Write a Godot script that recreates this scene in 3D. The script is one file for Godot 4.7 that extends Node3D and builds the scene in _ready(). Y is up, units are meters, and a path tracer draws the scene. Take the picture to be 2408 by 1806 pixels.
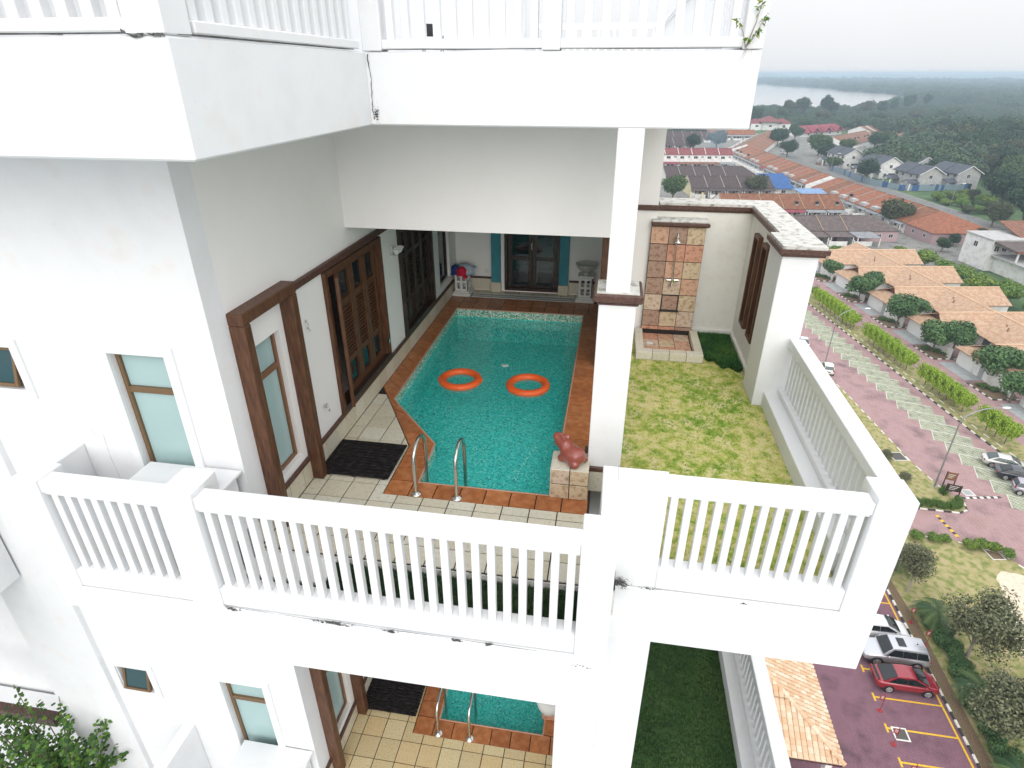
extends Node3D
# A tenth-floor pool terrace seen from the air beside it, with the estate below. Metres, y up; terrace floor at y = 0.
const GR := -36.9        # level of the ground below
const S := 4.52          # storey height
const XL := -3.34        # wall on the left of the pool
const ZF := -4.28        # white front wall left of the terrace
const ZA := -3.62        # face of the front balustrade
const ZB := -4.50        # face of the garden balustrade
const ROAD_TURN := 0.164 # the estate road is turned by this much against the tower
var rng := RandomNumberGenerator.new()
var M := {}
var taken := {}
var crowns := {}

func _ready() -> void:
	# camera, sky, sun, exposure
	var cam := Camera3D.new()
	cam.name = "camera"
	add_child(cam)
	cam.position = Vector3(0, 4.35, 0)
	cam.rotation_degrees = Vector3(-27.5, 9.3, 0)
	cam.fov = 65.5
	cam.near = 0.1
	cam.far = 20000.0
	cam.current = true
	var env := Environment.new()
	env.background_mode = Environment.BG_SKY
	var sky := Sky.new()
	var sm := ProceduralSkyMaterial.new()
	sm.sky_top_color = Color(0.60, 0.612, 0.635).linear_to_srgb()
	sm.sky_horizon_color = Color(0.272, 0.275, 0.28).linear_to_srgb()
	sm.sky_curve = 0.45
	sm.ground_horizon_color = Color(0.26, 0.27, 0.26).linear_to_srgb()
	sm.ground_bottom_color = Color(0.16, 0.16, 0.13).linear_to_srgb()
	sm.sky_cover = ramp_tex(noise(0.006, 5, 5), [[0.0, Color(0, 0, 0)], [0.35, Color(0.1, 0.1, 0.1)], [1.0, Color(1, 1, 1)]], 1024)
	sm.sky_cover_modulate = Color(0.22, 0.22, 0.23)
	sky.sky_material = sm
	env.sky = sky
	env.tonemap_mode = Environment.TONE_MAPPER_LINEAR
	env.tonemap_exposure = 3.1
	env.sdfgi_enabled = true
	env.ssao_enabled = true
	env.ssil_enabled = true
	env.fog_enabled = true
	env.fog_density = 0.0004
	env.volumetric_fog_enabled = true
	env.volumetric_fog_density = 0.0
	env.fog_light_color = Color(0.79, 0.87, 0.93)
	var we := WorldEnvironment.new()
	we.name = "world_environment"
	we.environment = env
	add_child(we)
	var sun := DirectionalLight3D.new()
	sun.name = "sun"
	add_child(sun)
	sun.rotation_degrees = Vector3(-27, 9, 0)
	sun.light_energy = 0.18
	sun.light_color = Color(1.0, 0.98, 0.95)
	sun.light_angular_distance = 50.0
	sun.shadow_enabled = true
	sun.sky_mode = DirectionalLight3D.SKY_MODE_LIGHT_ONLY
	# surfaces, then the large structure, the land, the things
	rng.seed = 7
	make_materials()
	build_tower()
	floors()
	build_ground()
	porch_roof()
	terrace_things()
	build_street()
	build_plants()
	build_town()

# ---------------------------------------------------------------- mesh building
class MB:
	var v := PackedVector3Array()
	var nn := PackedVector3Array()
	var cc := PackedColorArray()
	var col := Color(1, 1, 1)
	var tinted := false
	var xf := Transform3D.IDENTITY

	func tri(a: Vector3, b: Vector3, c: Vector3) -> void:
		a = xf * a
		b = xf * b
		c = xf * c
		var n := (c - a).cross(b - a).normalized()
		v.append(a)
		v.append(b)
		v.append(c)
		for i in 3:
			nn.append(n)
			cc.append(col)

	func smooth(a: Vector3, b: Vector3, c: Vector3, na: Vector3, nb: Vector3, nc: Vector3) -> void:
		var n := (c - a).cross(b - a)
		if n.dot(na + nb + nc) < 0.0:
			var t := b
			b = c
			c = t
			t = nb
			nb = nc
			nc = t
		v.append(xf * a)
		v.append(xf * b)
		v.append(xf * c)
		nn.append((xf.basis * na).normalized())
		nn.append((xf.basis * nb).normalized())
		nn.append((xf.basis * nc).normalized())
		for i in 3:
			cc.append(col)

	func face(pts: Array, out: Vector3) -> void: # convex polygon that looks along out
		var n: Vector3 = (pts[2] - pts[0]).cross(pts[1] - pts[0])
		var flip := n.dot(out) < 0.0
		for i in range(1, pts.size() - 1):
			if flip:
				tri(pts[0], pts[i + 1], pts[i])
			else:
				tri(pts[0], pts[i], pts[i + 1])

	func box(lo: Vector3, hi: Vector3, b := 0.0) -> void: # with chamfered edges when b > 0
		var mid := (lo + hi) / 2.0
		var h := (hi - lo) / 2.0
		b = minf(b, minf(h.x, minf(h.y, h.z)) * 0.9)
		var p := func(sx: float, sy: float, sz: float, axis: int) -> Vector3:
			var d := Vector3(sx * (h.x - b), sy * (h.y - b), sz * (h.z - b))
			d[axis] += [sx, sy, sz][axis] * b
			return mid + d
		for axis in 3:
			for s in [-1.0, 1.0]:
				var q := []
				for k in [[-1.0, -1.0], [1.0, -1.0], [1.0, 1.0], [-1.0, 1.0]]:
					var c := [0.0, 0.0, 0.0]
					c[axis] = s
					c[(axis + 1) % 3] = k[0]
					c[(axis + 2) % 3] = k[1]
					q.append(p.call(c[0], c[1], c[2], axis))
				var o := Vector3.ZERO
				o[axis] = s
				face(q, o)
		if b <= 0.0:
			return
		for axis in 3: # edges along axis
			var u := (axis + 1) % 3
			var w := (axis + 2) % 3
			for su in [-1.0, 1.0]:
				for sw in [-1.0, 1.0]:
					var e := []
					for k in [[-1.0, u], [-1.0, w], [1.0, w], [1.0, u]]:
						var c := [0.0, 0.0, 0.0]
						c[axis] = k[0]
						c[u] = su
						c[w] = sw
						e.append(p.call(c[0], c[1], c[2], k[1]))
					var o := Vector3.ZERO
					o[u] = su
					o[w] = sw
					face(e, o)
		for sx in [-1.0, 1.0]:
			for sy in [-1.0, 1.0]:
				for sz in [-1.0, 1.0]:
					face([p.call(sx, sy, sz, 0), p.call(sx, sy, sz, 1), p.call(sx, sy, sz, 2)], Vector3(sx, sy, sz))

	func prism(poly: PackedVector2Array, y0: float, y1: float) -> void: # poly in (x, z)
		var t := Geometry2D.triangulate_polygon(poly)
		for i in range(0, t.size(), 3):
			var q := []
			var r := []
			for k in 3:
				q.append(Vector3(poly[t[i + k]].x, y1, poly[t[i + k]].y))
				r.append(Vector3(poly[t[i + k]].x, y0, poly[t[i + k]].y))
			face(q, Vector3.UP)
			face(r, Vector3.DOWN)
		var turn := 1.0 if Geometry2D.is_polygon_clockwise(poly) else -1.0
		for i in poly.size():
			var a := poly[i]
			var b := poly[(i + 1) % poly.size()]
			var o := Vector3(-(b - a).y, 0, (b - a).x) * turn
			face([Vector3(a.x, y0, a.y), Vector3(b.x, y0, b.y), Vector3(b.x, y1, b.y), Vector3(a.x, y1, a.y)], o)

	func sheet(poly: PackedVector2Array, y: float) -> void:
		var t := Geometry2D.triangulate_polygon(poly)
		for i in range(0, t.size(), 3):
			var q := []
			for k in 3:
				q.append(Vector3(poly[t[i + k]].x, y, poly[t[i + k]].y))
			face(q, Vector3.UP)

	func slab(pts: Array, thick: float, up := Vector3.UP) -> void: # a flat polygon given thickness below it
		var n: Vector3 = (pts[2] - pts[0]).cross(pts[1] - pts[0]).normalized()
		if n.dot(up) < 0.0:
			n = -n
		var low := []
		var mid := Vector3.ZERO
		for p in pts:
			low.append(p - n * thick)
			mid += p / pts.size()
		face(pts, n)
		face(low, -n)
		for i in pts.size():
			var j := (i + 1) % pts.size()
			face([pts[i], pts[j], low[j], low[i]], (pts[i] + pts[j]) / 2.0 - mid)

	func grid(g: Array, closed_u := false, closed_v := false) -> void: # g[i][j]: a smooth surface through a net of points
		var nu := g.size()
		var nv: int = g[0].size()
		var nrm := []
		for i in nu:
			var row := []
			for j in nv:
				var a: Vector3 = g[(i + 1) % nu if closed_u else mini(i + 1, nu - 1)][j] - g[(i - 1 + nu) % nu if closed_u else maxi(i - 1, 0)][j]
				var b: Vector3 = g[i][(j + 1) % nv if closed_v else mini(j + 1, nv - 1)] - g[i][(j - 1 + nv) % nv if closed_v else maxi(j - 1, 0)]
				row.append(a.cross(b).normalized())
			nrm.append(row)
		for i in (nu if closed_u else nu - 1):
			for j in (nv if closed_v else nv - 1):
				var i2 := (i + 1) % nu
				var j2 := (j + 1) % nv
				smooth(g[i][j], g[i2][j], g[i2][j2], nrm[i][j], nrm[i2][j], nrm[i2][j2])
				smooth(g[i][j], g[i2][j2], g[i][j2], nrm[i][j], nrm[i2][j2], nrm[i][j2])

	func tube(path: Array, r, n := 8, cap := true) -> void: # r: one radius, or one for each point
		var rings := []
		var side := Vector3.RIGHT
		for i in path.size():
			var d: Vector3 = (path[mini(i + 1, path.size() - 1)] - path[maxi(i - 1, 0)]).normalized()
			if i == 0 and absf(d.dot(side)) > 0.9:
				side = Vector3.FORWARD
			side = (side - d * side.dot(d)).normalized()
			var o := d.cross(side)
			var rr: float = r[i] if r is Array else r
			var ring := []
			for k in n:
				var t := TAU * k / n
				ring.append(path[i] + (side * cos(t) + o * sin(t)) * rr)
			rings.append(ring)
		for i in rings.size() - 1:
			for k in n:
				var k2 := (k + 1) % n
				var a: Vector3 = rings[i][k]
				var b: Vector3 = rings[i + 1][k]
				var c: Vector3 = rings[i + 1][k2]
				var d: Vector3 = rings[i][k2]
				smooth(a, b, c, a - path[i], b - path[i + 1], c - path[i + 1])
				smooth(a, c, d, a - path[i], c - path[i + 1], d - path[i])
		if cap:
			face(rings[0], path[0] - path[1])
			face(rings[-1], path[-1] - path[-2])

	func lathe(profile: Array, at := Vector3.ZERO, n := 20) -> void: # profile of (radius, height), bottom to top
		var g := []
		for k in n:
			var t := TAU * k / n
			var row := []
			for q in profile:
				row.append(at + Vector3(cos(t) * q.x, q.y, sin(t) * q.x))
			g.append(row)
		grid(g, true, false)

	func ball(at: Vector3, r: Vector3, n := 12) -> void:
		for i in n:
			for j in range(0, n / 2):
				var q := []
				for k in [[i, j], [i + 1, j], [i + 1, j + 1], [i, j + 1]]:
					var a: float = TAU * k[0] / n
					var e: float = PI * k[1] / (n / 2) - PI / 2
					q.append(Vector3(cos(e) * cos(a), sin(e), cos(e) * sin(a)))
				smooth(at + q[0] * r, at + q[1] * r, at + q[2] * r, q[0] / r, q[1] / r, q[2] / r)
				smooth(at + q[0] * r, at + q[2] * r, at + q[3] * r, q[0] / r, q[2] / r, q[3] / r)

	func mesh() -> ArrayMesh:
		var a := []
		a.resize(Mesh.ARRAY_MAX)
		a[Mesh.ARRAY_VERTEX] = v
		a[Mesh.ARRAY_NORMAL] = nn
		if tinted:
			a[Mesh.ARRAY_COLOR] = cc
		var m := ArrayMesh.new()
		m.add_surface_from_arrays(Mesh.PRIMITIVE_TRIANGLES, a)
		return m

# ---------------------------------------------------------------- objects
func numbered(called: String) -> String:
	if not taken.has(called):
		taken[called] = 0
		return called
	taken[called] += 1
	return "%s_%03d" % [called, taken[called]]

func tag(o: Node3D, label: String, category := "", group := "", kind := "") -> Node3D:
	if label:
		o.set_meta("label", label)
	if category:
		o.set_meta("category", category)
	if group:
		o.set_meta("group", group)
	if kind:
		o.set_meta("kind", kind)
	return o

func thing(called: String, label: String, category: String, at := Vector3.ZERO, turn := 0.0, group := "") -> Node3D:
	var o := Node3D.new()
	o.name = numbered(called)
	add_child(o)
	o.position = at
	o.rotation.y = turn
	return tag(o, label, category, group)

func setting(called: String) -> Node3D: # an empty piece of the setting that holds its pieces
	var o := Node3D.new()
	o.name = numbered(called)
	add_child(o)
	return tag(o, "", "", "", "structure")

func put(shape, called: String, m: Material, parent: Node3D, at := Vector3.ZERO) -> MeshInstance3D: # local to its parent
	var o := MeshInstance3D.new()
	o.mesh = shape.mesh() if shape is MB else shape
	o.material_override = m
	if parent == self:
		o.name = numbered(called)
		add_child(o)
	else:
		o.name = called
		parent.add_child(o, true)
	o.position = at
	return o

func wput(shape, called: String, m: Material, parent: Node3D) -> MeshInstance3D: # shape given in world coordinates; parents are not turned
	var at := Vector3.ZERO
	var p := parent
	while p != self:
		at -= p.position
		p = p.get_parent()
	return put(shape, called, m, parent, at)

func wbox(lo: Vector3, hi: Vector3, called: String, m: Material, parent: Node3D, b := 0.0) -> MeshInstance3D:
	var s := MB.new()
	s.box(Vector3(minf(lo.x, hi.x), minf(lo.y, hi.y), minf(lo.z, hi.z)), Vector3(maxf(lo.x, hi.x), maxf(lo.y, hi.y), maxf(lo.z, hi.z)), b)
	return wput(s, called, m, parent)

func struct(shape, called: String, m: Material) -> MeshInstance3D:
	var o := put(shape, called, m, self)
	o.set_meta("kind", "structure")
	return o

func copy(o: Node3D, at: Vector3, turn: float, label: String, base := "") -> Node3D:
	var c: Node3D = o.duplicate()
	c.name = numbered(base if base else String(o.name).rstrip("0123456789").trim_suffix("_"))
	add_child(c)
	c.position = at
	c.rotation.y = turn
	c.set_meta("label", label)
	return c

func nth(i: int) -> String:
	var w := ["first", "second", "third", "fourth", "fifth", "sixth", "seventh", "eighth", "ninth", "tenth", "eleventh", "twelfth", "thirteenth", "fourteenth", "fifteenth", "sixteenth", "seventeenth", "eighteenth", "nineteenth", "twentieth"]
	return w[i] if i < w.size() else ["twenty-first", "twenty-second", "twenty-third", "twenty-fourth", "twenty-fifth", "twenty-sixth", "twenty-seventh", "twenty-eighth"][i - 20]

func v2(a: Array) -> PackedVector2Array:
	var o := PackedVector2Array()
	for p in a:
		o.append(Vector2(p[0], p[1]))
	return o

func rf(a: float, b: float) -> float:
	return rng.randf_range(a, b)

# ---------------------------------------------------------------- materials
func plain(c: Color, rough := 0.7, metal := 0.0) -> StandardMaterial3D: # c: linear base colour
	var m := StandardMaterial3D.new()
	m.albedo_color = c.linear_to_srgb()
	m.roughness = rough
	m.metallic = metal
	return m

func noise(freq: float, oct := 4, at := 1, kind := FastNoiseLite.TYPE_SIMPLEX_SMOOTH) -> FastNoiseLite:
	var n := FastNoiseLite.new()
	n.noise_type = kind
	n.frequency = freq
	n.fractal_octaves = oct
	n.seed = at
	return n

func ramp_tex(n: FastNoiseLite, stops: Array, size := 512) -> NoiseTexture2D: # stops: [offset, linear colour]
	var t := NoiseTexture2D.new()
	t.width = size
	t.height = size
	t.seamless = true
	t.noise = n
	if stops:
		var g := Gradient.new()
		g.offsets = PackedFloat32Array(stops.map(func(s): return s[0]))
		g.colors = PackedColorArray(stops.map(func(s): return s[1].linear_to_srgb()))
		t.color_ramp = g
	return t

func tri_mat(tex: Texture2D, rough: float, per_metre: float, world := true) -> StandardMaterial3D:
	var m := StandardMaterial3D.new()
	m.albedo_texture = tex
	m.roughness = rough
	m.uv1_triplanar = true
	m.uv1_world_triplanar = world
	m.uv1_triplanar_sharpness = 8.0
	m.uv1_scale = Vector3.ONE * per_metre
	return m

func relief(m: StandardMaterial3D, tex: Texture2D, cm: float) -> StandardMaterial3D:
	m.heightmap_enabled = true
	m.heightmap_texture = tex
	m.heightmap_scale = cm
	return m

func detail(m: StandardMaterial3D, tex: Texture2D, per_metre: float) -> StandardMaterial3D:
	m.detail_enabled = true
	m.detail_albedo = tex
	m.detail_blend_mode = BaseMaterial3D.BLEND_MODE_MUL
	m.detail_uv_layer = BaseMaterial3D.DETAIL_UV_2
	m.uv2_triplanar = true
	m.uv2_world_triplanar = true
	m.uv2_triplanar_sharpness = 8.0
	m.uv2_scale = Vector3.ONE * per_metre
	return m

func chips(cells: int, px: int, palette: Array, joint: Color, gap := 1) -> ImageTexture: # square tesserae, one colour each; palette of [weight, linear colour]
	var im := Image.create(cells * px, cells * px, false, Image.FORMAT_RGB8)
	im.fill(joint.linear_to_srgb())
	var sum := 0.0
	for p in palette:
		sum += p[0]
	for i in cells:
		for j in cells:
			var t := rng.randf() * sum
			var c: Color = palette[0][1]
			for p in palette:
				if t < p[0]:
					c = p[1]
					break
				t -= p[0]
			im.fill_rect(Rect2i(i * px, j * px, px - gap, px - gap), (c * rf(0.86, 1.14)).clamp().linear_to_srgb())
	return ImageTexture.create_from_image(im)

func herringbone(palette: Array, joint: Color) -> ImageTexture: # 16 x 16 cells, a block is two cells long
	var px := 16
	var im := Image.create(16 * px, 16 * px, false, Image.FORMAT_RGB8)
	im.fill(joint.linear_to_srgb())
	for i in 16:
		for j in 16:
			var k := posmod(i - j, 4)
			if k == 0 or k == 2:
				var c: Color = palette[rng.randi() % palette.size()] * rf(0.95, 1.05)
				c = c.clamp().linear_to_srgb()
				for w in [0, -16]:
					for h in [0, -16]:
						im.fill_rect(Rect2i((i + w) * px + 1, (j + h) * px + 1, (px * 2 if k == 0 else px) - 2, (px if k == 0 else px * 2) - 2), c)
	return ImageTexture.create_from_image(im)

func bond(palette: Array, joint: Color, cols: int, rows: int, w: int, h: int, shift: bool) -> ImageTexture: # rows of flat units
	var im := Image.create(cols * w, rows * h, false, Image.FORMAT_RGB8)
	im.fill(joint.linear_to_srgb())
	for j in rows:
		for i in cols:
			var c: Color = palette[rng.randi() % palette.size()] * rf(0.96, 1.04)
			var x := i * w + (w / 2 if shift and j % 2 else 0)
			for k in [0, -cols * w]:
				im.fill_rect(Rect2i(x + k, j * h, w - 1, h - 1), c.clamp().linear_to_srgb())
	return ImageTexture.create_from_image(im)

func water(c: Color, alpha: float, wave: float, per_metre: float) -> StandardMaterial3D:
	var m := plain(c, 0.03)
	m.albedo_color.a = alpha
	m.transparency = BaseMaterial3D.TRANSPARENCY_ALPHA
	m.normal_enabled = true
	var t := ramp_tex(noise(0.012, 3, 77), [], 512)
	t.as_normal_map = true
	t.bump_strength = 6.0
	m.normal_texture = t
	m.normal_scale = wave
	m.uv1_triplanar = true
	m.uv1_world_triplanar = true
	m.uv1_scale = Vector3.ONE * per_metre
	return m

func make_materials() -> void:
	var grain := ramp_tex(noise(0.06, 4, 3), [], 512)
	M.grain = grain
	# exterior paint: white, with faint warm and grey patches and finer specks of dirt
	var white_tex := ramp_tex(noise(0.006, 5, 11), [[0.0, Color(0.74, 0.74, 0.745)], [0.35, Color(0.765, 0.77, 0.78)], [0.62, Color(0.775, 0.785, 0.795)], [0.8, Color(0.77, 0.765, 0.76)], [1.0, Color(0.745, 0.735, 0.725)]], 1024)
	var speck := ramp_tex(noise(0.05, 5, 12), [[0.0, Color(0.72, 0.71, 0.68)], [0.10, Color(0.95, 0.95, 0.94)], [0.2, Color(1, 1, 1)], [1.0, Color(1, 1, 1)]], 1024)
	M.white = relief(detail(tri_mat(white_tex, 0.75, 0.28), speck, 0.37), grain, 0.12)
	M.rail = relief(detail(tri_mat(white_tex, 0.55, 0.4), speck, 0.8), grain, 0.04)
	M.inner = relief(detail(tri_mat(ramp_tex(noise(0.008, 4, 15), [[0.0, Color(0.81, 0.795, 0.775)], [0.5, Color(0.83, 0.815, 0.795)], [1.0, Color(0.815, 0.80, 0.775)]], 512), 0.8, 0.3), speck, 0.5), grain, 0.06)
	M.garden_wall = relief(tri_mat(ramp_tex(noise(0.008, 5, 16), [[0.0, Color(0.74, 0.72, 0.65)], [0.35, Color(0.79, 0.775, 0.715)], [0.7, Color(0.805, 0.795, 0.745)], [1.0, Color(0.755, 0.735, 0.675)]], 1024), 0.85, 0.45), grain, 0.1)
	M.weathered = relief(tri_mat(ramp_tex(noise(0.025, 5, 17), [[0.0, Color(0.20, 0.20, 0.165)], [0.22, Color(0.36, 0.35, 0.30)], [0.38, Color(0.55, 0.54, 0.50)], [0.7, Color(0.63, 0.62, 0.59)], [1.0, Color(0.50, 0.485, 0.43)]], 512), 0.9, 0.5), grain, 0.2)
	M.mould = tri_mat(ramp_tex(noise(0.05, 4, 18), [[0.0, Color(0.03, 0.03, 0.03)], [0.6, Color(0.10, 0.10, 0.095)], [1.0, Color(0.25, 0.24, 0.22)]], 256), 0.9, 3.0)
	M.rust = tri_mat(ramp_tex(noise(0.05, 4, 19), [[0.0, Color(0.60, 0.60, 0.585)], [1.0, Color(0.70, 0.70, 0.69)]], 256), 0.9, 2.0)
	M.trim = relief(tri_mat(ramp_tex(noise(0.03, 4, 21), [[0.0, Color(0.045, 0.02, 0.014)], [0.5, Color(0.085, 0.038, 0.026)], [0.8, Color(0.11, 0.055, 0.038)], [1.0, Color(0.19, 0.12, 0.09)]], 512), 0.5, 1.2), grain, 0.05)
	var wood := ramp_tex(noise(0.02, 5, 22), [[0.0, Color(0.05, 0.02, 0.009)], [0.45, Color(0.092, 0.037, 0.016)], [0.7, Color(0.12, 0.05, 0.022)], [1.0, Color(0.16, 0.075, 0.036)]], 512)
	M.wood = relief(tri_mat(wood, 0.5, 1.0), grain, 0.06)
	M.wood.uv1_scale = Vector3(2.2, 0.35, 2.2)
	M.dark_wood = relief(tri_mat(ramp_tex(noise(0.02, 5, 23), [[0.0, Color(0.012, 0.008, 0.007)], [0.5, Color(0.030, 0.018, 0.014)], [1.0, Color(0.07, 0.04, 0.028)]], 512), 0.38, 1.0), grain, 0.05)
	M.dark_wood.uv1_scale = Vector3(2.0, 0.4, 2.0)
	M.deck = relief(tri_mat(ramp_tex(noise(0.03, 4, 24), [[0.0, Color(0.006, 0.005, 0.006)], [0.6, Color(0.016, 0.013, 0.014)], [1.0, Color(0.05, 0.045, 0.045)]], 512), 0.6, 0.7), grain, 0.05)
	M.deck.metallic_specular = 0.25
	M.frame = plain(Color(0.19, 0.115, 0.058), 0.42, 0.25)
	M.frame_red = plain(Color(0.20, 0.095, 0.045), 0.5)
	M.frosted = plain(Color(0.36, 0.50, 0.50), 0.22)
	M.dark_glass = plain(Color(0.012, 0.02, 0.025), 0.04)
	M.tinted = plain(Color(0.03, 0.075, 0.085), 0.08)
	M.teal = relief(tri_mat(ramp_tex(noise(0.02, 4, 25), [[0.0, Color(0.030, 0.20, 0.25)], [1.0, Color(0.042, 0.26, 0.32)]], 256), 0.6, 0.6), grain, 0.04)
	M.chrome = plain(Color(0.62, 0.62, 0.60), 0.16, 1.0)
	M.steel = plain(Color(0.58, 0.565, 0.53), 0.22, 1.0)
	var stone := ramp_tex(noise(0.02, 5, 26), [[0.0, Color(0.45, 0.41, 0.32)], [0.3, Color(0.60, 0.565, 0.47)], [0.6, Color(0.66, 0.63, 0.54)], [1.0, Color(0.58, 0.535, 0.43)]], 1024)
	M.tile = []
	for c in [Color(1, 1, 0.98), Color(0.93, 0.92, 0.88), Color(0.97, 0.94, 0.88), Color(0.9, 0.87, 0.79)]:
		var t := relief(tri_mat(stone, 0.45, 0.9), grain, 0.06)
		t.albedo_color = c.linear_to_srgb()
		M.tile.append(t)
	M.old_tile = []
	var stone2 := ramp_tex(noise(0.03, 5, 27), [[0.0, Color(0.30, 0.17, 0.06)], [0.35, Color(0.60, 0.47, 0.26)], [0.7, Color(0.66, 0.56, 0.36)], [1.0, Color(0.42, 0.28, 0.11)]], 1024)
	for c in [Color(1, 1, 0.98), Color(0.9, 0.88, 0.84), Color(0.97, 0.9, 0.82)]:
		var t := relief(tri_mat(stone2, 0.5, 1.1), grain, 0.06)
		t.albedo_color = c.linear_to_srgb()
		M.old_tile.append(t)
	var clay := ramp_tex(noise(0.018, 5, 28), [[0.0, Color(0.30, 0.10, 0.035)], [0.5, Color(0.42, 0.155, 0.055)], [0.85, Color(0.48, 0.20, 0.085)], [1.0, Color(0.5, 0.3, 0.2)]], 512)
	M.clay = []
	for c in [Color(1, 1, 1), Color(0.9, 0.86, 0.84), Color(0.97, 0.93, 0.9), Color(0.84, 0.8, 0.8)]:
		var t := relief(tri_mat(clay, 0.28, 0.8), grain, 0.04)
		t.albedo_color = c.linear_to_srgb()
		M.clay.append(t)
	M.nosing = plain(Color(0.52, 0.27, 0.19), 0.35)
	M.grout = plain(Color(0.022, 0.018, 0.016), 0.8)
	var slate := ramp_tex(noise(0.010, 6, 29), [[0.0, Color(0.22, 0.13, 0.10)], [0.25, Color(0.42, 0.29, 0.21)], [0.45, Color(0.55, 0.43, 0.32)], [0.62, Color(0.60, 0.49, 0.38)], [0.8, Color(0.52, 0.35, 0.28)], [1.0, Color(0.36, 0.24, 0.19)]], 1024)
	M.slate = []
	for c in [Color(1, 1, 1), Color(1, 0.66, 0.58), Color(1, 1.0, 0.88), Color(0.66, 0.55, 0.54), Color(1, 0.78, 0.70)]:
		var t := relief(tri_mat(slate, 0.55, 0.9), grain, 0.12)
		t.uv1_offset = Vector3(0.31, 0.17, 0.23) * M.slate.size()
		t.albedo_color = c.linear_to_srgb()
		M.slate.append(t)
	var mosaic := chips(64, 8, [[2.5, Color(0.02, 0.44, 0.36)], [4, Color(0.035, 0.68, 0.58)], [3.5, Color(0.08, 0.82, 0.72)], [2.5, Color(0.04, 0.60, 0.66)], [2.0, Color(0.38, 0.88, 0.82)], [1.6, Color(0.01, 0.24, 0.22)]], Color(0.3, 0.6, 0.54))
	M.mosaic = tri_mat(mosaic, 0.25, 0.62)
	var band := chips(64, 8, [[4, Color(0.66, 0.72, 0.66)], [3, Color(0.10, 0.42, 0.27)], [2, Color(0.28, 0.56, 0.42)], [1.5, Color(0.03, 0.24, 0.14)]], Color(0.5, 0.55, 0.5))
	M.mosaic_band = tri_mat(band, 0.25, 0.62)
	M.pool_water = water(Color(0.02, 0.70, 0.64), 0.27, 0.35, 0.9)
	M.buoy = plain(Color(0.80, 0.115, 0.02), 0.42)
	M.hippo = plain(Color(0.27, 0.055, 0.035), 0.14)
	M.hippo.clearcoat_enabled = true
	M.hippo.clearcoat = 0.8
	M.stoneware = relief(tri_mat(ramp_tex(noise(0.03, 4, 30), [[0.0, Color(0.42, 0.42, 0.40)], [1.0, Color(0.60, 0.60, 0.57)]], 256), 0.7, 1.5), grain, 0.05)
	M.plaster = plain(Color(0.70, 0.70, 0.68), 0.6)
	M.black = plain(Color(0.012, 0.012, 0.013), 0.45)
	M.red = plain(Color(0.30, 0.018, 0.018), 0.5)
	# leaves and lawns
	M.leaf = plain(Color(1, 1, 1), 0.55)
	M.leaf.vertex_color_use_as_albedo = true
	M.leaf.backlight_enabled = true
	M.leaf.backlight = Color(0.45, 0.5, 0.2)
	M.leaf.cull_mode = BaseMaterial3D.CULL_DISABLED
	M.far_leaf = plain(Color(1, 1, 1), 0.8)
	M.far_leaf.vertex_color_use_as_albedo = true
	M.far_leaf.cull_mode = BaseMaterial3D.CULL_DISABLED
	M.bark = relief(tri_mat(ramp_tex(noise(0.03, 4, 31), [[0.0, Color(0.08, 0.06, 0.045)], [1.0, Color(0.22, 0.18, 0.14)]], 256), 0.9, 1.0, false), grain, 0.5)
	M.pale_bark = plain(Color(0.34, 0.30, 0.25), 0.85)
	M.lawn = tri_mat(ramp_tex(noise(0.012, 6, 32), [[0.0, Color(0.10, 0.21, 0.02)], [0.3, Color(0.24, 0.33, 0.045)], [0.42, Color(0.44, 0.45, 0.13)], [0.6, Color(0.58, 0.52, 0.25)], [1.0, Color(0.62, 0.54, 0.31)]], 1024), 0.95, 0.33)
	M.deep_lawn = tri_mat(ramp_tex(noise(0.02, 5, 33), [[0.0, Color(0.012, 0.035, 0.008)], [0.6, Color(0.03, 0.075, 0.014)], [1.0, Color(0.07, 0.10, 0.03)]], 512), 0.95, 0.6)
	M.verge = relief(tri_mat(ramp_tex(noise(0.01, 6, 34), [[0.0, Color(0.12, 0.16, 0.035)], [0.3, Color(0.20, 0.22, 0.065)], [0.5, Color(0.31, 0.275, 0.115)], [0.75, Color(0.38, 0.32, 0.165)], [1.0, Color(0.32, 0.24, 0.13)]], 1024), 0.95, 0.10), grain, 1.0)
	M.sand = tri_mat(ramp_tex(noise(0.015, 5, 35), [[0.0, Color(0.50, 0.40, 0.28)], [0.5, Color(0.66, 0.58, 0.46)], [1.0, Color(0.56, 0.42, 0.27)]], 512), 0.95, 0.2)
	M.soil = relief(tri_mat(ramp_tex(noise(0.03, 5, 36), [[0.0, Color(0.09, 0.055, 0.03)], [0.6, Color(0.19, 0.13, 0.075)], [1.0, Color(0.28, 0.21, 0.13)]], 512), 0.95, 0.6), grain, 2.0)
	M.field = relief(tri_mat(ramp_tex(noise(0.012, 6, 37), [[0.0, Color(0.03, 0.075, 0.028)], [0.5, Color(0.06, 0.12, 0.04)], [0.8, Color(0.095, 0.145, 0.05)], [1.0, Color(0.15, 0.15, 0.07)]], 1024), 0.95, 0.01), grain, 20.0)
	# ground paving and roads
	var pave := herringbone([Color(0.21, 0.10, 0.128), Color(0.235, 0.116, 0.14), Color(0.19, 0.092, 0.122), Color(0.215, 0.106, 0.145)], Color(0.155, 0.078, 0.10))
	var worn := ramp_tex(noise(0.008, 6, 38), [[0.0, Color(0.42, 0.43, 0.45)], [0.22, Color(0.72, 0.72, 0.73)], [0.4, Color(0.92, 0.92, 0.92)], [0.6, Color(1, 1, 1)], [1.0, Color(0.86, 0.82, 0.8)]], 1024)
	M.paver = detail(tri_mat(pave, 0.8, 0.85), worn, 0.05)
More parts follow.
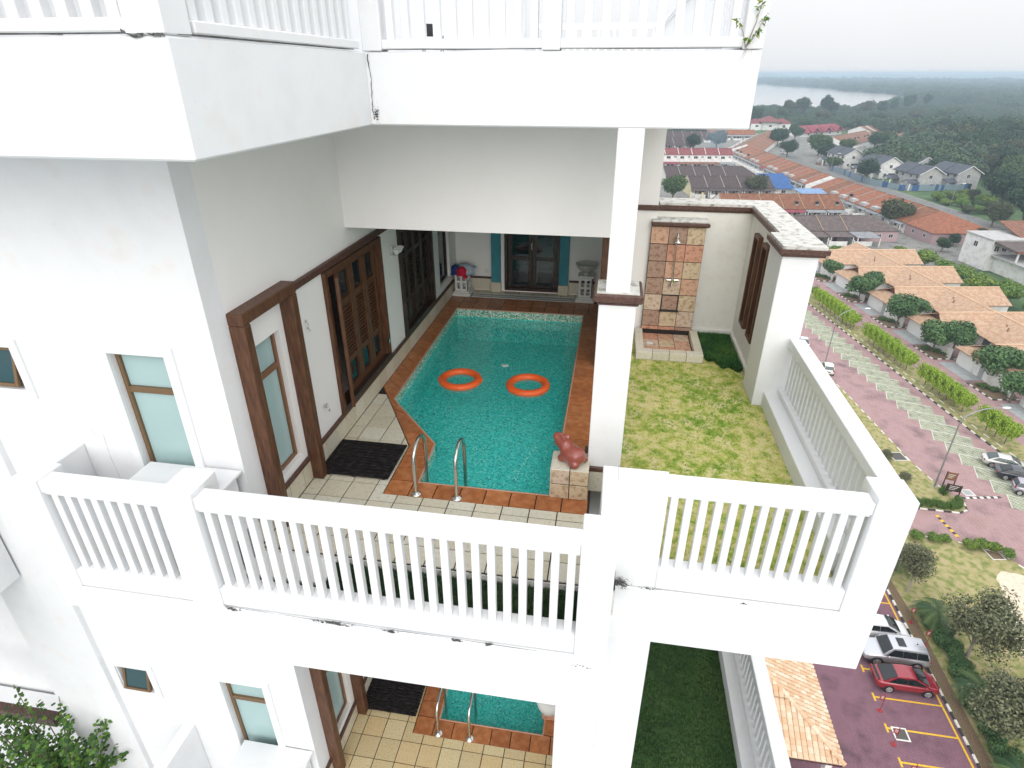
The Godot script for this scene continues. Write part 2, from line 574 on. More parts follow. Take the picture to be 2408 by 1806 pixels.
	var pave2 := herringbone([Color(0.39, 0.245, 0.24), Color(0.43, 0.275, 0.265), Color(0.36, 0.225, 0.225), Color(0.40, 0.25, 0.255)], Color(0.29, 0.185, 0.18))
	M.paver_pale = detail(tri_mat(pave2, 0.85, 0.6), worn, 0.03)
	var grass_block := herringbone([Color(0.40, 0.40, 0.32), Color(0.45, 0.445, 0.37), Color(0.36, 0.37, 0.28)], Color(0.24, 0.27, 0.16))
	M.grass_block = detail(tri_mat(grass_block, 0.9, 0.35), worn, 0.09)
	M.concrete = detail(tri_mat(ramp_tex(noise(0.015, 5, 39), [[0.0, Color(0.13, 0.135, 0.115)], [0.5, Color(0.22, 0.215, 0.195)], [1.0, Color(0.29, 0.28, 0.26)]], 512), 0.9, 0.15), worn, 0.03)
	M.drive = tri_mat(ramp_tex(noise(0.02, 4, 40), [[0.0, Color(0.26, 0.28, 0.28)], [1.0, Color(0.40, 0.41, 0.40)]], 256), 0.85, 0.2)
	M.asphalt = detail(tri_mat(ramp_tex(noise(0.02, 5, 41), [[0.0, Color(0.14, 0.14, 0.135)], [1.0, Color(0.22, 0.215, 0.20)]], 512), 0.9, 0.1), worn, 0.04)
	M.kerb_white = tri_mat(ramp_tex(noise(0.04, 4, 42), [[0.0, Color(0.42, 0.39, 0.33)], [0.4, Color(0.70, 0.68, 0.62)], [1.0, Color(0.78, 0.76, 0.72)]], 256), 0.7, 0.7)
	M.kerb_black = tri_mat(ramp_tex(noise(0.04, 4, 43), [[0.0, Color(0.02, 0.02, 0.022)], [0.7, Color(0.05, 0.05, 0.05)], [1.0, Color(0.14, 0.12, 0.10)]], 256), 0.7, 0.7)
	M.yellow = tri_mat(ramp_tex(noise(0.04, 5, 44), [[0.0, Color(0.40, 0.20, 0.05)], [0.25, Color(0.72, 0.42, 0.012)], [1.0, Color(0.80, 0.50, 0.02)]], 256), 0.6, 0.5)
	M.line_pale = plain(Color(0.60, 0.62, 0.52), 0.8)
	M.galv = plain(Color(0.30, 0.31, 0.32), 0.45, 0.6)
	M.grate = plain(Color(0.10, 0.095, 0.085), 0.7, 0.3)
	# roofs
	M.roof_tile = []
	for c in [Color(0.58, 0.37, 0.22), Color(0.62, 0.44, 0.29), Color(0.66, 0.54, 0.40), Color(0.60, 0.41, 0.26), Color(0.64, 0.50, 0.35)]:
		var t := tri_mat(ramp_tex(noise(0.04, 4, 45), [[0.0, c * 0.82], [0.5, c], [1.0, (c * 1.1).clamp()]], 256), 0.75, 0.8)
		M.roof_tile.append(t)
	M.peach_roof = tri_mat(bond([Color(0.44, 0.275, 0.17), Color(0.47, 0.31, 0.20), Color(0.49, 0.345, 0.235), Color(0.42, 0.255, 0.16)], Color(0.20, 0.11, 0.065), 16, 16, 16, 16, false), 0.8, 0.17, false)
	M.roof = {}
	for k in [["orange", Color(0.25, 0.085, 0.038)], ["brown", Color(0.060, 0.038, 0.036)], ["grey", Color(0.105, 0.078, 0.072)], ["red", Color(0.19, 0.048, 0.05)], ["rust", Color(0.19, 0.072, 0.032)], ["slate", Color(0.062, 0.070, 0.088)], ["old", Color(0.20, 0.085, 0.05)], ["blue", Color(0.016, 0.085, 0.26)], ["pale_blue", Color(0.17, 0.28, 0.46)], ["zinc", Color(0.22, 0.23, 0.24)], ["crimson", Color(0.22, 0.035, 0.05)]]:
		var c: Color = k[1]
		var t := tri_mat(ramp_tex(noise(0.03, 5, 46 + M.roof.size()), [[0.0, c * 0.55], [0.35, c * 0.9], [0.65, (c * 1.1).clamp()], [1.0, (c * 1.35 + Color(0.02, 0.02, 0.015)).clamp()]], 256), 0.8, 0.09, true)
		M.roof[k[0]] = relief(t, bond([Color(0.6, 0.6, 0.6), Color(0.7, 0.7, 0.7)], Color(0.1, 0.1, 0.1), 16, 16, 16, 16, false) if M.roof.is_empty() else M.roof["orange"].heightmap_texture, 5.0)
	M.party = plain(Color(0.30, 0.28, 0.25), 0.85)
	M.party_warm = plain(Color(0.34, 0.23, 0.15), 0.85)
	M.house_white = tri_mat(ramp_tex(noise(0.02, 4, 60), [[0.0, Color(0.55, 0.54, 0.50)], [0.5, Color(0.74, 0.73, 0.71)], [1.0, Color(0.78, 0.77, 0.76)]], 256), 0.85, 0.1)
	M.house_grey = tri_mat(ramp_tex(noise(0.02, 4, 61), [[0.0, Color(0.34, 0.34, 0.33)], [1.0, Color(0.50, 0.49, 0.48)]], 256), 0.9, 0.12)
	M.house_cream = plain(Color(0.66, 0.58, 0.36), 0.85)
	M.house_pink = plain(Color(0.40, 0.28, 0.29), 0.85)
	M.brick = tri_mat(bond([Color(0.20, 0.075, 0.055), Color(0.25, 0.10, 0.07)], Color(0.36, 0.32, 0.29), 8, 8, 16, 8, true), 0.9, 0.5)
	M.window = plain(Color(0.025, 0.03, 0.04), 0.15)
	M.hoarding = plain(Color(0.20, 0.27, 0.31), 0.6)
	M.hoarding_blue = plain(Color(0.03, 0.09, 0.24), 0.6)
	M.tank = plain(Color(0.012, 0.016, 0.024), 0.4)
	M.car_glass = plain(Color(0.010, 0.013, 0.015), 0.03)
	M.car_glass_pale = plain(Color(0.05, 0.075, 0.075), 0.03)
	M.tyre = plain(Color(0.015, 0.015, 0.016), 0.8)
	M.rim = plain(Color(0.62, 0.62, 0.63), 0.28, 0.7)
	M.lamp_clear = plain(Color(0.55, 0.57, 0.58), 0.1)
	M.tail = plain(Color(0.30, 0.01, 0.012), 0.15)
	M.paint = {}
	for k in [["red", Color(0.27, 0.006, 0.02), 0.15], ["silver", Color(0.50, 0.51, 0.54), 0.55], ["white", Color(0.72, 0.72, 0.72), 0.0], ["navy", Color(0.010, 0.013, 0.028), 0.2], ["champagne", Color(0.55, 0.54, 0.51), 0.4], ["lilac", Color(0.40, 0.36, 0.42), 0.5]]:
		var t := plain(k[1], 0.3, k[2])
		t.clearcoat_enabled = true
		t.clearcoat = 1.0
		t.clearcoat_roughness = 0.03
		M.paint[k[0]] = t

# ---------------------------------------------------------------- the tower
func sub(parent: Node3D, called: String) -> Node3D:
	var o := Node3D.new()
	o.name = called
	parent.add_child(o, true)
	return o

func wall(x0: float, x1: float, y0: float, y1: float, thick: float, holes: Array, xf: Transform3D) -> MB: # front at z = 0 of its own axes
	var s := MB.new()
	s.xf = xf
	var xs := [x0, x1]
	var ys := [y0, y1]
	for h in holes:
		xs.append_array([h[0], h[1]])
		ys.append_array([h[2], h[3]])
	xs.sort()
	ys.sort()
	for i in xs.size() - 1:
		for j in ys.size() - 1:
			if xs[i + 1] - xs[i] < 0.0001 or ys[j + 1] - ys[j] < 0.0001:
				continue
			var cx: float = (xs[i] + xs[i + 1]) / 2
			var cy: float = (ys[j] + ys[j + 1]) / 2
			if holes.any(func(h): return cx > h[0] and cx < h[1] and cy > h[2] and cy < h[3]):
				continue
			for z in [0.0, -thick]:
				s.face([Vector3(xs[i], ys[j], z), Vector3(xs[i + 1], ys[j], z), Vector3(xs[i + 1], ys[j + 1], z), Vector3(xs[i], ys[j + 1], z)], Vector3(0, 0, 1 if z == 0.0 else -1) if true else Vector3.ZERO)
	for h in holes + [[x0, x1, y0, y1]]:
		var out := 1.0 if h == [x0, x1, y0, y1] else -1.0
		for x in [h[0], h[1]]:
			s.face([Vector3(x, h[2], 0), Vector3(x, h[3], 0), Vector3(x, h[3], -thick), Vector3(x, h[2], -thick)], Vector3((1.0 if x == h[1] else -1.0) * out, 0, 0))
		for y in [h[2], h[3]]:
			s.face([Vector3(h[0], y, 0), Vector3(h[1], y, 0), Vector3(h[1], y, -thick), Vector3(h[0], y, -thick)], Vector3(0, (1.0 if y == h[3] else -1.0) * out, 0))
	return s

func front_xf(z: float) -> Transform3D:
	return Transform3D(Basis.IDENTITY, Vector3(0, 0, z))

func side_xf(x: float) -> Transform3D: # a wall that looks along +x; its own x runs into the depth (-z)
	return Transform3D(Basis(Vector3(0, 0, -1), Vector3.UP, Vector3(1, 0, 0)), Vector3(x, 0, 0))

func ring(s: MB, x0: float, x1: float, y0: float, y1: float, w: float, z0: float, z1: float, b := 0.004) -> void: # a rectangular frame
	s.box(Vector3(x0, y0, z0), Vector3(x0 + w, y1, z1), b)
	s.box(Vector3(x1 - w, y0, z0), Vector3(x1, y1, z1), b)
	s.box(Vector3(x0 + w, y0, z0), Vector3(x1 - w, y0 + w, z1), b)
	s.box(Vector3(x0 + w, y1 - w, z0), Vector3(x1 - w, y1, z1), b)

func window(parent: Node3D, x0: float, x1: float, y0: float, y1: float, bar: float, xf: Transform3D, pane: Material, frame: Material, surround := 0.1) -> void:
	var w := sub(parent, "window")
	var s := MB.new()
	s.xf = xf
	ring(s, x0, x1, y0, y1, 0.04, -0.12, -0.06)
	if bar > -900.0:
		s.box(Vector3(x0 + 0.04, bar - 0.03, -0.12), Vector3(x1 - 0.04, bar + 0.03, -0.055), 0.004)
	wput(s, "frame", frame, w)
	var spans := [[y0 + 0.04, bar - 0.03], [bar + 0.03, y1 - 0.04]] if bar > -900.0 else [[y0 + 0.04, y1 - 0.04]]
	for k in spans:
		var g := MB.new()
		g.xf = xf
		g.box(Vector3(x0 + 0.042, k[0] + 0.002, -0.098), Vector3(x1 - 0.042, k[1] - 0.002, -0.09))
		wput(g, "pane", pane, w)
	if surround > 0.0:
		var t := MB.new()
		t.xf = xf
		ring(t, x0 - surround, x1 + surround, y0 - surround, y1 + surround, surround - 0.002, -0.02, 0.025, 0.006)
		wput(t, "surround", M.white, w)

func small_window(parent: Node3D, x0: float, x1: float, y0: float, y1: float, xf: Transform3D) -> void: # top-hung, pushed open
	var w := sub(parent, "window")
	var t := MB.new()
	t.xf = xf
	ring(t, x0 - 0.1, x1 + 0.1, y0 - 0.09, y1 + 0.09, 0.088, -0.02, 0.025, 0.006)
	wput(t, "surround", M.white, w)
	var f := MB.new()
	f.xf = xf
	ring(f, x0, x1, y0, y1, 0.025, -0.14, -0.10)
	f.box(Vector3(x0 + 0.025, y0 + 0.025, -0.2), Vector3(x1 - 0.025, y1 - 0.025, -0.19))
	wput(f, "frame", M.frame_red, w)
	var sash_xf := xf * Transform3D(Basis(Vector3.RIGHT, -0.26), Vector3((x0 + x1) / 2, y1 - 0.03, -0.07))
	var h := y1 - y0 - 0.05
	var hw := (x1 - x0) / 2 - 0.03
	var s := MB.new()
	s.xf = sash_xf
	ring(s, -hw, hw, -h, 0.0, 0.035, -0.02, 0.02)
	var sash := wput(s, "sash", M.frame, w)
	var g := MB.new()
	g.xf = sash_xf
	g.box(Vector3(-hw + 0.037, -h + 0.037, -0.004), Vector3(hw - 0.037, -0.037, 0.004))
	wput(g, "pane", M.tinted, w)

func balustrade(tower: Node3D, a: Vector3, b: Vector3, count: int, low: float, thick: float, half := 0.034) -> void: # from a to b along the face of the rails; a.y is the top of the bottom rail, low the underside of it, b.y the top
	var o := sub(tower, "balustrade")
	var d := Vector3(b.x - a.x, 0, b.z - a.z)
	var n := d.length()
	d /= n
	var inw := Vector3(d.z, 0, -d.x) # away from the face
	var xf := Transform3D(Basis(d, Vector3.UP, -inw), Vector3(a.x, 0, a.z))
	var top := MB.new()
	top.xf = xf
	top.box(Vector3(0, b.y - 0.125, -thick), Vector3(n, b.y, 0), 0.008)
	top.box(Vector3(0.002, b.y - 0.16, -thick + 0.025), Vector3(n - 0.002, b.y - 0.125, -0.025), 0.004)
	wput(top, "top_rail", M.rail, o)
	var bot := MB.new()
	bot.xf = xf
	bot.box(Vector3(0, low, -thick), Vector3(n, a.y, 0.006), 0.008)
	wput(bot, "bottom_rail", M.rail, o)
	var bar := MB.new()
	bar.xf = Transform3D(xf.basis, Vector3.ZERO)
	bar.box(Vector3(-half, 0, -0.034), Vector3(half, b.y - 0.162 - a.y, 0.034), 0.005)
	var shared := bar.mesh()
	for i in count:
		var p: Vector3 = a + d * (n * (i + 0.5) / count) + inw * (thick / 2 - 0.01)
		var k := put(shared, "baluster", M.rail, o, p)
		k.position.y = a.y + 0.001 - tower.position.y

func crack(parent: Node3D, pts: Array, width: float, out: Vector3, m: Material) -> void: # a jagged open joint, drawn as a strip just off the wall
	var s := MB.new()
	var last := []
	for i in pts.size() - 1:
		for k in 6:
			var t := k / 6.0
			var p: Vector3 = pts[i].lerp(pts[i + 1], t)
			var d: Vector3 = (pts[i + 1] - pts[i]).normalized()
			var side := d.cross(out).normalized()
			p += side * rf(-1, 1) * width * 1.2 + out * 0.0015
			var w := width * rf(0.25, 1.0)
			var now := [p + side * w, p - side * w]
			if last:
				s.face([last[0], now[0], now[1], last[1]], out)
			last = now
	wput(s, "crack", m, parent)

func mould(parent: Node3D, at: Vector3, u: Vector3, v: Vector3, count: int, size: float, out: Vector3, m: Material, called := "mould_patch") -> void: # specks and flakes scattered over a patch
	var s := MB.new()
	for i in count:
		var a := rng.randf() * TAU
		var r := pow(rng.randf(), 0.7)
		var c := at + u * cos(a) * r + v * sin(a) * r + out * (0.001 + 0.00008 * i)
		var w := size * rf(0.3, 1.0) * (1.15 - r)
		var q := []
		var e := u.normalized()
		var f := v.normalized()
		for k in 7:
			var t := TAU * k / 7
			q.append(c + (e * cos(t) * rf(0.5, 1.9) + f * sin(t) * rf(0.4, 1.0)) * w)
		var mid := c
		for k in 7:
			s.face([mid, q[k], q[(k + 1) % 7]], out)
	wput(s, called, m, parent).set_meta("kind", "stuff")

func build_tower() -> Node3D:
	var T := thing("condominium_tower", "tall white condominium tower with terraces, balustrades and brown trim", "building", Vector3(0, GR, 0))
	var low := -16.0
	# the white front wall on the left, with its windows, storey by storey
	var holes := []
	for k in 3:
		var y := -S * k
		holes += [[-4.42, -3.85, y + 0.66, y + 2.1], [-5.9, -5.46, y + 1.64, y + 2.08]]
	wput(wall(-7.15, XL, low, 3.93, 0.25, holes, front_xf(ZF)), "front_wall", M.white, T)
	for k in 3:
		var y := -S * k
		window(T, -4.42, -3.85, y + 0.66, y + 2.1, y + 1.70, front_xf(ZF), M.frosted, M.frame)
		small_window(T, -5.9, -5.46, y + 1.64, y + 2.08, front_xf(ZF))
	wbox(Vector3(-6.46, low, ZF - 0.05), Vector3(-6.05, 3.93, ZF + 0.07), "pilaster", M.white, T, 0.01)
	wbox(Vector3(-12.0, low, -6.4), Vector3(-7.15, 3.93, -5.6), "recessed_wall", M.white, T)
	wbox(Vector3(-7.4, low, -5.6), Vector3(-7.15, 3.93, -4.53), "return_wall", M.white, T)
	for k in 1:
		var y := -S * k
		wbox(Vector3(-12.0, y - 1.0, -4.26), Vector3(-6.66, y + 1.1, -1.2), "side_balcony", M.white, T, 0.01)
	# rooms behind the front wall, so that no daylight comes through
	for k in 4:
		var y := -S * k
		wbox(Vector3(-7.0, y - 0.62, -12.9), Vector3(-3.57, y + 0.32, -4.54), "room_floor", M.inner, T)
	wbox(Vector3(-7.0, 2.9, -12.9), Vector3(-3.57, 3.9, -4.54), "room_ceiling", M.inner, T)
	wbox(Vector3(-7.15, low, -12.9), Vector3(-7.0, 3.9, -4.54), "room_wall", M.inner, T)
	wbox(Vector3(-7.0, low, -13.05), Vector3(-3.57, 3.9, -12.9), "room_wall", M.inner, T)
	# upper storey: fascia bands, soffits, set-back wall
	wbox(Vector3(-12.0, 3.92, -5.75), Vector3(-2.26, 4.52, -3.12), "fascia", M.white, T, 0.012)
	wbox(Vector3(-12.0, 3.922, -20.0), Vector3(1.10, 4.518, -5.75), "fascia", M.white, T, 0.012)
	wbox(Vector3(-12.0, 4.52, -20.0), Vector3(-2.85, 7.6, -3.95), "upper_wall", M.white, T)
	wbox(Vector3(-2.85, 4.52, -12.0), Vector3(-2.75, 7.6, -11.9), "upper_pier", M.white, T)
	# upper balustrades
	balustrade(T, Vector3(-6.0, 4.60, -3.12), Vector3(-2.48, 5.6, -3.12), 24, 4.535, 0.16)
	balustrade(T, Vector3(-2.26, 4.60, -3.36), Vector3(-2.26, 5.6, -5.62), 15, 4.535, 0.16)
	balustrade(T, Vector3(-2.10, 4.61, -5.75), Vector3(-0.69, 5.6, -5.75), 10, 4.535, 0.16)
	balustrade(T, Vector3(-0.53, 4.61, -5.75), Vector3(0.94, 5.6, -5.75), 10, 4.535, 0.16)
	balustrade(T, Vector3(1.10, 4.61, -5.93), Vector3(1.10, 5.6, -19.6), 60, 4.535, 0.16)
	balustrade(T, Vector3(-2.6, 4.61, -19.7), Vector3(0.9, 5.6, -19.7), 16, 4.535, 0.16)
	for p in [[-2.48, -2.26, -3.34, -3.12], [-2.28, -2.10, -5.93, -5.75], [-0.69, -0.53, -5.92, -5.75], [0.94, 1.10, -5.93, -5.75]]:
		wbox(Vector3(p[0], 4.522, p[2]), Vector3(p[1], 5.66, p[3] + 0.01), "post", M.rail, T, 0.008)
	# left wall of the terrace and of the one below, with doors and framed window
	for k in 2:
		terrace_walls(T, -S * k, k)
	# columns beside the pool
	wbox(Vector3(-0.06, 0.0, -6.12), Vector3(0.31, 2.30, -5.73), "column", M.white, T, 0.006)
	wbox(Vector3(0.0, 2.36, -6.05), Vector3(0.235, 3.93, -5.76), "column", M.white, T, 0.006)
	var cap := MB.new()
	for q in [[0.0, 2.30, 2.335], [0.035, 2.335, 2.42]]:
		cap.box(Vector3(-0.085 - q[0], q[1], -6.15 - q[0]), Vector3(0.335 + q[0], q[2], -5.705 + q[0]), 0.014)
	wput(cap, "column_cap", M.trim, T)
	wbox(Vector3(-0.085, 2.405, -6.15), Vector3(0.335, 2.425, -5.71), "cap_bedding", M.weathered, T)
	wbox(Vector3(-0.10, 0.0, -6.14), Vector3(0.30, 0.28, -5.71), "plinth", M.tile[1], T, 0.006)
	wbox(Vector3(-0.105, 0.28, -6.145), Vector3(0.315, 0.345, -5.70), "skirting", M.trim, T, 0.008)
	wbox(Vector3(0.30, 0.9, -10.69), Vector3(0.33, 1.5, -10.66), "grab_rail", M.chrome, T, 0.01)
	# deep beam across the pool, ceiling behind it, back wall with the teal pilasters
	wbox(Vector3(XL, 2.61, -7.5), Vector3(0.12, 3.921, -7.22), "beam", M.inner, T)
	wbox(Vector3(XL, 2.75, -12.72), Vector3(0.118, 2.95, -7.5), "ceiling", M.inner, T)
	wbox(Vector3(-0.12, 2.61, -10.5), Vector3(0.12, 3.921, -7.5), "beam", M.inner, T)
	wput(wall(XL, 0.78, 0.0, 3.92, 0.2, [[-2.25, -1.02, 0.02, 2.1]], front_xf(-12.72)), "back_wall", M.inner, T)
	for x in [-2.53, -1.03]:
		wbox(Vector3(x, 0.22, -12.9), Vector3(x + 0.2, 2.749, -12.62), "pilaster", M.teal, T, 0.006)
		wbox(Vector3(x - 0.01, 0.0, -12.9), Vector3(x + 0.21, 0.218, -12.60), "pilaster_base", M.tile[2], T, 0.006)
	for q in [[XL + 0.02, -2.545], [-0.81, -0.0]]:
		wbox(Vector3(q[0], 0.27, -12.73), Vector3(q[1], 0.315, -12.685), "skirting", M.trim, T, 0.006)
		var n := int((q[1] - q[0]) / 0.3)
		for i in n:
			wbox(Vector3(q[0] + (q[1] - q[0]) * i / n + 0.004, 0.004, -12.73), Vector3(q[0] + (q[1] - q[0]) * (i + 1) / n - 0.004, 0.266, -12.702), "skirting_tile", M.tile[i % 3], T)
	wbox(Vector3(-2.70, 0.39, -12.722), Vector3(-2.61, 0.48, -12.708), "socket", M.plaster, T, 0.004)
	# glazed double door in the back wall
	var dr := sub(T, "glazed_door")
	var fr := MB.new()
	ring(fr, -2.25, -1.02, 0.02, 2.1, 0.07, -12.84, -12.70)
	wput(fr, "frame", M.dark_wood, dr)
	for i in 2:
		var x0 := -2.18 + i * 0.545
		var lf := MB.new()
		ring(lf, x0, x0 + 0.543, 0.05, 2.03, 0.085, -12.82, -12.77)
		lf.box(Vector3(x0 + 0.085, 0.70, -12.82), Vector3(x0 + 0.458, 0.79, -12.77), 0.004)
		wput(lf, "leaf", M.dark_wood, dr)
		for q in [[0.137, 0.698], [0.792, 1.943]]:
			wbox(Vector3(x0 + 0.087, q[0], -12.80), Vector3(x0 + 0.456, q[1], -12.79), "pane", M.dark_glass, dr)
	wbox(Vector3(-1.66, 0.95, -12.77), Vector3(-1.64, 1.1, -12.74), "handle", M.chrome, dr, 0.005)
	# short wall between pool and garden, and the wall the shower stands against
	wput(wall(0.12, 0.78, 0.0, 3.92, 2.0, [], front_xf(-10.70)), "garden_pier", M.inner, T)
	wbox(Vector3(0.10, 2.27, -12.6), Vector3(0.83, 2.355, -10.645), "pier_trim", M.trim, T, 0.015)
	wbox(Vector3(-0.02, 0.0, -12.7), Vector3(0.119, 2.74, -9.2), "pool_side_wall", M.inner, T)
	wbox(Vector3(-0.05, 0.27, -12.69), Vector3(-0.02, 0.33, -9.18), "skirting", M.trim, T, 0.006)
	for i in 11:
		wbox(Vector3(-0.04, 0.004, -12.68 + 0.315 * i), Vector3(-0.019, 0.266, -12.68 + 0.315 * i + 0.307), "skirting_tile", M.tile[i % 3], T)
	var sidef := MB.new()
	for z in [-9.3, -9.18]:
		sidef.box(Vector3(-0.1, 0.0, z), Vector3(0.16, 2.6, z + 0.1), 0.01)
	wput(sidef, "opening_frame", M.wood, T)
	# front edge: balustrades, posts, edge beams
	front_edge(T)
	garden_walls(T)
	stains(T)
	return T

func terrace_walls(T: Node3D, y: float, k: int) -> void:
	var sx := side_xf(XL)
	var top := 3.93 if k == 0 else -0.5
	# openings: framed window, door 1, door 2, tall dark window
	wput(wall(4.53, 12.72, y, top, 0.22, [[4.87, 5.32, y + 0.42, y + 1.98], [6.40, 8.26, y + 0.33, y + 2.25], [9.05, 10.85, y + 0.33, y + 2.2], [11.35, 12.15, y + 0.46, y + 2.1]], sx), "terrace_wall", M.inner, T)
	window(T, 4.87, 5.32, y + 0.42, y + 1.98, y + 1.59, sx, M.frosted, M.frame_red, 0.0)
	# heavy timber surround standing round the window
	var f := MB.new()
	f.box(Vector3(XL - 0.02, y, -4.66), Vector3(XL + 0.15, y + 2.32, -4.54), 0.010)
	f.box(Vector3(XL - 0.02, y, -5.54), Vector3(XL + 0.15, y + 2.32, -5.42), 0.010)
	f.box(Vector3(XL - 0.02, y + 2.32, -5.54), Vector3(XL + 0.15, y + 2.44, -4.54), 0.010)
	wput(f, "window_surround", M.wood, T)
	# skirting tiles with the brown line above
	var z := 4.30
	var i := 0
	while z < 12.6:
		wbox(Vector3(XL - 0.002, y + 0.004, -z - 0.006), Vector3(XL + 0.018, y + 0.268, -minf(z + 0.306, 12.7) - 0.0), "skirting_tile", M.tile[i % 4], T)
		z += 0.31
		i += 1
	wbox(Vector3(XL - 0.002, y + 0.275, -12.7), Vector3(XL + 0.04, y + 0.335, -4.30), "skirting", M.trim, T, 0.01)
	wbox(Vector3(XL - 0.002, y + 2.27, -9.0), Vector3(XL + 0.05, y + 2.36, -5.54), "wall_trim", M.trim, T, 0.012)
	# first door: folding carved leaves, the nearest one swung out over a dark room
	var d1 := sub(T, "folding_door")
	var fr := MB.new()
	fr.xf = sx
	ring(fr, 6.40, 8.26, y + 0.33, y + 2.25, 0.07, -0.14, 0.05)
	wput(fr, "frame", M.wood, d1)
	for n in 3:
		leaf(d1, Transform3D(sx.basis, Vector3(XL - 0.06, y, -6.86 - n * 0.44)), 0.43, 0.40, 2.18, M.wood, true)
	leaf(d1, Transform3D(Basis(Vector3.UP, 0.5) * sx.basis, Vector3(XL - 0.04, y, -6.82)), -0.38, 0.40, 2.18, M.wood, true)
	wbox(Vector3(XL - 0.01, y + 0.34, -8.24), Vector3(XL + 0.055, y + 0.42, -6.42), "sill", M.dark_wood, d1, 0.008)
	wbox(Vector3(XL + 0.05, y + 0.62, -8.14), Vector3(XL + 0.09, y + 0.70, -8.11), "handle", M.chrome, d1, 0.008)
	# second door, closed and darker
	var d2 := sub(T, "folding_door")
	var f2 := MB.new()
	f2.xf = sx
	ring(f2, 9.05, 10.85, y + 0.33, y + 2.2, 0.09, -0.14, 0.05)
	wput(f2, "frame", M.dark_wood, d2)
	for n in 4:
		leaf(d2, Transform3D(sx.basis, Vector3(XL - 0.06, y, -9.15 - n * 0.405)), 0.40, 0.42, 2.11, M.dark_wood, false)
	window(T, 11.35, 12.15, y + 0.46, y + 2.1, y + 1.5, sx, M.dark_glass, M.dark_wood, 0.0)
	# taps
	for q in [[5.86, 1.85], [5.88, 1.76], [5.97, 0.68]]:
		var t := MB.new()
		var at := Vector3(XL, y + q[1], -q[0])
		var big: float = 1.0 if q[1] < 1.0 else 0.6
		t.tube([at, at + Vector3(0.05 * big, 0, 0), at + Vector3(0.065 * big, -0.02 * big, 0), at + Vector3(0.07 * big, -0.05 * big, 0)], 0.010 * big, 8)
		t.tube([at + Vector3(0.03 * big, 0.0, 0), at + Vector3(0.03 * big, 0.035 * big, 0)], 0.008 * big, 6)
		t.box(at + Vector3(0.02 * big, 0.03 * big, -0.03 * big), at + Vector3(0.045 * big, 0.042 * big, 0.03 * big), 0.004)
		wput(t, "tap", M.chrome, T)
	# wall lamp
	var l := sub(T, "wall_lamp")
	wbox(Vector3(XL, y + 1.80, -8.81), Vector3(XL + 0.03, y + 1.98, -8.73), "bracket", M.plaster, l, 0.01)
	for dz in [-0.07, 0.07]:
		var sh := MB.new()
		sh.lathe([Vector2(0.012, 0.0), Vector2(0.035, 0.02), Vector2(0.055, 0.06), Vector2(0.075, 0.09), Vector2(0.07, 0.092), Vector2(0.03, 0.03)], Vector3(XL + 0.11, y + 1.86, -8.77 + dz), 14)
		wput(sh, "lamp_shade", M.plaster, l)
	wbox(Vector3(XL + 0.02, y + 1.85, -8.86), Vector3(XL + 0.12, y + 1.87, -8.68), "arm", M.chrome, l, 0.006)

func leaf(door: Node3D, xf: Transform3D, wide: float, y0: float, y1: float, m: Material, peep: bool) -> void: # one carved leaf: stiles, slats between, small openings at head and foot
	var s := MB.new()
	s.xf = xf
	var a := minf(0.0, wide)
	var b := maxf(0.0, wide)
	var h := y1 - y0
	for q in [[a, a + 0.075], [b - 0.075, b]]:
		s.box(Vector3(q[0], y0, -0.02), Vector3(q[1], y1, 0.025), 0.004)
	for q in [[0.0, 0.05], [0.24, 0.29], [0.70, 0.75], [0.95, 1.0]]:
		s.box(Vector3(a + 0.075, y0 + h * q[0], -0.02), Vector3(b - 0.075, y0 + h * q[1], 0.02), 0.004)
	var l := wput(s, "leaf", m, door)
	if peep:
		for q in [[0.05, 0.24], [0.75, 0.95]]:
			var w := MB.new()
			w.xf = xf
			w.box(Vector3(a + 0.095, y0 + h * q[0] + 0.02, -0.012), Vector3(b - 0.095, y0 + h * q[1] - 0.02, -0.006))
			wput(w, "pane", M.dark_glass, door)
	var n := 14
	var slat := MB.new()
	for i in n:
		slat.xf = xf * Transform3D(Basis(Vector3.RIGHT, 0.6), Vector3(0, y0 + h * (0.29 + 0.41 * (i + 0.5) / n), 0.0))
		slat.box(Vector3(a + 0.076, -0.020, -0.008), Vector3(b - 0.076, 0.020, 0.008))
	slat.xf = xf
	slat.box(Vector3(a + 0.076, y0 + 0.02, -0.022), Vector3(b - 0.076, y1 - 0.02, -0.016))
	wput(slat, "louvre", m, door)

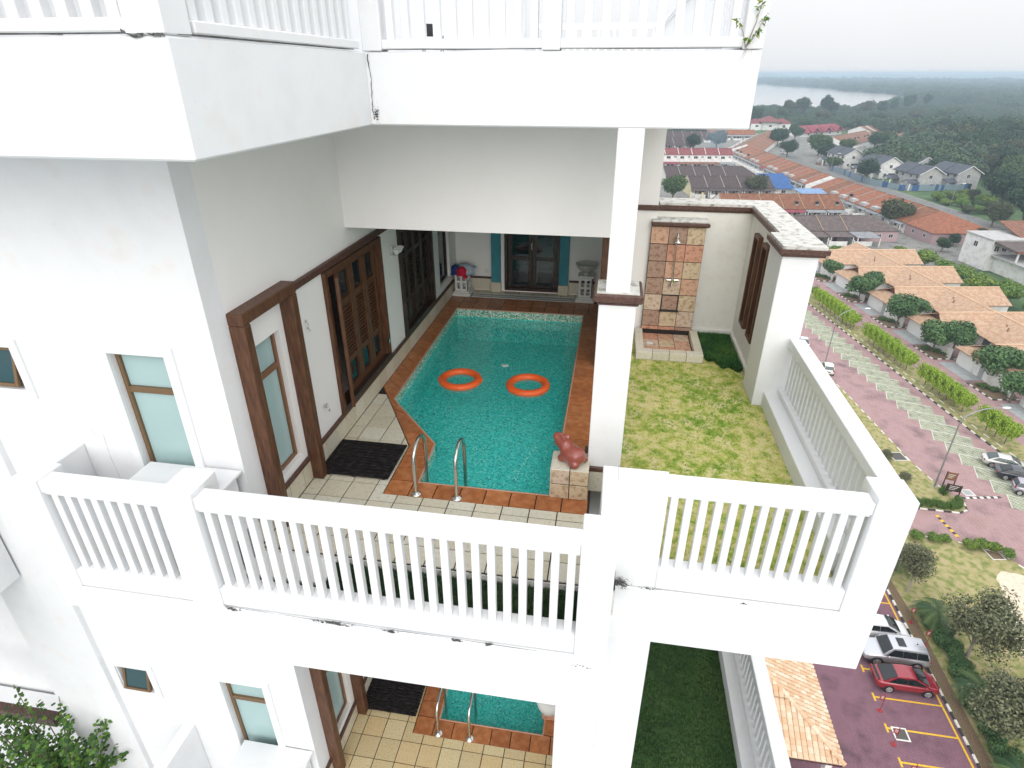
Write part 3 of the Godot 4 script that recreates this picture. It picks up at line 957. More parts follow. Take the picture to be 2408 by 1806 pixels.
func front_edge(T: Node3D) -> void:
	# left run, middle post, main run
	balustrade(T, Vector3(-4.94, 0.02, ZA), Vector3(-3.72, 1.08, ZA), 9, -0.19, 0.17)
	balustrade(T, Vector3(-3.40, 0.02, ZA), Vector3(-0.04, 1.08, ZA), 25, -0.19, 0.17)
	balustrade(T, Vector3(0.70, 0.06, ZB), Vector3(2.42, 1.08, ZB), 13, -0.19, 0.17)
	balustrade(T, Vector3(2.76, 0.32, -4.82), Vector3(2.76, 1.10, -8.12), 24, 0.24, 0.20, 0.045)
	var low := -S
	balustrade(T, Vector3(2.76, low + 0.32, -4.82), Vector3(2.76, low + 1.10, -8.12), 24, low + 0.24, 0.20, 0.045)
	for q in [[-5.22, -4.94, -3.90, ZA + 0.02, -0.50, 1.09], [-3.72, -3.40, -3.98, ZA + 0.02, -0.2, 1.13], [-0.04, 0.24, -4.0, ZA + 0.02, -0.2, 1.07], [2.42, 2.74, -4.82, ZB + 0.02, -0.2, 1.15], [2.44, 2.74, -4.80, ZB + 0.02, low - 0.2, low + 1.12]]:
		wbox(Vector3(q[0], q[4], q[2]), Vector3(q[1], q[5], q[3]), "post", M.rail, T, 0.008)
	wbox(Vector3(-5.215, -0.50, ZF), Vector3(-5.05, 1.06, -3.905), "wing_wall", M.white, T, 0.008)
	wbox(Vector3(-5.215, -S - 0.50, ZF), Vector3(-5.05, -S + 1.06, -3.4), "wing_wall", M.white, T, 0.008)
	wbox(Vector3(0.10, -0.2, -4.68), Vector3(0.24, 1.10, -4.0), "parapet", M.white, T, 0.008)
	wbox(Vector3(0.242, -0.2, -4.678), Vector3(0.70, 1.10, ZB), "parapet", M.white, T, 0.008)
	# edge beams
	wbox(Vector3(-5.22, -0.50, -3.88), Vector3(-3.83, -0.205, ZA + 0.015), "edge_beam", M.white, T, 0.008)
	wbox(Vector3(-3.83, -0.93, -3.90), Vector3(0.235, -0.205, ZA + 0.016), "edge_beam", M.white, T, 0.008)
	wbox(Vector3(0.26, -0.95, -4.75), Vector3(2.76, -0.205, ZB + 0.012), "edge_beam", M.white, T, 0.008)
	wbox(Vector3(2.40, -0.93, -11.3), Vector3(2.755, -0.30, -4.75), "edge_beam", M.white, T)
	wbox(Vector3(0.238, -0.92, -4.5), Vector3(0.258, -0.21, -3.9), "edge_beam", M.white, T)
	# slab of the terrace; the pool hangs below it
	wbox(Vector3(-5.05, -0.45, ZF), Vector3(-3.83, -0.21, -3.88), "balcony_slab", M.white, T)
	wbox(Vector3(XL, -0.62, ZF - 0.3), Vector3(-2.5, -0.05, -3.9), "slab_edge", M.inner, T)
	wbox(Vector3(-2.5, -0.62, -5.2), Vector3(0.235, -0.36, -3.9), "slab_edge", M.inner, T)
	wbox(Vector3(0.236, -0.62, -5.2), Vector3(2.40, -0.36, -4.74), "slab_edge", M.inner, T)
	wbox(Vector3(0.0, -0.62, -12.7), Vector3(2.40, -0.36, -5.2), "slab", M.inner, T)
	# lower columns
	wbox(Vector3(-0.22, -17.0, -4.95), Vector3(0.26, -0.93, -4.42), "column", M.white, T, 0.008)
	wbox(Vector3(0.26, -17.0, -4.95), Vector3(0.74, -0.95, ZB + 0.004), "column", M.white, T, 0.008)
	wbox(Vector3(2.42, -17.0, -4.8), Vector3(2.74, low - 0.2, -4.5), "column", M.white, T, 0.008)
	wbox(Vector3(2.38, low - 0.9, -11.3), Vector3(2.75, low + 0.24, -4.8), "plinth_wall", M.white, T, 0.006)
	wbox(Vector3(XL, low - 0.5, -4.24), Vector3(-0.2, low - 0.03, -3.6), "slab_edge", M.inner, T)

func garden_walls(T: Node3D) -> void:
	wbox(Vector3(0.78, -0.3, -11.30), Vector3(2.75, 2.28, -10.87), "garden_wall", M.garden_wall, T)
	wput(wall(8.5, 10.87, -0.3, 2.28, 0.36, [[9.24, 9.58, 0.55, 2.03], [9.88, 10.2, 0.55, 2.03]], Transform3D(Basis(Vector3(0, 0, -1), Vector3.UP, Vector3(1, 0, 0)) * Basis(Vector3(1, 0, 0), Vector3(0, 1, 0), Vector3(0, 0, -1)), Vector3(2.38, 0, 0))), "garden_wall", M.garden_wall, T)
	wbox(Vector3(2.245, -0.3, -8.86), Vector3(2.70, 2.26, -8.16), "garden_pier", M.white, T, 0.008)
	# slit frames
	for q in [[-9.6, -9.22], [-10.22, -9.86]]:
		var s := MB.new()
		s.xf = side_xf(2.38)
		ring(s, -q[1], -q[0], 0.52, 2.06, 0.06, -0.07, 0.2, 0.008)
		wput(s, "slit_frame", M.wood, T)
		wbox(Vector3(2.60, 0.55, q[0] + 0.02), Vector3(2.62, 2.03, q[1] - 0.02), "slit_backing", M.wood, T)
	# coping: brown moulding below a mossy top
	var poly := v2([[0.78, -11.36], [2.80, -11.36], [2.80, -8.08], [2.19, -8.08], [2.19, -8.92], [2.32, -8.92], [2.32, -10.81], [0.78, -10.81]])
	var mould_s := MB.new()
	mould_s.prism(poly, 2.275, 2.335)
	wput(mould_s, "coping_moulding", M.trim, T)
	var under := MB.new()
	under.prism(Geometry2D.offset_polygon(poly, -0.035)[0], 2.235, 2.276)
	wput(under, "coping_moulding", M.trim, T)
	var topc := MB.new()
	topc.prism(Geometry2D.offset_polygon(poly, -0.03)[0], 2.334, 2.375)
	wput(topc, "coping_top", M.weathered, T)
	# plinth below the side balustrade and foot of the garden walls
	wbox(Vector3(2.38, -0.3, -8.16), Vector3(2.755, 0.235, -4.82), "plinth_wall", M.white, T, 0.008)
	wbox(Vector3(2.33, -0.1, -10.87), Vector3(2.379, 0.10, -8.86), "wall_foot", M.garden_wall, T, 0.006)
	wbox(Vector3(1.62, -0.1, -10.869), Vector3(2.33, 0.10, -10.82), "wall_foot", M.garden_wall, T, 0.006)

func stains(T: Node3D) -> void:
	var F := Vector3(0, 0, 1)
	# open joints along the top of the fascia bands
	crack(T, [Vector3(-4.2, 4.527, -3.113), Vector3(-2.56, 4.527, -3.113)], 0.005, F, M.mould)
	crack(T, [Vector3(-2.5, 4.53, -3.113), Vector3(-2.3, 4.525, -3.113), Vector3(-2.26, 4.53, -3.113)], 0.012, F, M.mould)
	mould(T, Vector3(-2.30, 4.52, -3.113), Vector3(0.06, 0, 0), Vector3(0, 0.014, 0), 18, 0.012, F, M.mould)
	crack(T, [Vector3(-2.253, 4.53, -3.2), Vector3(-2.253, 4.527, -4.4), Vector3(-2.253, 4.53, -5.7)], 0.004, Vector3(1, 0, 0), M.mould)
	crack(T, [Vector3(-2.2, 4.53, -5.743), Vector3(-0.7, 4.532, -5.743), Vector3(1.08, 4.53, -5.743)], 0.004, F, M.mould)
	crack(T, [Vector3(-2.235, 4.5, -5.737), Vector3(-2.22, 4.3, -5.737), Vector3(-2.235, 4.1, -5.737), Vector3(-2.22, 3.95, -5.737)], 0.006, F, M.mould)
	mould(T, Vector3(-2.20, 4.02, -5.737), Vector3(0.03, 0, 0), Vector3(0, 0.11, 0), 30, 0.014, F, M.mould)
	# peeling paint along the foot of the main run
	for q in [[-2.3, 0.26, 40], [-1.72, 0.10, 14], [-3.30, 0.10, 14], [-1.1, 0.06, 8], [-0.80, 0.05, 8]]:
		mould(T, Vector3(q[0], -0.215, ZA + 0.017), Vector3(q[1], 0, 0), Vector3(0, 0.032, 0), q[2] * 2, 0.024, F, M.mould)
	crack(T, [Vector3(-3.39, -0.19, ZA + 0.016), Vector3(-2.6, -0.205, ZA + 0.016), Vector3(-1.4, -0.2, ZA + 0.016), Vector3(-0.1, -0.205, ZA + 0.016)], 0.004, F, M.mould)
	mould(T, Vector3(0.05, -0.33, ZA + 0.017), Vector3(0.12, 0, 0), Vector3(0, 0.03, 0), 26, 0.014, F, M.mould)
	# broken plaster at the corner of the garden run
	mould(T, Vector3(0.36, -0.16, ZB + 0.013), Vector3(0.13, 0, 0), Vector3(0, 0.10, 0), 150, 0.017, F, M.mould)
	mould(T, Vector3(0.64, -0.19, ZB + 0.013), Vector3(0.2, 0, 0), Vector3(0, 0.022, 0), 50, 0.012, F, M.mould)
	mould(T, Vector3(1.55, -0.24, ZB + 0.013), Vector3(0.05, 0, 0), Vector3(0, 0.02, 0), 14, 0.014, F, M.mould)
	# mildew left on the wall behind the upper balusters
	for i in 12:
		mould(T, Vector3(-2.847, 4.72 + rf(0, 0.05), -4.15 - i * 0.16), Vector3(0, 0, 0.03), Vector3(0, 0.06, 0), 22, 0.012, Vector3(1, 0, 0), M.mould)
	for i in 6:
		mould(T, Vector3(-3.9 + i * 0.19, 4.75, -3.947), Vector3(0.03, 0, 0), Vector3(0, 0.05, 0), 14, 0.012, F, M.mould)
	# hairline cracks on the front wall
	crack(T, [Vector3(-5.2, 1.55, ZF + 0.001), Vector3(-5.0, 1.4, ZF + 0.001), Vector3(-4.85, 1.1, ZF + 0.001)], 0.0012, F, M.mould)
	crack(T, [Vector3(-4.79, 1.2, ZF + 0.001), Vector3(-4.8, 0.9, ZF + 0.001), Vector3(-4.77, 0.6, ZF + 0.001)], 0.0015, F, M.mould)

# ---------------------------------------------------------------- terrace floor, pool, things on the terrace
func tiles_over(region: PackedVector2Array, xs: Array, zs: Array, y: float, mats: Array, parent: Node3D, joint := 0.013) -> void: # a tile for each cell of the grid, cut to the region
	for i in xs.size() - 1:
		for j in zs.size() - 1:
			var x0: float = xs[i] + joint / 2
			var x1: float = xs[i + 1] - joint / 2
			var z0: float = zs[j] + joint / 2
			var z1: float = zs[j + 1] - joint / 2
			for p in Geometry2D.intersect_polygons(v2([[x0, z0], [x1, z0], [x1, z1], [x0, z1]]), region):
				if p.size() < 3:
					continue
				var lift := rf(-0.0012, 0.0012)
				var s := MB.new()
				s.prism(p, y - 0.015, y + lift)
				wput(s, "tile", mats[rng.randi() % mats.size()], parent)

func steps(a: float, b: float, by: float) -> Array:
	var o := []
	var x := a
	while x < b - 0.001:
		o.append(x)
		x += by
	o.append(b)
	return o

func strip_tiles(a: Vector2, b: Vector2, c: Vector2, d: Vector2, n: int, y: float, parent: Node3D) -> void: # outer edge a-b, inner edge c-d
	for i in n:
		var t0 := float(i) / n
		var t1 := float(i + 1) / n
		var q := [a.lerp(b, t0), a.lerp(b, t1), c.lerp(d, t1), c.lerp(d, t0)]
		var mid: Vector2 = (q[0] + q[1] + q[2] + q[3]) / 4
		var poly := PackedVector2Array()
		for p in q:
			poly.append(p + (mid - p).normalized() * 0.009)
		var s := MB.new()
		s.prism(poly, y - 0.02, y + 0.003 + rf(-0.001, 0.001))
		wput(s, "coping_tile", M.clay[rng.randi() % 4], parent)

func pool(y: float, label: String, k: int) -> void:
	var inner := [Vector2(-2.05, -5.54), Vector2(-2.09, -6.39), Vector2(-3.03, -7.47), Vector2(-3.05, -11.46), Vector2(-0.40, -11.46), Vector2(-0.43, -5.54)]
	var P := thing("swimming_pool", label, "pool", Vector3(-1.7, y, -8.5))
	var basin := MB.new()
	var poly := PackedVector2Array(inner)
	var wl := y - 0.19
	var deep := y - 0.7
	basin.sheet(poly, deep)
	var mid := Vector3(-1.6, y, -8.5)
	var bandm := MB.new()
	inner = Array(Geometry2D.offset_polygon(poly, -0.006)[0])
	for i in inner.size():
		var a: Vector2 = inner[i]
		var b: Vector2 = inner[(i + 1) % inner.size()]
		var m3 := mid - Vector3((a + b).x / 2, y, (a + b).y / 2)
		basin.face([Vector3(a.x, deep, a.y), Vector3(b.x, deep, b.y), Vector3(b.x, wl + 0.02, b.y), Vector3(a.x, wl + 0.02, a.y)], m3)
		bandm.face([Vector3(a.x, wl + 0.02, a.y), Vector3(b.x, wl + 0.02, b.y), Vector3(b.x, y - 0.02, b.y), Vector3(a.x, y - 0.02, a.y)], m3)
	wput(basin, "basin", M.mosaic, P)
	wput(bandm, "waterline_band", M.mosaic_band, P)
	var shell := MB.new()
	shell.prism(v2([[-3.33, -12.1], [-0.02, -12.1], [-0.02, -5.25], [-2.45, -5.25], [-2.45, -6.3], [-3.33, -7.8]]), deep - 0.2, deep - 0.01)
	wput(shell, "pool_shell", M.inner, P)
	# coping
	strip_tiles(Vector2(-2.39, -5.27), Vector2(-0.02, -5.27), Vector2(-2.39, -5.55), Vector2(-0.02, -5.55), 8, y, P)
	strip_tiles(Vector2(-2.40, -6.29), Vector2(-2.39, -5.555), Vector2(-2.09, -6.40), Vector2(-2.05, -5.555), 3, y, P)
	strip_tiles(Vector2(-3.32, -7.83), Vector2(-2.40, -6.29), Vector2(-3.03, -7.48), Vector2(-2.09, -6.40), 5, y, P)
	strip_tiles(Vector2(-3.32, -11.46), Vector2(-3.32, -7.83), Vector2(-3.05, -11.46), Vector2(-3.03, -7.48), 13, y, P)
	strip_tiles(Vector2(-0.02, -5.555), Vector2(-0.02, -11.46), Vector2(-0.43, -5.555), Vector2(-0.40, -11.46), 19, y, P)
	strip_tiles(Vector2(-3.32, -11.78), Vector2(-0.02, -11.78), Vector2(-3.32, -11.465), Vector2(-0.02, -11.465), 11, y, P)
	strip_tiles(Vector2(-3.32, -12.18), Vector2(-0.02, -12.18), Vector2(-3.32, -11.785), Vector2(-0.02, -11.785), 11, y, P)
	var nose := MB.new()
	var loop := []
	for p in inner:
		loop.append(Vector3(p.x, y - 0.006, p.y))
	for i in loop.size():
		nose.tube([loop[i], loop[(i + 1) % loop.size()]], 0.014, 8)
	wput(nose, "nosing", M.nosing, P)
	# grate of the overflow channel behind the pool
	var g := sub(P, "drain_grate")
	wbox(Vector3(-2.92, y - 0.03, -12.49), Vector3(-0.62, y - 0.012, -12.21), "channel", M.grout, g)
	var bars := MB.new()
	for i in 92:
		bars.box(Vector3(-2.91 + i * 0.025, y - 0.008, -12.485), Vector3(-2.91 + i * 0.025 + 0.013, y + 0.002, -12.215))
	for z in [-12.48, -12.35, -12.23]:
		bars.box(Vector3(-2.92, y - 0.012, z), Vector3(-0.62, y - 0.001, z + 0.012))
	tag(wput(bars, "grate_bars", M.plaster, g), "", "", "", "stuff")
	var w := MB.new()
	w.sheet(poly, wl)
	struct(w, "pool_water", M.pool_water)

func floors() -> void:
	for k in 2:
		var y := -S * k
		var fl := setting("terrace_floor")
		var base := MB.new()
		var region := v2([[XL, -4.24], [0.30, -4.24], [0.30, -5.27], [-2.40, -5.27], [-2.41, -6.29], [-3.325, -7.83], [XL, -7.83]])
		base.prism(region, y - 0.34, y - 0.0125)
		base.prism(v2([[XL, -12.72], [0.0, -12.72], [0.0, -11.46], [XL, -11.46]]), y - 0.3, y - 0.0125)
		base.prism(v2([[-3.34, -11.46], [-3.05, -11.46], [-3.03, -7.47], [-2.09, -6.39], [-2.05, -5.54], [-0.43, -5.54], [-0.40, -11.46], [0.0, -11.46], [0.0, -5.272], [-2.39, -5.272], [-2.405, -6.292], [-3.322, -7.832], [-3.34, -7.832]]), y - 0.3, y - 0.0195)
		wput(base, "bedding", M.grout, fl)
		var mats: Array = M.tile if k == 0 else M.old_tile
		tiles_over(v2([[XL + 0.02, -4.24], [0.28, -4.24], [0.28, -5.27], [-2.395, -5.27], [-2.41, -6.29], [-3.325, -7.83]]), [XL + 0.02] + steps(-3.14, 0.28, 0.31), steps(-7.60, -5.13, 0.31) + [-4.81, -4.50, -4.243], y, mats, fl)
		tiles_over(v2([[XL, -12.72], [0.0, -12.72], [0.0, -12.18], [XL, -12.18]]), [XL + 0.02] + steps(-3.14, 0.0, 0.31), [-12.71, -12.50], y, mats, fl)
		var edge := MB.new()
		edge.box(Vector3(XL, y - 0.34, -4.239), Vector3(0.30, y - 0.02, -4.225))
		wput(edge, "floor_edge", M.weathered, fl)
		# duckboard
		var mat := thing("duckboard", "dark wet slatted duckboard on the cream tiles beside the pool coping" if k == 0 else "dark slatted duckboard on the yellowed tiles of the lower terrace", "mat", Vector3(-2.87, y, -5.9))
		for i in 13:
			wbox(Vector3(-3.31, y + 0.016, -6.26 + i * 0.058), Vector3(-2.415, y + 0.034, -6.26 + i * 0.058 + 0.050), "slat", M.deck, mat, 0.005)
		for x in [-3.2, -2.88, -2.5]:
			wbox(Vector3(x, y + 0.002, -6.25), Vector3(x + 0.04, y + 0.0155, -5.52), "bearer", M.deck, mat)
	pool(0.0, "upper terrace swimming pool with green mosaic and terracotta coping", 0)
	pool(-S, "dark swimming pool of the lower terrace beneath the white edge beam", 1)

func rails(y: float) -> void: # the two ladder rails at the shallow corner
	for i in 2:
		var x := -2.0 + i * 0.485
		var L := thing("pool_ladder_rail", ["left", "right"][i] + " steel grab rail of the " + ("upper" if y == 0.0 else "lower") + " pool, arched over the front coping", "grab rail", Vector3(x, y, -5.32), 0.0, "grab rails")
		var p := [Vector3(0, 0, 0), Vector3(0, 0.42, 0)]
		for a in 9:
			var t := PI * a / 8.0
			p.append(Vector3(-0.01 * a / 8.0, 0.42 + 0.20 * sin(t), -0.23 + 0.23 * cos(t)))
		p.append(Vector3(-0.012, 0.1, -0.47))
		p.append(Vector3(-0.014, -0.75, -0.48))
		var s := MB.new()
		s.tube(p, 0.022, 12)
		put(s, "rail", M.steel, L)
		var f := MB.new()
		f.lathe([Vector2(0.0, 0.0), Vector2(0.062, 0.003), Vector2(0.06, 0.014), Vector2(0.034, 0.03), Vector2(0.026, 0.036), Vector2(0.02, 0.04)], Vector3.ZERO, 18)
		put(f, "flange", M.steel, L)

func lifebuoy(at: Vector3, turn: float, label: String) -> void:
	var o := thing("lifebuoy", label, "lifebuoy", at, turn, "lifebuoys floating in the pool")
	var g := []
	for i in 40:
		var a := TAU * i / 40
		var row := []
		for j in 14:
			var b := TAU * j / 14
			var r := 0.297 + 0.064 * cos(b)
			row.append(Vector3(cos(a) * r, 0.058 * sin(b), sin(a) * r))
		g.append(row)
	var s := MB.new()
	s.grid(g, true, true)
	put(s, "ring", M.buoy, o)
	for i in 4:
		var a := TAU * (i + 0.15) / 4
		var b := MB.new()
		b.xf = Transform3D(Basis(Vector3.UP, -a), Vector3.ZERO)
		b.box(Vector3(0.318, 0.005, -0.032), Vector3(0.374, 0.026, 0.032), 0.006)
		b.box(Vector3(0.352, -0.035, -0.036), Vector3(0.37, 0.02, -0.024), 0.003)
		b.box(Vector3(0.352, -0.035, 0.024), Vector3(0.37, 0.02, 0.036), 0.003)
		put(b, "cleat", M.buoy, o)

func hippo() -> void: # spouting figure on its tiled block
	var B := thing("statue_block", "tiled stone block at the pool corner under the hippo figure", "pedestal", Vector3(-0.25, 0, -5.7))
	wbox(Vector3(-0.455, 0.003, -5.885), Vector3(-0.035, 0.392, -5.525), "core", M.grout, B)
	for i in 2:
		for j in 2:
			wbox(Vector3(-0.46 + i * 0.215 + 0.004, 0.006 + j * 0.2, -5.526), Vector3(-0.46 + i * 0.215 + 0.209, 0.006 + j * 0.2 + 0.19, -5.513), "tile", M.slate[[2, 0, 2, 2][i * 2 + j]], B, 0.004)
			wbox(Vector3(-0.46 + i * 0.215 + 0.004, 0.391, -5.70 - j * 0.19), Vector3(-0.46 + i * 0.215 + 0.209, 0.402, -5.515 - j * 0.19), "tile", M.tile[i + j], B, 0.004)
			wbox(Vector3(-0.468, 0.006 + j * 0.2, -5.705 - i * 0.185), Vector3(-0.454, 0.006 + j * 0.2 + 0.19, -5.525 - i * 0.185), "tile", M.tile[i], B, 0.004)
	var H := thing("hippo_figure", "glossy red-brown ceramic hippo figure sitting on the tiled block", "figurine", Vector3(-0.235, 0.403, -5.69), 2.55)
	# one closed body: swept blobs merged as a field
	var blobs := [ # centre, radius: x runs forward to the snout
		[Vector3(0.0, 0.105, 0), Vector3(0.135, 0.105, 0.115)], [Vector3(-0.06, 0.10, 0), Vector3(0.10, 0.10, 0.11)], [Vector3(0.09, 0.16, 0), Vector3(0.085, 0.085, 0.085)],
		[Vector3(0.155, 0.215, 0), Vector3(0.085, 0.06, 0.068)], [Vector3(0.215, 0.255, 0), Vector3(0.055, 0.045, 0.06)], [Vector3(0.20, 0.165, 0), Vector3(0.06, 0.025, 0.05)],
		[Vector3(0.10, 0.04, 0.075), Vector3(0.045, 0.045, 0.035)], [Vector3(0.10, 0.04, -0.075), Vector3(0.045, 0.045, 0.035)], [Vector3(-0.09, 0.04, 0.09), Vector3(0.06, 0.042, 0.04)], [Vector3(-0.09, 0.04, -0.09), Vector3(0.06, 0.042, 0.04)],
		[Vector3(0.10, 0.275, 0.045), Vector3(0.018, 0.028, 0.014)], [Vector3(0.10, 0.275, -0.045), Vector3(0.018, 0.028, 0.014)], [Vector3(0.15, 0.272, 0.032), Vector3(0.018, 0.016, 0.014)], [Vector3(0.15, 0.272, -0.032), Vector3(0.018, 0.016, 0.014)]]
	put(blob_mesh(blobs, 0.011, 0.05), "body", M.hippo, H)
	var mth := MB.new()
	mth.ball(Vector3(0.225, 0.205, 0), Vector3(0.03, 0.018, 0.04), 10)
	put(mth, "mouth", M.red, H)
	# the thin spout of water and the ripple where it falls
	var sp := MB.new()
	for i in 30:
		var t := i / 29.0
		var p := Vector3(-0.42, 0.62, -5.84).lerp(Vector3(-0.95, -0.19, -5.98), t)
		p.y += 0.36 * t * (1.0 - t) * 2.0
		if i > 12 and rng.randf() < 0.85:
			sp.ball(p + Vector3(rf(-0.008, 0.008), rf(-0.008, 0.008), rf(-0.008, 0.008)), Vector3(0.0055, 0.007, 0.0055) * rf(0.7, 1.4), 6)
	var drops := put(sp, "water_spout", M.plaster, self)
	drops.set_meta("kind", "stuff")
	tag(drops, "thin broken jet of water drops falling into the pool", "water jet")

func blob_mesh(blobs: Array, cell: float, blend: float) -> ArrayMesh: # surface nets over a smooth union of ellipsoids
	var lo := Vector3.INF
	var hi := -Vector3.INF
	for b in blobs:
		lo = lo.min(b[0] - b[1])
		hi = hi.max(b[0] + b[1])
	lo -= Vector3.ONE * cell * 3
	hi += Vector3.ONE * cell * 3
	lo.y = maxf(lo.y, -cell * 2)
	var n := Vector3i(((hi - lo) / cell).ceil()) + Vector3i.ONE
	var f := PackedFloat32Array()
	f.resize(n.x * n.y * n.z)
	for z in n.z:
		for y in n.y:
			for x in n.x:
				var p := lo + Vector3(x, y, z) * cell
				var d := 0.0
				for b in blobs:
					var q: Vector3 = (p - b[0]) / b[1]
					var r: float = minf(b[1].x, minf(b[1].y, b[1].z))
					var e := (q.length() - 1.0) * r
					d += exp(-e / (blend * 0.22))
				f[x + n.x * (y + n.y * z)] = maxf(-log(maxf(d, 1e-12)) * blend * 0.22, -p.y)
	var at := {}
	var s := MB.new()
	var val := func(x: int, y: int, z: int) -> float: return f[x + n.x * (y + n.y * z)]
	var grad := func(x: int, y: int, z: int) -> Vector3:
		var g := func(a: int, b: int, c: int) -> float: return f[clampi(a, 0, n.x - 1) + n.x * (clampi(b, 0, n.y - 1) + n.y * clampi(c, 0, n.z - 1))]
		return Vector3(g.call(x + 2, y, z) - g.call(x - 1, y, z), g.call(x, y + 2, z) - g.call(x, y - 1, z), g.call(x, y, z + 2) - g.call(x, y, z - 1)).normalized()
	for z in n.z - 1:
		for y in n.y - 1:
			for x in n.x - 1:
				var sum := Vector3.ZERO
				var cnt := 0
				var c := []
				for k in 8:
					c.append(val.call(x + (k & 1), y + ((k >> 1) & 1), z + (k >> 2)))
				for e in [[0, 1], [2, 3], [4, 5], [6, 7], [0, 2], [1, 3], [4, 6], [5, 7], [0, 4], [1, 5], [2, 6], [3, 7]]:
					if (c[e[0]] < 0.0) != (c[e[1]] < 0.0):
						var t: float = c[e[0]] / (c[e[0]] - c[e[1]])
						var a := Vector3(e[0] & 1, (e[0] >> 1) & 1, e[0] >> 2)
						var b := Vector3(e[1] & 1, (e[1] >> 1) & 1, e[1] >> 2)
						sum += a.lerp(b, t)
						cnt += 1
				if cnt:
					at[Vector3i(x, y, z)] = [lo + (Vector3(x, y, z) + sum / cnt) * cell, grad.call(x, y, z)]
	for p in at:
		for axis in 3:
			var d := Vector3i.ZERO
			d[axis] = 1
			var u := Vector3i.ZERO
			u[(axis + 1) % 3] = 1
			var w := Vector3i.ZERO
			w[(axis + 2) % 3] = 1
			if not (at.has(p - u) and at.has(p - w) and at.has(p - u - w)):
				continue
			var v0: float = val.call(p.x, p.y, p.z)
			var v1: float = val.call(p.x + d.x, p.y + d.y, p.z + d.z)
			if (v0 < 0.0) == (v1 < 0.0):
				continue
			var q := [at[p], at[p - u], at[p - u - w], at[p - w]]
			s.smooth(q[0][0], q[1][0], q[2][0], q[0][1], q[1][1], q[2][1])
			s.smooth(q[0][0], q[2][0], q[3][0], q[0][1], q[2][1], q[3][1])
	return s.mesh()

func lattice_pedestal(at: Vector3, label: String) -> void:
	var o := thing("lattice_pedestal", label, "pedestal", at, 0.0, "white lattice pedestals by the back wall")
	var b := MB.new()
	b.box(Vector3(-0.2, 0, -0.2), Vector3(0.2, 0.07, 0.2), 0.012)
	b.box(Vector3(-0.175, 0.07, -0.175), Vector3(0.175, 0.11, 0.175), 0.012)
	put(b, "base", M.plaster, o)
	var s := MB.new()
	for k in 4:
		s.xf = Transform3D(Basis(Vector3.UP, k * PI / 2), Vector3.ZERO)
		for x in [-0.145, -0.025, 0.095]:
			s.box(Vector3(x, 0.111, 0.12), Vector3(x + 0.05, 0.53, 0.145 if x > -0.14 else 0.1449), 0.003)
		for y in [0.111, 0.295, 0.48]:
			s.box(Vector3(-0.095, y, 0.121), Vector3(0.095, y + 0.05, 0.1445), 0.003)
	put(s, "lattice", M.plaster, o)
	var t := MB.new()
	t.box(Vector3(-0.17, 0.531, -0.17), Vector3(0.17, 0.58, 0.17), 0.012)
	put(t, "top", M.plaster, o)

func cloths() -> void: # towels and clothes left on the left pedestal
	var cols := [[Color(0.42, 0.5, 0.58), "pale blue translucent cloth bundled on the left lattice pedestal", Vector3(-3.05, 0.60, -12.34), Vector3(0.22, 0.10, 0.17)], [Color(0.02, 0.045, 0.20), "dark blue garment bunched at the left pedestal's edge", Vector3(-3.24, 0.595, -12.26), Vector3(0.12, 0.09, 0.12)], [Color(0.62, 0.015, 0.05), "red garment hanging over the left pedestal's front", Vector3(-3.09, 0.60, -12.17), Vector3(0.10, 0.07, 0.10)]]
	for q in cols:
		var g := []
		var size: Vector3 = q[3]
		var n := noise(3.0, 3, g.size() + int(size.x * 100))
		for i in 20:
			var row := []
			for j in 20:
				var a := i / 19.0 * 2 - 1
				var b := j / 19.0 * 2 - 1
				var r := minf(1.0, sqrt(a * a + b * b))
				var h := size.y * (1.0 - r * r) + 0.03 * n.get_noise_2d(a * 2.2, b * 2.2) - (0.12 if r > 0.75 and b > 0.2 else 0.0) * (r - 0.7) * 3
				row.append(Vector3(a * size.x * (1 + 0.15 * n.get_noise_2d(b * 3, 7)), h, b * size.z * (1 + 0.2 * n.get_noise_2d(a * 3, 3))))
			g.append(row)
		var s := MB.new()
		s.grid(g)
		var m := plain(q[0], 0.85)
		m.cull_mode = BaseMaterial3D.CULL_DISABLED
		var o := put(s, "cloth", m, self, q[2])
		tag(o, q[1], "cloth")
	var fl := MB.new()
	fl.slab([Vector3(-3.13, 0.60, -12.17), Vector3(-3.02, 0.60, -12.165), Vector3(-2.975, 0.43, -12.155), Vector3(-3.05, 0.40, -12.155), Vector3(-3.09, 0.5, -12.155)], 0.012, Vector3(0, 0, 1))
	var o := wput(fl, "cloth", plain(Color(0.62, 0.02, 0.055), 0.85), self)
	o.name = numbered("cloth")
	tag(o, "red sleeve hanging down the left pedestal's lattice", "cloth")

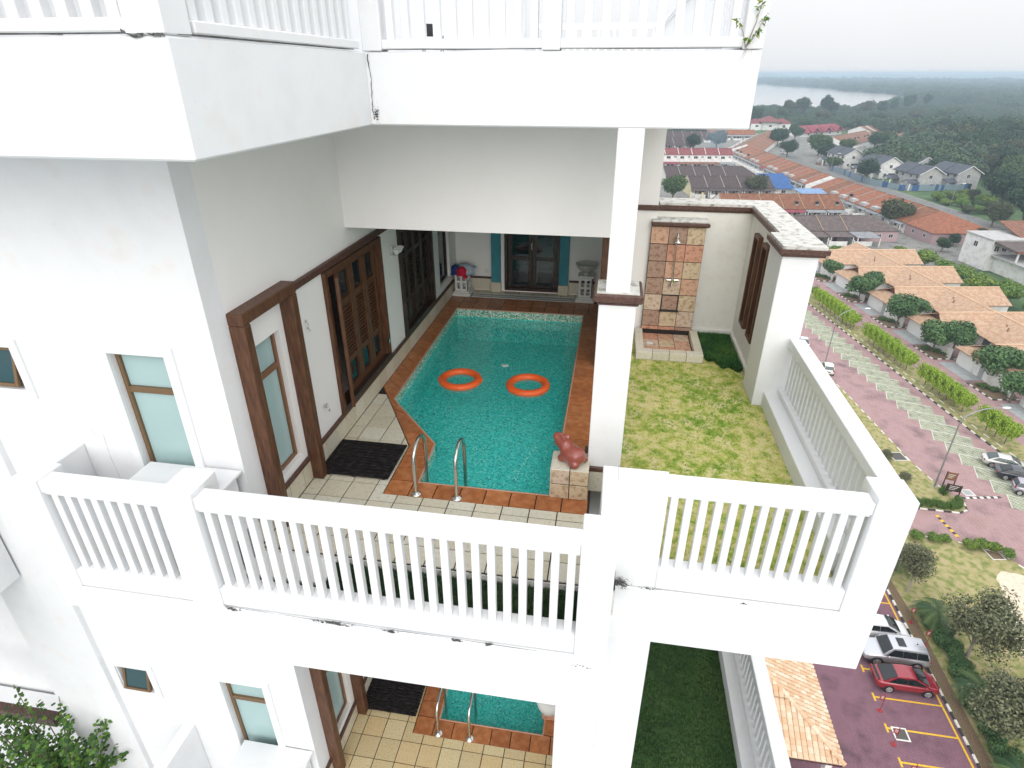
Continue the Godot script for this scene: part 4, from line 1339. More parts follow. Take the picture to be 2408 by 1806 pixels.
func terrace_things() -> void:
	rails(0.0)
	rails(-S)
	lifebuoy(Vector3(-2.28, -0.175, -8.60), 0.3, "orange lifebuoy floating nearer the carved doors, left of the two")
	lifebuoy(Vector3(-1.14, -0.175, -8.58), 1.0, "orange lifebuoy floating nearer the white column, right of the two")
	hippo()
	lattice_pedestal(Vector3(-3.12, 0, -12.36), "white lattice pedestal heaped with clothes beside the dark tall window")
	lattice_pedestal(Vector3(-0.43, 0, -12.36), "white lattice pedestal carrying the stone bowl behind the column")
	cloths()
	var bowl := thing("stone_bowl", "wide grey stone bowl standing on the right lattice pedestal", "bowl", Vector3(-0.43, 0.581, -12.34))
	var bs := MB.new()
	bs.lathe([Vector2(0.0, 0.0), Vector2(0.07, 0.002), Vector2(0.075, 0.025), Vector2(0.055, 0.05), Vector2(0.12, 0.085), Vector2(0.195, 0.15), Vector2(0.225, 0.215), Vector2(0.237, 0.235), Vector2(0.225, 0.24), Vector2(0.20, 0.20), Vector2(0.14, 0.13), Vector2(0.0, 0.11)], Vector3.ZERO, 28)
	put(bs, "bowl", M.stoneware, bowl)
	var leafs := MB.new()
	leafs.slab([Vector3(-1.72, -0.186, -9.29), Vector3(-1.60, -0.186, -9.32), Vector3(-1.57, -0.186, -9.26), Vector3(-1.66, -0.186, -9.21)], 0.004)
	tag(put(leafs, "floating_scrap", M.plaster, self), "small white scrap floating behind the lifebuoys", "scrap")
	# air-conditioner boxes on the side balconies
	for k in 2:
		var y := -S * k
		var a := thing("condenser_unit", "white air conditioner condenser box under the " + ("tall window beside the upper" if k == 0 else "lower tall window below the") + " terrace", "condenser", Vector3(-3.85, y - 0.2, -4.08))
		wbox(Vector3(-4.32, y + 0.22, -4.25), Vector3(-3.42, y + 0.90, -3.93), "casing", M.rail, a, 0.012)
		wbox(Vector3(-4.34, y + 0.895, -4.265), Vector3(-3.36, y + 0.93, -3.90), "lid", M.rail, a, 0.006)
		wbox(Vector3(-4.2, y - 0.2, -4.2), Vector3(-3.5, y + 0.22, -3.98), "stand", M.galv, a)
	# the lamp bowl half hidden under the beam, lower terrace
	var lb := thing("wall_bowl", "white half-round fitting under the beam of the lower terrace", "wall fitting", Vector3(-0.38, -S, -5.9))
	var lm := MB.new()
	lm.lathe([Vector2(0.0, 0.12), Vector2(0.09, 0.14), Vector2(0.17, 0.2), Vector2(0.2, 0.3), Vector2(0.2, 0.48), Vector2(0.0, 0.49)], Vector3.ZERO, 24)
	put(lm, "bowl", M.plaster, lb)
	put_box(lb, Vector3(-0.1, -0.0, -0.1), Vector3(0.1, 0.14, 0.1), "stem", M.slate[1])
	shower()
	lawns()
	ledge_plant()
	roof_chair()

func put_box(o: Node3D, lo: Vector3, hi: Vector3, called: String, m: Material, b := 0.006) -> MeshInstance3D:
	var s := MB.new()
	s.box(lo, hi, b)
	return put(s, called, m, o)

func shower() -> void:
	var o := thing("outdoor_shower", "outdoor shower with rust and ochre slate tiles in the garden corner", "shower", Vector3(1.15, 0, -10.2))
	wbox(Vector3(0.70, 0.0, -10.869), Vector3(1.61, 2.03, -10.615), "panel_core", M.grout, o)
	var cols := 3
	var w := 0.91 / cols
	for i in cols:
		var j := 0
		var y := 2.022
		while y > 0.14:
			var y0 := maxf(y - 0.30, 0.13)
			if i == 1 and j == 4: # the niche
				wbox(Vector3(0.70 + w + 0.02, y0 + 0.02, -10.625), Vector3(0.70 + 2 * w - 0.02, y - 0.02, -10.612), "niche_back", M.slate[3], o)
				wbox(Vector3(0.70 + w - 0.02, y0 - 0.012, -10.62), Vector3(0.70 + 2 * w + 0.02, y0 + 0.02, -10.57), "niche_sill", M.black, o, 0.004)
			else:
				wbox(Vector3(0.70 + i * w + 0.004, y0 + 0.004, -10.62), Vector3(0.70 + (i + 1) * w - 0.004, y - 0.004, -10.598 + rf(-0.002, 0.002)), "tile", M.slate[rng.randi() % 5], o, 0.004)
			y -= 0.304
			j += 1
	wbox(Vector3(0.69, 2.03, -10.869), Vector3(1.66, 2.10, -10.53), "cap_moulding", M.trim, o, 0.02)
	wbox(Vector3(0.70, 2.10, -10.868), Vector3(1.64, 2.135, -10.55), "cap_top", M.weathered, o, 0.008)
	# tray
	wbox(Vector3(0.60, 0.0, -10.6), Vector3(1.70, 0.045, -9.53), "tray_core", M.grout, o)
	for i in 3:
		for j in 3:
			wbox(Vector3(0.73 + i * 0.275 + 0.004, 0.04, -10.59 + j * 0.3 + 0.004), Vector3(0.73 + (i + 1) * 0.275 - 0.004, 0.056, -10.59 + (j + 1) * 0.3 - 0.004), "tray_tile", M.slate[[1, 4, 0, 2, 4][(i + j * 2) % 5]], o, 0.003)
	for i in 4:
		wbox(Vector3(0.585 + i * 0.28 + 0.003, 0.0, -9.66), Vector3(0.585 + (i + 1) * 0.28 - 0.003, 0.15, -9.50), "kerb_tile", M.tile[i % 3], o, 0.006)
		if i < 3:
			wbox(Vector3(0.585, 0.0, -10.6 + i * 0.313 + 0.003), Vector3(0.72, 0.149, -10.6 + (i + 1) * 0.313 - 0.003), "kerb_tile", M.tile[(i + 1) % 3], o, 0.006)
			wbox(Vector3(1.57, 0.0, -10.6 + i * 0.313 + 0.003), Vector3(1.705, 0.149, -10.6 + (i + 1) * 0.313 - 0.003), "kerb_tile", M.tile[(i + 2) % 3], o, 0.006)
	wbox(Vector3(0.80, 0.057, -10.15), Vector3(0.90, 0.062, -10.06), "floor_trap", M.plaster, o)
	var p := MB.new()
	p.tube([Vector3(1.15, 1.03, -10.55), Vector3(1.145, 1.86, -10.55), Vector3(1.14, 1.93, -10.52), Vector3(1.14, 1.94, -10.44), Vector3(1.14, 1.88, -10.41)], 0.012, 10)
	wput(p, "pipe", M.chrome, o)
	var h := MB.new()
	h.lathe([Vector2(0.0, 0.0), Vector2(0.075, 0.002), Vector2(0.078, 0.012), Vector2(0.03, 0.03), Vector2(0.014, 0.06)], Vector3(1.14, 1.80, -10.41), 18)
	wput(h, "shower_head", M.chrome, o)
	var v := MB.new()
	v.tube([Vector3(1.05, 1.10, -10.55), Vector3(1.25, 1.10, -10.55)], 0.026, 12)
	v.tube([Vector3(1.15, 1.10, -10.55), Vector3(1.15, 0.99, -10.53)], 0.018, 10)
	v.tube([Vector3(1.15, 1.10, -10.6), Vector3(1.15, 1.10, -10.5)], 0.03, 12)
	wput(v, "mixer_tap", M.chrome, o)

func tufts(area: PackedVector2Array, y: float, count: int, tall: float, low: Color, mid: Color, dry: Color, freq: float) -> MultiMesh:
	var s := MB.new()
	for k in 5:
		var a := TAU * k / 5 + 0.4
		var d := Vector3(cos(a), 0, sin(a))
		var side := Vector3(-d.z, 0, d.x) * 0.12
		var foot := d * 0.12
		var tip := d * (0.7 + 0.25 * (k % 2)) + Vector3(0, 1.0 - 0.28 * (k % 3), 0)
		s.tri(foot - side, tip, foot + side)
	var mm := MultiMesh.new()
	mm.transform_format = MultiMesh.TRANSFORM_3D
	mm.use_colors = true
	mm.mesh = s.mesh()
	mm.instance_count = count
	var n := noise(freq, 4, 91)
	var n2 := noise(freq * 4, 3, 92)
	var box := Rect2(area[0], Vector2.ZERO)
	for p in area:
		box = box.expand(p)
	for i in count:
		var p := Vector2.ZERO
		while true:
			p = box.position + Vector2(rng.randf(), rng.randf()) * box.size
			if Geometry2D.is_point_in_polygon(p, area):
				break
		var t := n.get_noise_2d(p.x, p.y) * 1.1 + n2.get_noise_2d(p.x, p.y) * 0.5 + rf(-0.35, 0.35)
		var c := mid.lerp(dry, clampf(t * 1.6, 0, 1)) if t > 0 else mid.lerp(low, clampf(-t * 1.6, 0, 1))
		var h := tall * rf(0.6, 1.3)
		mm.set_instance_transform(i, Transform3D(Basis(Vector3.UP, rng.randf() * TAU).scaled(Vector3(h * 1.1, h, h * 1.1)), Vector3(p.x, y, p.y)))
		mm.set_instance_color(i, c)
	return mm

func grass(mm: MultiMesh, label: String) -> void:
	var o := MultiMeshInstance3D.new()
	o.multimesh = mm
	o.material_override = M.leaf
	o.name = numbered("grass")
	add_child(o)
	tag(o, label, "grass", "", "stuff")

func lawns() -> void:
	var a := v2([[0.32, -4.70], [2.38, -4.70], [2.38, -8.15], [2.24, -8.15], [2.24, -8.9], [2.32, -8.9], [2.32, -10.82], [1.71, -10.82], [1.71, -9.49], [0.58, -9.49], [0.58, -10.69], [0.13, -10.69], [0.13, -6.16], [0.32, -6.16]])
	var s := MB.new()
	s.prism(a, -0.3, 0.004)
	struct(s, "lawn", M.lawn)
	grass(tufts(a, 0.003, 17000, 0.024, Color(0.20, 0.37, 0.035), Color(0.56, 0.57, 0.13), Color(0.82, 0.72, 0.40), 0.75), "patchy yellow green lawn of the terrace garden")
	var corner := v2([[1.72, -10.81], [2.31, -10.81], [2.31, -9.35], [2.24, -9.22], [2.12, -9.42], [2.02, -9.3], [1.9, -9.62], [1.8, -9.55], [1.72, -9.9]])
	grass(tufts(corner, 0.004, 3500, 0.06, Color(0.02, 0.09, 0.018), Color(0.035, 0.14, 0.025), Color(0.09, 0.20, 0.03), 1.0), "dark lush grass in the corner beside the shower")
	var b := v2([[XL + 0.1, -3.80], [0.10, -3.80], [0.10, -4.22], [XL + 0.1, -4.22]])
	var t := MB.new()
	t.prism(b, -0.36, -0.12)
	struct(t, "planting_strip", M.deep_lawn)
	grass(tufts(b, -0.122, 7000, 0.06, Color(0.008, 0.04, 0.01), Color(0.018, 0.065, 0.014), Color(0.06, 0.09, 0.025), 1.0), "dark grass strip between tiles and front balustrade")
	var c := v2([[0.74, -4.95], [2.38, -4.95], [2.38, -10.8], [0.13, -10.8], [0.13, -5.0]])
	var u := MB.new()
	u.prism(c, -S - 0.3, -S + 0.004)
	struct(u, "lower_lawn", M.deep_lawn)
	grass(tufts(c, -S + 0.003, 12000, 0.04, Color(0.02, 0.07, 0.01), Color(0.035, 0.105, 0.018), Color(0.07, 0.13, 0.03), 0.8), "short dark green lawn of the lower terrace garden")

func ledge_plant() -> void:
	var o := thing("ledge_plant", "small leafy weed growing from the ledge of the upper balustrade", "plant", Vector3(0.96, 4.53, -5.72))
	var st := MB.new()
	var lv := MB.new()
	lv.tinted = true
	for q in [[Vector3(0.07, 0.32, 0.03), 0.006], [Vector3(-0.10, 0.19, 0.04), 0.004], [Vector3(0.11, 0.22, 0.05), 0.004], [Vector3(0.07, 0.12, 0.06), 0.003], [Vector3(0.0, 0.07, 0.05), 0.003], [Vector3(-0.04, -0.10, 0.012), 0.002], [Vector3(0.06, -0.05, 0.012), 0.002], [Vector3(-0.01, -0.08, 0.012), 0.002]]:
		var e: Vector3 = q[0]
		st.tube([Vector3.ZERO, e * 0.5 + Vector3(0.01, 0.01, 0.01), e], [q[1], q[1] * 0.8, q[1] * 0.4], 6)
		if e.y > 0:
			for k in 12:
				var d := Vector3(rf(-1, 1), rf(-1.0, 0.35), rf(-0.6, 1)).normalized()
				var at := e * rf(0.72, 1.05)
				var w := d.cross(Vector3(rf(-1, 1), rf(-1, 1), rf(-1, 1))).normalized() * 0.0085
				var l := rf(0.035, 0.06)
				lv.col = Color(0.05, 0.14, 0.02).lerp(Color(0.16, 0.24, 0.03), rng.randf()) if rng.randf() < 0.9 else Color(0.5, 0.38, 0.03)
				var mid := at + d * l * 0.5 + Vector3(0, 0.004, 0)
				lv.face([at, mid + w, at + d * l, mid - w], Vector3(0, 0.5, 1))
	put(st, "stem", M.pale_bark, o)
	put(lv, "leaves", M.leaf, o)

func roof_chair() -> void:
	var o := thing("folding_chair", "low black folding chair with a red pad seen through the upper balusters", "chair", Vector3(-2.45, 4.521, -8.6), 0.5)
	o.scale = Vector3.ONE * 0.6
	for s in [-0.2, 0.2]:
		var t := MB.new()
		t.tube([Vector3(s, 0.0, 0.2), Vector3(s, 0.75, -0.2)], 0.011, 6)
		t.tube([Vector3(s, 0.0, -0.22), Vector3(s, 0.42, 0.18)], 0.011, 6)
		put(t, "side_frame", M.black, o)
	put_box(o, Vector3(-0.19, 0.28, -0.12), Vector3(0.19, 0.32, 0.2), "seat", M.red, 0.01)
	put_box(o, Vector3(-0.19, 0.42, -0.19), Vector3(0.19, 0.66, -0.16), "backrest", M.black, 0.01)

# ---------------------------------------------------------------- the estate below
func road_at(x: float, z: float) -> Vector3:
	return Vector3(x, GR, z)

func ragged(pts: Array, by: float) -> Array: # the outline broken up as bare ground wears
	var o := []
	for i in pts.size():
		var a := Vector2(pts[i][0], pts[i][1])
		var b := Vector2(pts[(i + 1) % pts.size()][0], pts[(i + 1) % pts.size()][1])
		var n := maxi(2, int(a.distance_to(b) / 0.35))
		for k in n:
			var p := a.lerp(b, float(k) / n) + Vector2(rf(-by, by), rf(-by, by))
			o.append([p.x, p.y])
	return o

func flat(called: String, pts: Array, lift: float, m: Material) -> MeshInstance3D:
	var s := MB.new()
	s.sheet(v2(pts), GR + lift)
	return struct(s, called, m)

func island(called: String, pts: Array, m: Material, h := 0.11) -> void: # raised planted ground inside its kerb
	var s := MB.new()
	s.prism(v2(pts), GR - 0.1, GR + h)
	struct(s, called, m)

func kerb(pts: Array, each: float, wide: float, high: float, mats: Array, skip := 0.0) -> void:
	var k := setting("kerb")
	var n := 0
	for i in pts.size() - 1:
		var a := Vector2(pts[i][0], pts[i][1])
		var b := Vector2(pts[i + 1][0], pts[i + 1][1])
		var d := (b - a).normalized()
		var c := maxi(1, roundi(a.distance_to(b) / each))
		var l := a.distance_to(b) / c
		var s := MB.new()
		s.xf = Transform3D(Basis(Vector3.UP, -d.angle()), Vector3.ZERO)
		s.box(Vector3(0.004, 0, -wide / 2), Vector3(l - 0.004, high, wide / 2), 0.02)
		var m := s.mesh()
		for j in c:
			var p := a + d * l * j
			put(m, "kerb_block", mats[n % mats.size()], k, Vector3(p.x, GR, p.y))
			n += 1

func bar(parent: Node3D, called: String, a: Vector2, b: Vector2, wide: float, lift: float, m: Material) -> void: # a painted bar on the ground
	var d := (b - a).normalized()
	var n := Vector2(-d.y, d.x) * wide / 2
	var s := MB.new()
	s.sheet(PackedVector2Array([a + n, b + n, b - n, a - n]), GR + lift)
	wput(s, called, m, parent)

func hump(label: String, a: Vector2, b: Vector2, n: int, mats: Array) -> void:
	var o := thing("speed_hump", label, "speed hump", Vector3(a.x, GR, a.y), 0.0, "speed humps")
	var d := (b - a) / n
	var w := Vector2(-d.y, d.x).normalized() * 0.17
	for i in n:
		var p := d * i
		var q := d * (i + 1) - d.normalized() * 0.01
		var g := []
		for k in 5:
			var t := k / 4.0 * 2 - 1
			g.append([Vector3(p.x + w.x * t, 0.01 + 0.05 * (1 - t * t), p.y + w.y * t), Vector3(q.x + w.x * t, 0.01 + 0.05 * (1 - t * t), q.y + w.y * t)])
		var s := MB.new()
		s.grid(g)
		put(s, "segment", mats[i % mats.size()], o)

func build_ground() -> void:
	# the land to the horizon, the river, low hills
	var g := MB.new()
	g.sheet(v2([[-9000, 3000], [9000, 3000], [9000, -12000], [-9000, -12000]]), GR - 0.06)
	struct(g, "ground", M.field)
	var bank := [[-6000, -1100], [150, -900], [240, -850], [330, -930], [400, -1071], [460, -1207], [520, -1290], [560, -1400], [585, -1596], [560, -1800], [600, -2095], [560, -2500], [585, -2957], [300, -3200], [-6000, -4200]]
	var r := flat("river", bank, 0.02, plain(Color(0.46, 0.40, 0.35), 0.16))
	r.material_override.metallic_specular = 0.6
	var hill := noise(0.0011, 4, 70)
	var hg := []
	for i in 90:
		var x := -3000.0 + i * 130.0
		var row := []
		for j in 7:
			var t := j / 6.0
			row.append(Vector3(x, GR - 1.0 + sin(t * PI) * (30 + 22 * hill.get_noise_2d(x, 3.0) + 10 * hill.get_noise_2d(x * 5, 9.0)), -5600.0 - 1500.0 * t))
		hg.append(row)
	var hs := MB.new()
	hs.grid(hg)
	struct(hs, "hills", M.field)
	# town ground and streets
	flat("town_ground", [[8, -168], [84, -160], [112, -180], [116, -225], [106, -300], [120, -330], [175, -440], [190, -520], [60, -520], [0, -480]], 0.02, M.concrete)
	flat("town_road", [[115.5, -190], [121, -190], [115, -225], [108, -270], [101, -310], [97, -345], [104, -420], [98, -420], [91, -345], [97, -300], [104, -262], [110, -222]], 0.03, M.asphalt)
	flat("town_road", [[60, -160], [84, -152], [112, -168], [119, -190], [113, -193], [104, -178], [83, -160], [62, -166]], 0.034, M.asphalt)
	# paving of the condominium grounds
	flat("car_park", [[-30, -15], [27.2, -15], [27.2, -49.2], [-30, -49.2]], 0.0, M.paver)
	flat("estate_road", [[-30, -49.2], [27.2, -49.2], [27.2, -15], [75, -15], [72, -80], [50, -160], [20, -160], [-30, -130]], 0.0, M.paver_pale)
	flat("compound_ground", [[-400, 400], [400, 400], [400, -15], [-400, -15]], 0.0, M.drive)
	flat("compound_ground", [[-400, -15], [-30, -15], [-30, -130], [-400, -130]], 0.0, M.drive)
	# planted islands
	island("verge", [[27.05, -15], [26.95, -46.5], [28.2, -50.0], [31.0, -52.1], [35.4, -52.0], [39.6, -50.6], [40.7, -48.6], [44.5, -30], [48, -15]], M.verge)
	island("verge", [[34.0, -56.75], [38.6, -56.6], [39.6, -57.2], [39.9, -58.5], [38.75, -60.6], [38.15, -63.1], [37.45, -66], [36.75, -72], [35.6, -82], [33.4, -96], [30.6, -113], [27.5, -130], [15, -130], [22, -58]], M.verge)
	island("hedge_verge", [[52.3, -50], [49.4, -68.7], [48.3, -73.9], [46.0, -88.4], [43.5, -104.4], [40.5, -122.5], [37.5, -141], [41.2, -141.6], [44.3, -122.9], [47.2, -104.8], [49.8, -88.8], [53.2, -69.3], [56.1, -50.5]], M.verge)
	flat("bare_sand", ragged([[39.9, -47.9], [38.3, -48.1], [37.3, -46.9], [37.0, -45.2], [36.1, -43.8], [36.3, -42.0], [35.1, -40.2], [34.9, -38.0], [36.2, -34], [38.0, -30], [44.2, -30], [41.2, -46.2]], 0.13), 0.114, M.sand)
	flat("soil_strip", [[27.2, -15], [27.12, -46.2], [27.6, -46.6], [28.1, -40], [28.0, -34], [28.0, -15]], 0.114, M.soil)
	kerb([[27.1, -15], [26.98, -44.0], [27.3, -47.5], [28.3, -50.0]], 0.62, 0.16, 0.15, [M.kerb_white, M.kerb_black])
	kerb([[28.3, -50.0], [31.0, -52.1], [35.4, -52.0], [39.6, -50.6], [40.75, -48.6], [44.6, -30]], 0.9, 0.16, 0.14, [M.kerb_white, M.verge])
	kerb([[34.0, -56.75], [38.6, -56.6], [39.6, -57.2], [39.9, -58.5]], 0.75, 0.16, 0.15, [M.kerb_black, M.kerb_white])
	kerb([[38.75, -60.6], [38.15, -63.1], [37.45, -66], [36.75, -72], [35.6, -82], [33.4, -96], [30.6, -113]], 0.95, 0.14, 0.13, [M.kerb_white, M.verge])
	kerb([[52.3, -50], [49.4, -68.7], [48.3, -73.9], [46.0, -88.4], [43.5, -104.4], [40.5, -122.5], [37.5, -141]], 0.85, 0.17, 0.16, [M.kerb_white, M.kerb_black])
	kerb([[50.4, -68.9], [49.3, -74.1], [47.0, -88.6], [44.5, -104.6], [41.5, -122.7]], 1.1, 0.12, 0.15, [M.kerb_white, M.verge])
	# car park markings
	var mk := setting("bay_marking")
	bar(mk, "line", Vector2(26.72, -15), Vector2(26.62, -46), 0.14, 0.006, M.yellow)
	for i in 10:
		var z := -25.45 - i * 2.42
		bar(mk, "line", Vector2(22.0, z), Vector2(26.65, z), 0.13, 0.005, M.yellow)
		bar(mk, "line", Vector2(22.0, z - 0.33), Vector2(22.0, z + 0.33), 0.14, 0.004, M.yellow)
	# angled bays in grass block along the road
	var by := setting("parking_bay")
	for k in range(-5, 20):
		var l := Vector2(37.6, -108.4) + Vector2(0.43, 2.64) * k
		var e := Vector2(4.1, 1.2)
		var n := Vector2(-0.70, 2.4) * 1.02
		var s := MB.new()
		s.sheet(PackedVector2Array([l, l + e, l + e + n, l + n]), GR + 0.004 + 0.0002 * (k + 5))
		wput(s, "bay_paving", M.grass_block, by)
		bar(by, "bay_line", l, l + e, 0.11, 0.012, M.line_pale)
		bar(by, "bay_line", l, l + n, 0.08, 0.0125, M.line_pale)
	hump("black and white speed hump beside the signboard hedge", Vector2(40.2, -59.5), Vector2(44.4, -60.3), 11, [M.kerb_black, M.kerb_white])
	hump("yellow and black speed hump across the entry below the signboard hedge", Vector2(36.1, -55.9), Vector2(36.7, -52.6), 9, [M.yellow, M.kerb_black])
	for q in [["drain_cover", "square drain grate in the grass strip beside the estate road", 36.35, -66.8, 1.5, 1.6, M.grate, 0.115], ["drain_cover", "square brown drain cover in the dry grass behind the low shrubs", 38.85, -50.5, 1.1, 1.5, M.soil, 0.115], ["drain_cover", "dark drain cover in the car park beside a red stand", 22.8, -29.95, 0.8, 0.8, M.grate, 0.004], ["drain_cover", "pale rectangular plate in the road beside the striped hump", 41.25, -60.6, 0.95, 0.9, M.drive, 0.004]]:
		var o := thing(q[0], q[1], "drain cover", Vector3(q[2], GR + q[7], q[3]), ROAD_TURN if q[3] < -40 else 0.0)
		var f := MB.new()
		f.xf = Transform3D(Basis(Vector3.RIGHT, -PI / 2), Vector3.ZERO)
		ring(f, -q[4] / 2 - 0.1, q[4] / 2 + 0.1, -q[5] / 2 - 0.1, q[5] / 2 + 0.1, 0.1, 0.0, 0.03)
		put(f, "rim", M.kerb_white, o)
		put_box(o, Vector3(-q[4] / 2, -0.02, -q[5] / 2), Vector3(q[4] / 2, 0.012, q[5] / 2), "cover", q[6], 0.0)

# ---------------------------------------------------------------- plants
func leaf_crown(blobs: Array, count: int, size: float, a: Color, b: Color, hug := 0.3) -> ArrayMesh: # leaf-sized faces through the volume of a few lobes
	var s := MB.new()
	s.tinted = true
	var vol := []
	var sum := 0.0
	for q in blobs:
		sum += pow(q[1].x * q[1].y * q[1].z, 0.667)
		vol.append(sum)
	for i in count:
		var t := rng.randf() * sum
		var k := 0
		while vol[k] < t:
			k += 1
		var d := Vector3(rng.randfn(), rng.randfn(), rng.randfn()).normalized()
		var p: Vector3 = blobs[k][0] + d * blobs[k][1] * pow(rng.randf(), hug)
		var n := (d + Vector3(rf(-1, 1), rf(-0.6, 1.2), rf(-1, 1)) * 0.8).normalized()
		var u := n.cross(Vector3(rf(-1, 1), rf(-1, 1), rf(-1, 1))).normalized()
		var w := n.cross(u)
		var l := size * rf(0.6, 1.25)
		s.col = a.lerp(b, pow(rng.randf(), 1.3))
		s.face([p + u * l, p + w * l * 0.5, p - u * l * 0.85, p - w * l * 0.5], n)
	return s.mesh()

func lobes(n: int, r: Vector3, y: float, seed_: int, small := 0.5) -> Array:
	rng.seed = seed_
	var o := []
	for i in n:
		var d := Vector3(rng.randfn(), rng.randfn() * 0.8 + 0.1, rng.randfn()).normalized()
		var k := rf(small * 0.8, small * 1.2)
		o.append([Vector3(0, y, 0) + d * r * rf(0.35, 0.72), r * k])
	o.append([Vector3(0, y, 0), r * 0.62])
	return o

func make_crowns() -> void: # unit crowns, about one metre in radius, standing on y = 0
	var R := Vector3(0.95, 0.8, 0.95)
	crowns.round = [leaf_crown(lobes(16, R, 0.8, 101), 3600, 0.105, Color(0.03, 0.09, 0.024), Color(0.105, 0.20, 0.045)), leaf_crown(lobes(18, R, 0.8, 102), 3600, 0.105, Color(0.025, 0.08, 0.022), Color(0.09, 0.18, 0.042))]
	crowns.bright = [leaf_crown(lobes(14, R, 0.8, 103), 3200, 0.105, Color(0.05, 0.13, 0.012), Color(0.19, 0.28, 0.025)), leaf_crown(lobes(14, R, 0.8, 104), 3200, 0.105, Color(0.07, 0.15, 0.012), Color(0.24, 0.31, 0.03))]
	crowns.airy = [leaf_crown(lobes(26, Vector3(1.0, 0.85, 1.0), 0.85, 105, 0.36), 8000, 0.046, Color(0.06, 0.07, 0.032), Color(0.25, 0.24, 0.13), 0.5), leaf_crown(lobes(26, Vector3(1.0, 0.9, 1.0), 0.85, 106, 0.36), 8000, 0.046, Color(0.055, 0.07, 0.03), Color(0.23, 0.23, 0.12), 0.5)]
	crowns.wood = []
	for i in 5:
		var c: Array = [[Color(0.008, 0.030, 0.014), Color(0.036, 0.080, 0.026)], [Color(0.010, 0.036, 0.014), Color(0.050, 0.105, 0.028)], [Color(0.007, 0.026, 0.014), Color(0.030, 0.068, 0.024)], [Color(0.020, 0.050, 0.014), Color(0.085, 0.145, 0.032)], [Color(0.030, 0.045, 0.018), Color(0.10, 0.105, 0.045)]][i]
		crowns.wood.append(leaf_crown(lobes(20, Vector3(1.0, 0.85, 1.0), 0.85, 110 + i, 0.42), 6000, 0.078, c[0], c[1]))
	crowns.far = []
	for i in 3:
		crowns.far.append(leaf_crown(lobes(9, Vector3(1.0, 0.7, 1.0), 0.6, 120 + i, 0.5), 2400, 0.11, Color(0.02, 0.06, 0.03).lerp(Color(0.03, 0.055, 0.027), i * 0.3), Color(0.065, 0.125, 0.055).lerp(Color(0.11, 0.125, 0.055), i * 0.4)))
	rng.seed = 130
	# clipped hedge tree: a rounded block of fine bright leaves
	var blk := []
	for i in 40:
		blk.append([Vector3(rf(-0.75, 0.75), rf(0.25, 0.75), rf(-0.75, 0.75)), Vector3(0.32, 0.3, 0.32)])
	crowns.hedge = [leaf_crown(blk, 3000, 0.075, Color(0.15, 0.29, 0.018), Color(0.46, 0.58, 0.05))]
	crowns.low = [leaf_crown(blk, 2600, 0.075, Color(0.035, 0.10, 0.012), Color(0.12, 0.22, 0.02))]

func tree(called: String, label: String, at: Vector3, r: Vector3, clear: float, kind: String, group: String, trunk := 0.0, lean := Vector3.ZERO) -> Node3D: # crown of radii r on a trunk of that clear height
	var o := thing(called, label, "tree" if clear > 0.3 else "shrub", at, rng.randf() * TAU, group)
	var c: Array = crowns[kind]
	var k := put(c[rng.randi() % c.size()], "crown", M.far_leaf if kind in ["wood", "far"] else M.leaf, o, Vector3(0, clear, 0) + lean)
	k.scale = r
	var t := MB.new()
	var tr := trunk if trunk > 0 else maxf(0.05, r.x * 0.07)
	var top := Vector3(0, clear + r.y * 0.8, 0) + lean
	t.tube([Vector3(0, -0.15, 0), Vector3(0, clear * 0.5, 0) + lean * 0.35, Vector3(0, clear, 0) + lean * 0.8, top], [tr * 1.25, tr, tr * 0.8, tr * 0.35], 7)
	for i in 5:
		var a := TAU * i / 5 + rf(0, 0.8)
		var b := Vector3(0, clear * 0.85 + 0.1 * r.y * i * 0.3, 0) + lean * 0.8
		t.tube([b, b + Vector3(cos(a) * r.x * 0.3, r.y * 0.5, sin(a) * r.z * 0.3), b + Vector3(cos(a) * r.x * 0.6, r.y * rf(0.8, 1.1), sin(a) * r.z * 0.6)], [tr * 0.5, tr * 0.35, tr * 0.12], 5)
	put(t, "trunk", M.pale_bark if kind == "airy" else M.bark, o)
	return o

func palm(label: String, at: Vector3, h: float, r: float, n: int, group := "") -> void:
	var o := thing("palm", label, "palm", at, rng.randf() * TAU, group)
	var t := MB.new()
	t.tube([Vector3(0, -0.1, 0), Vector3(0.05, h * 0.5, 0.03), Vector3(0, h, 0)], [0.16, 0.12, 0.10], 8)
	put(t, "trunk", M.bark, o)
	for i in n:
		var a := TAU * i / n + rf(-0.2, 0.2)
		var up := rf(0.35, 1.0)
		var s := MB.new()
		s.tinted = true
		s.col = Color(0.025, 0.075, 0.02).lerp(Color(0.085, 0.14, 0.035), rng.randf())
		var last := Vector3(0, h, 0)
		var dir := Vector3(cos(a), up, sin(a)).normalized()
		var side := Vector3(-sin(a), 0, cos(a))
		for k in 14:
			var q := last + dir * r / 14
			dir = (dir + Vector3(0, -0.13, 0)).normalized()
			var l := r * 0.24 * sin(PI * (k + 1.5) / 16.0)
			for e in [-1.0, 1.0]:
				s.face([last, last.lerp(q, 0.45), last.lerp(q, 0.3) + side * e * l + dir * l * 0.75 + Vector3(0, -l * 0.35, 0)], Vector3.UP)
				s.face([last.lerp(q, 0.5), last.lerp(q, 0.95), last.lerp(q, 0.8) + side * e * l + dir * l * 0.75 + Vector3(0, -l * 0.4, 0)], Vector3.UP)
			s.face([last - side * 0.012, last + side * 0.012, q], Vector3.UP)
			last = q
		put(s, "frond", M.leaf, o)

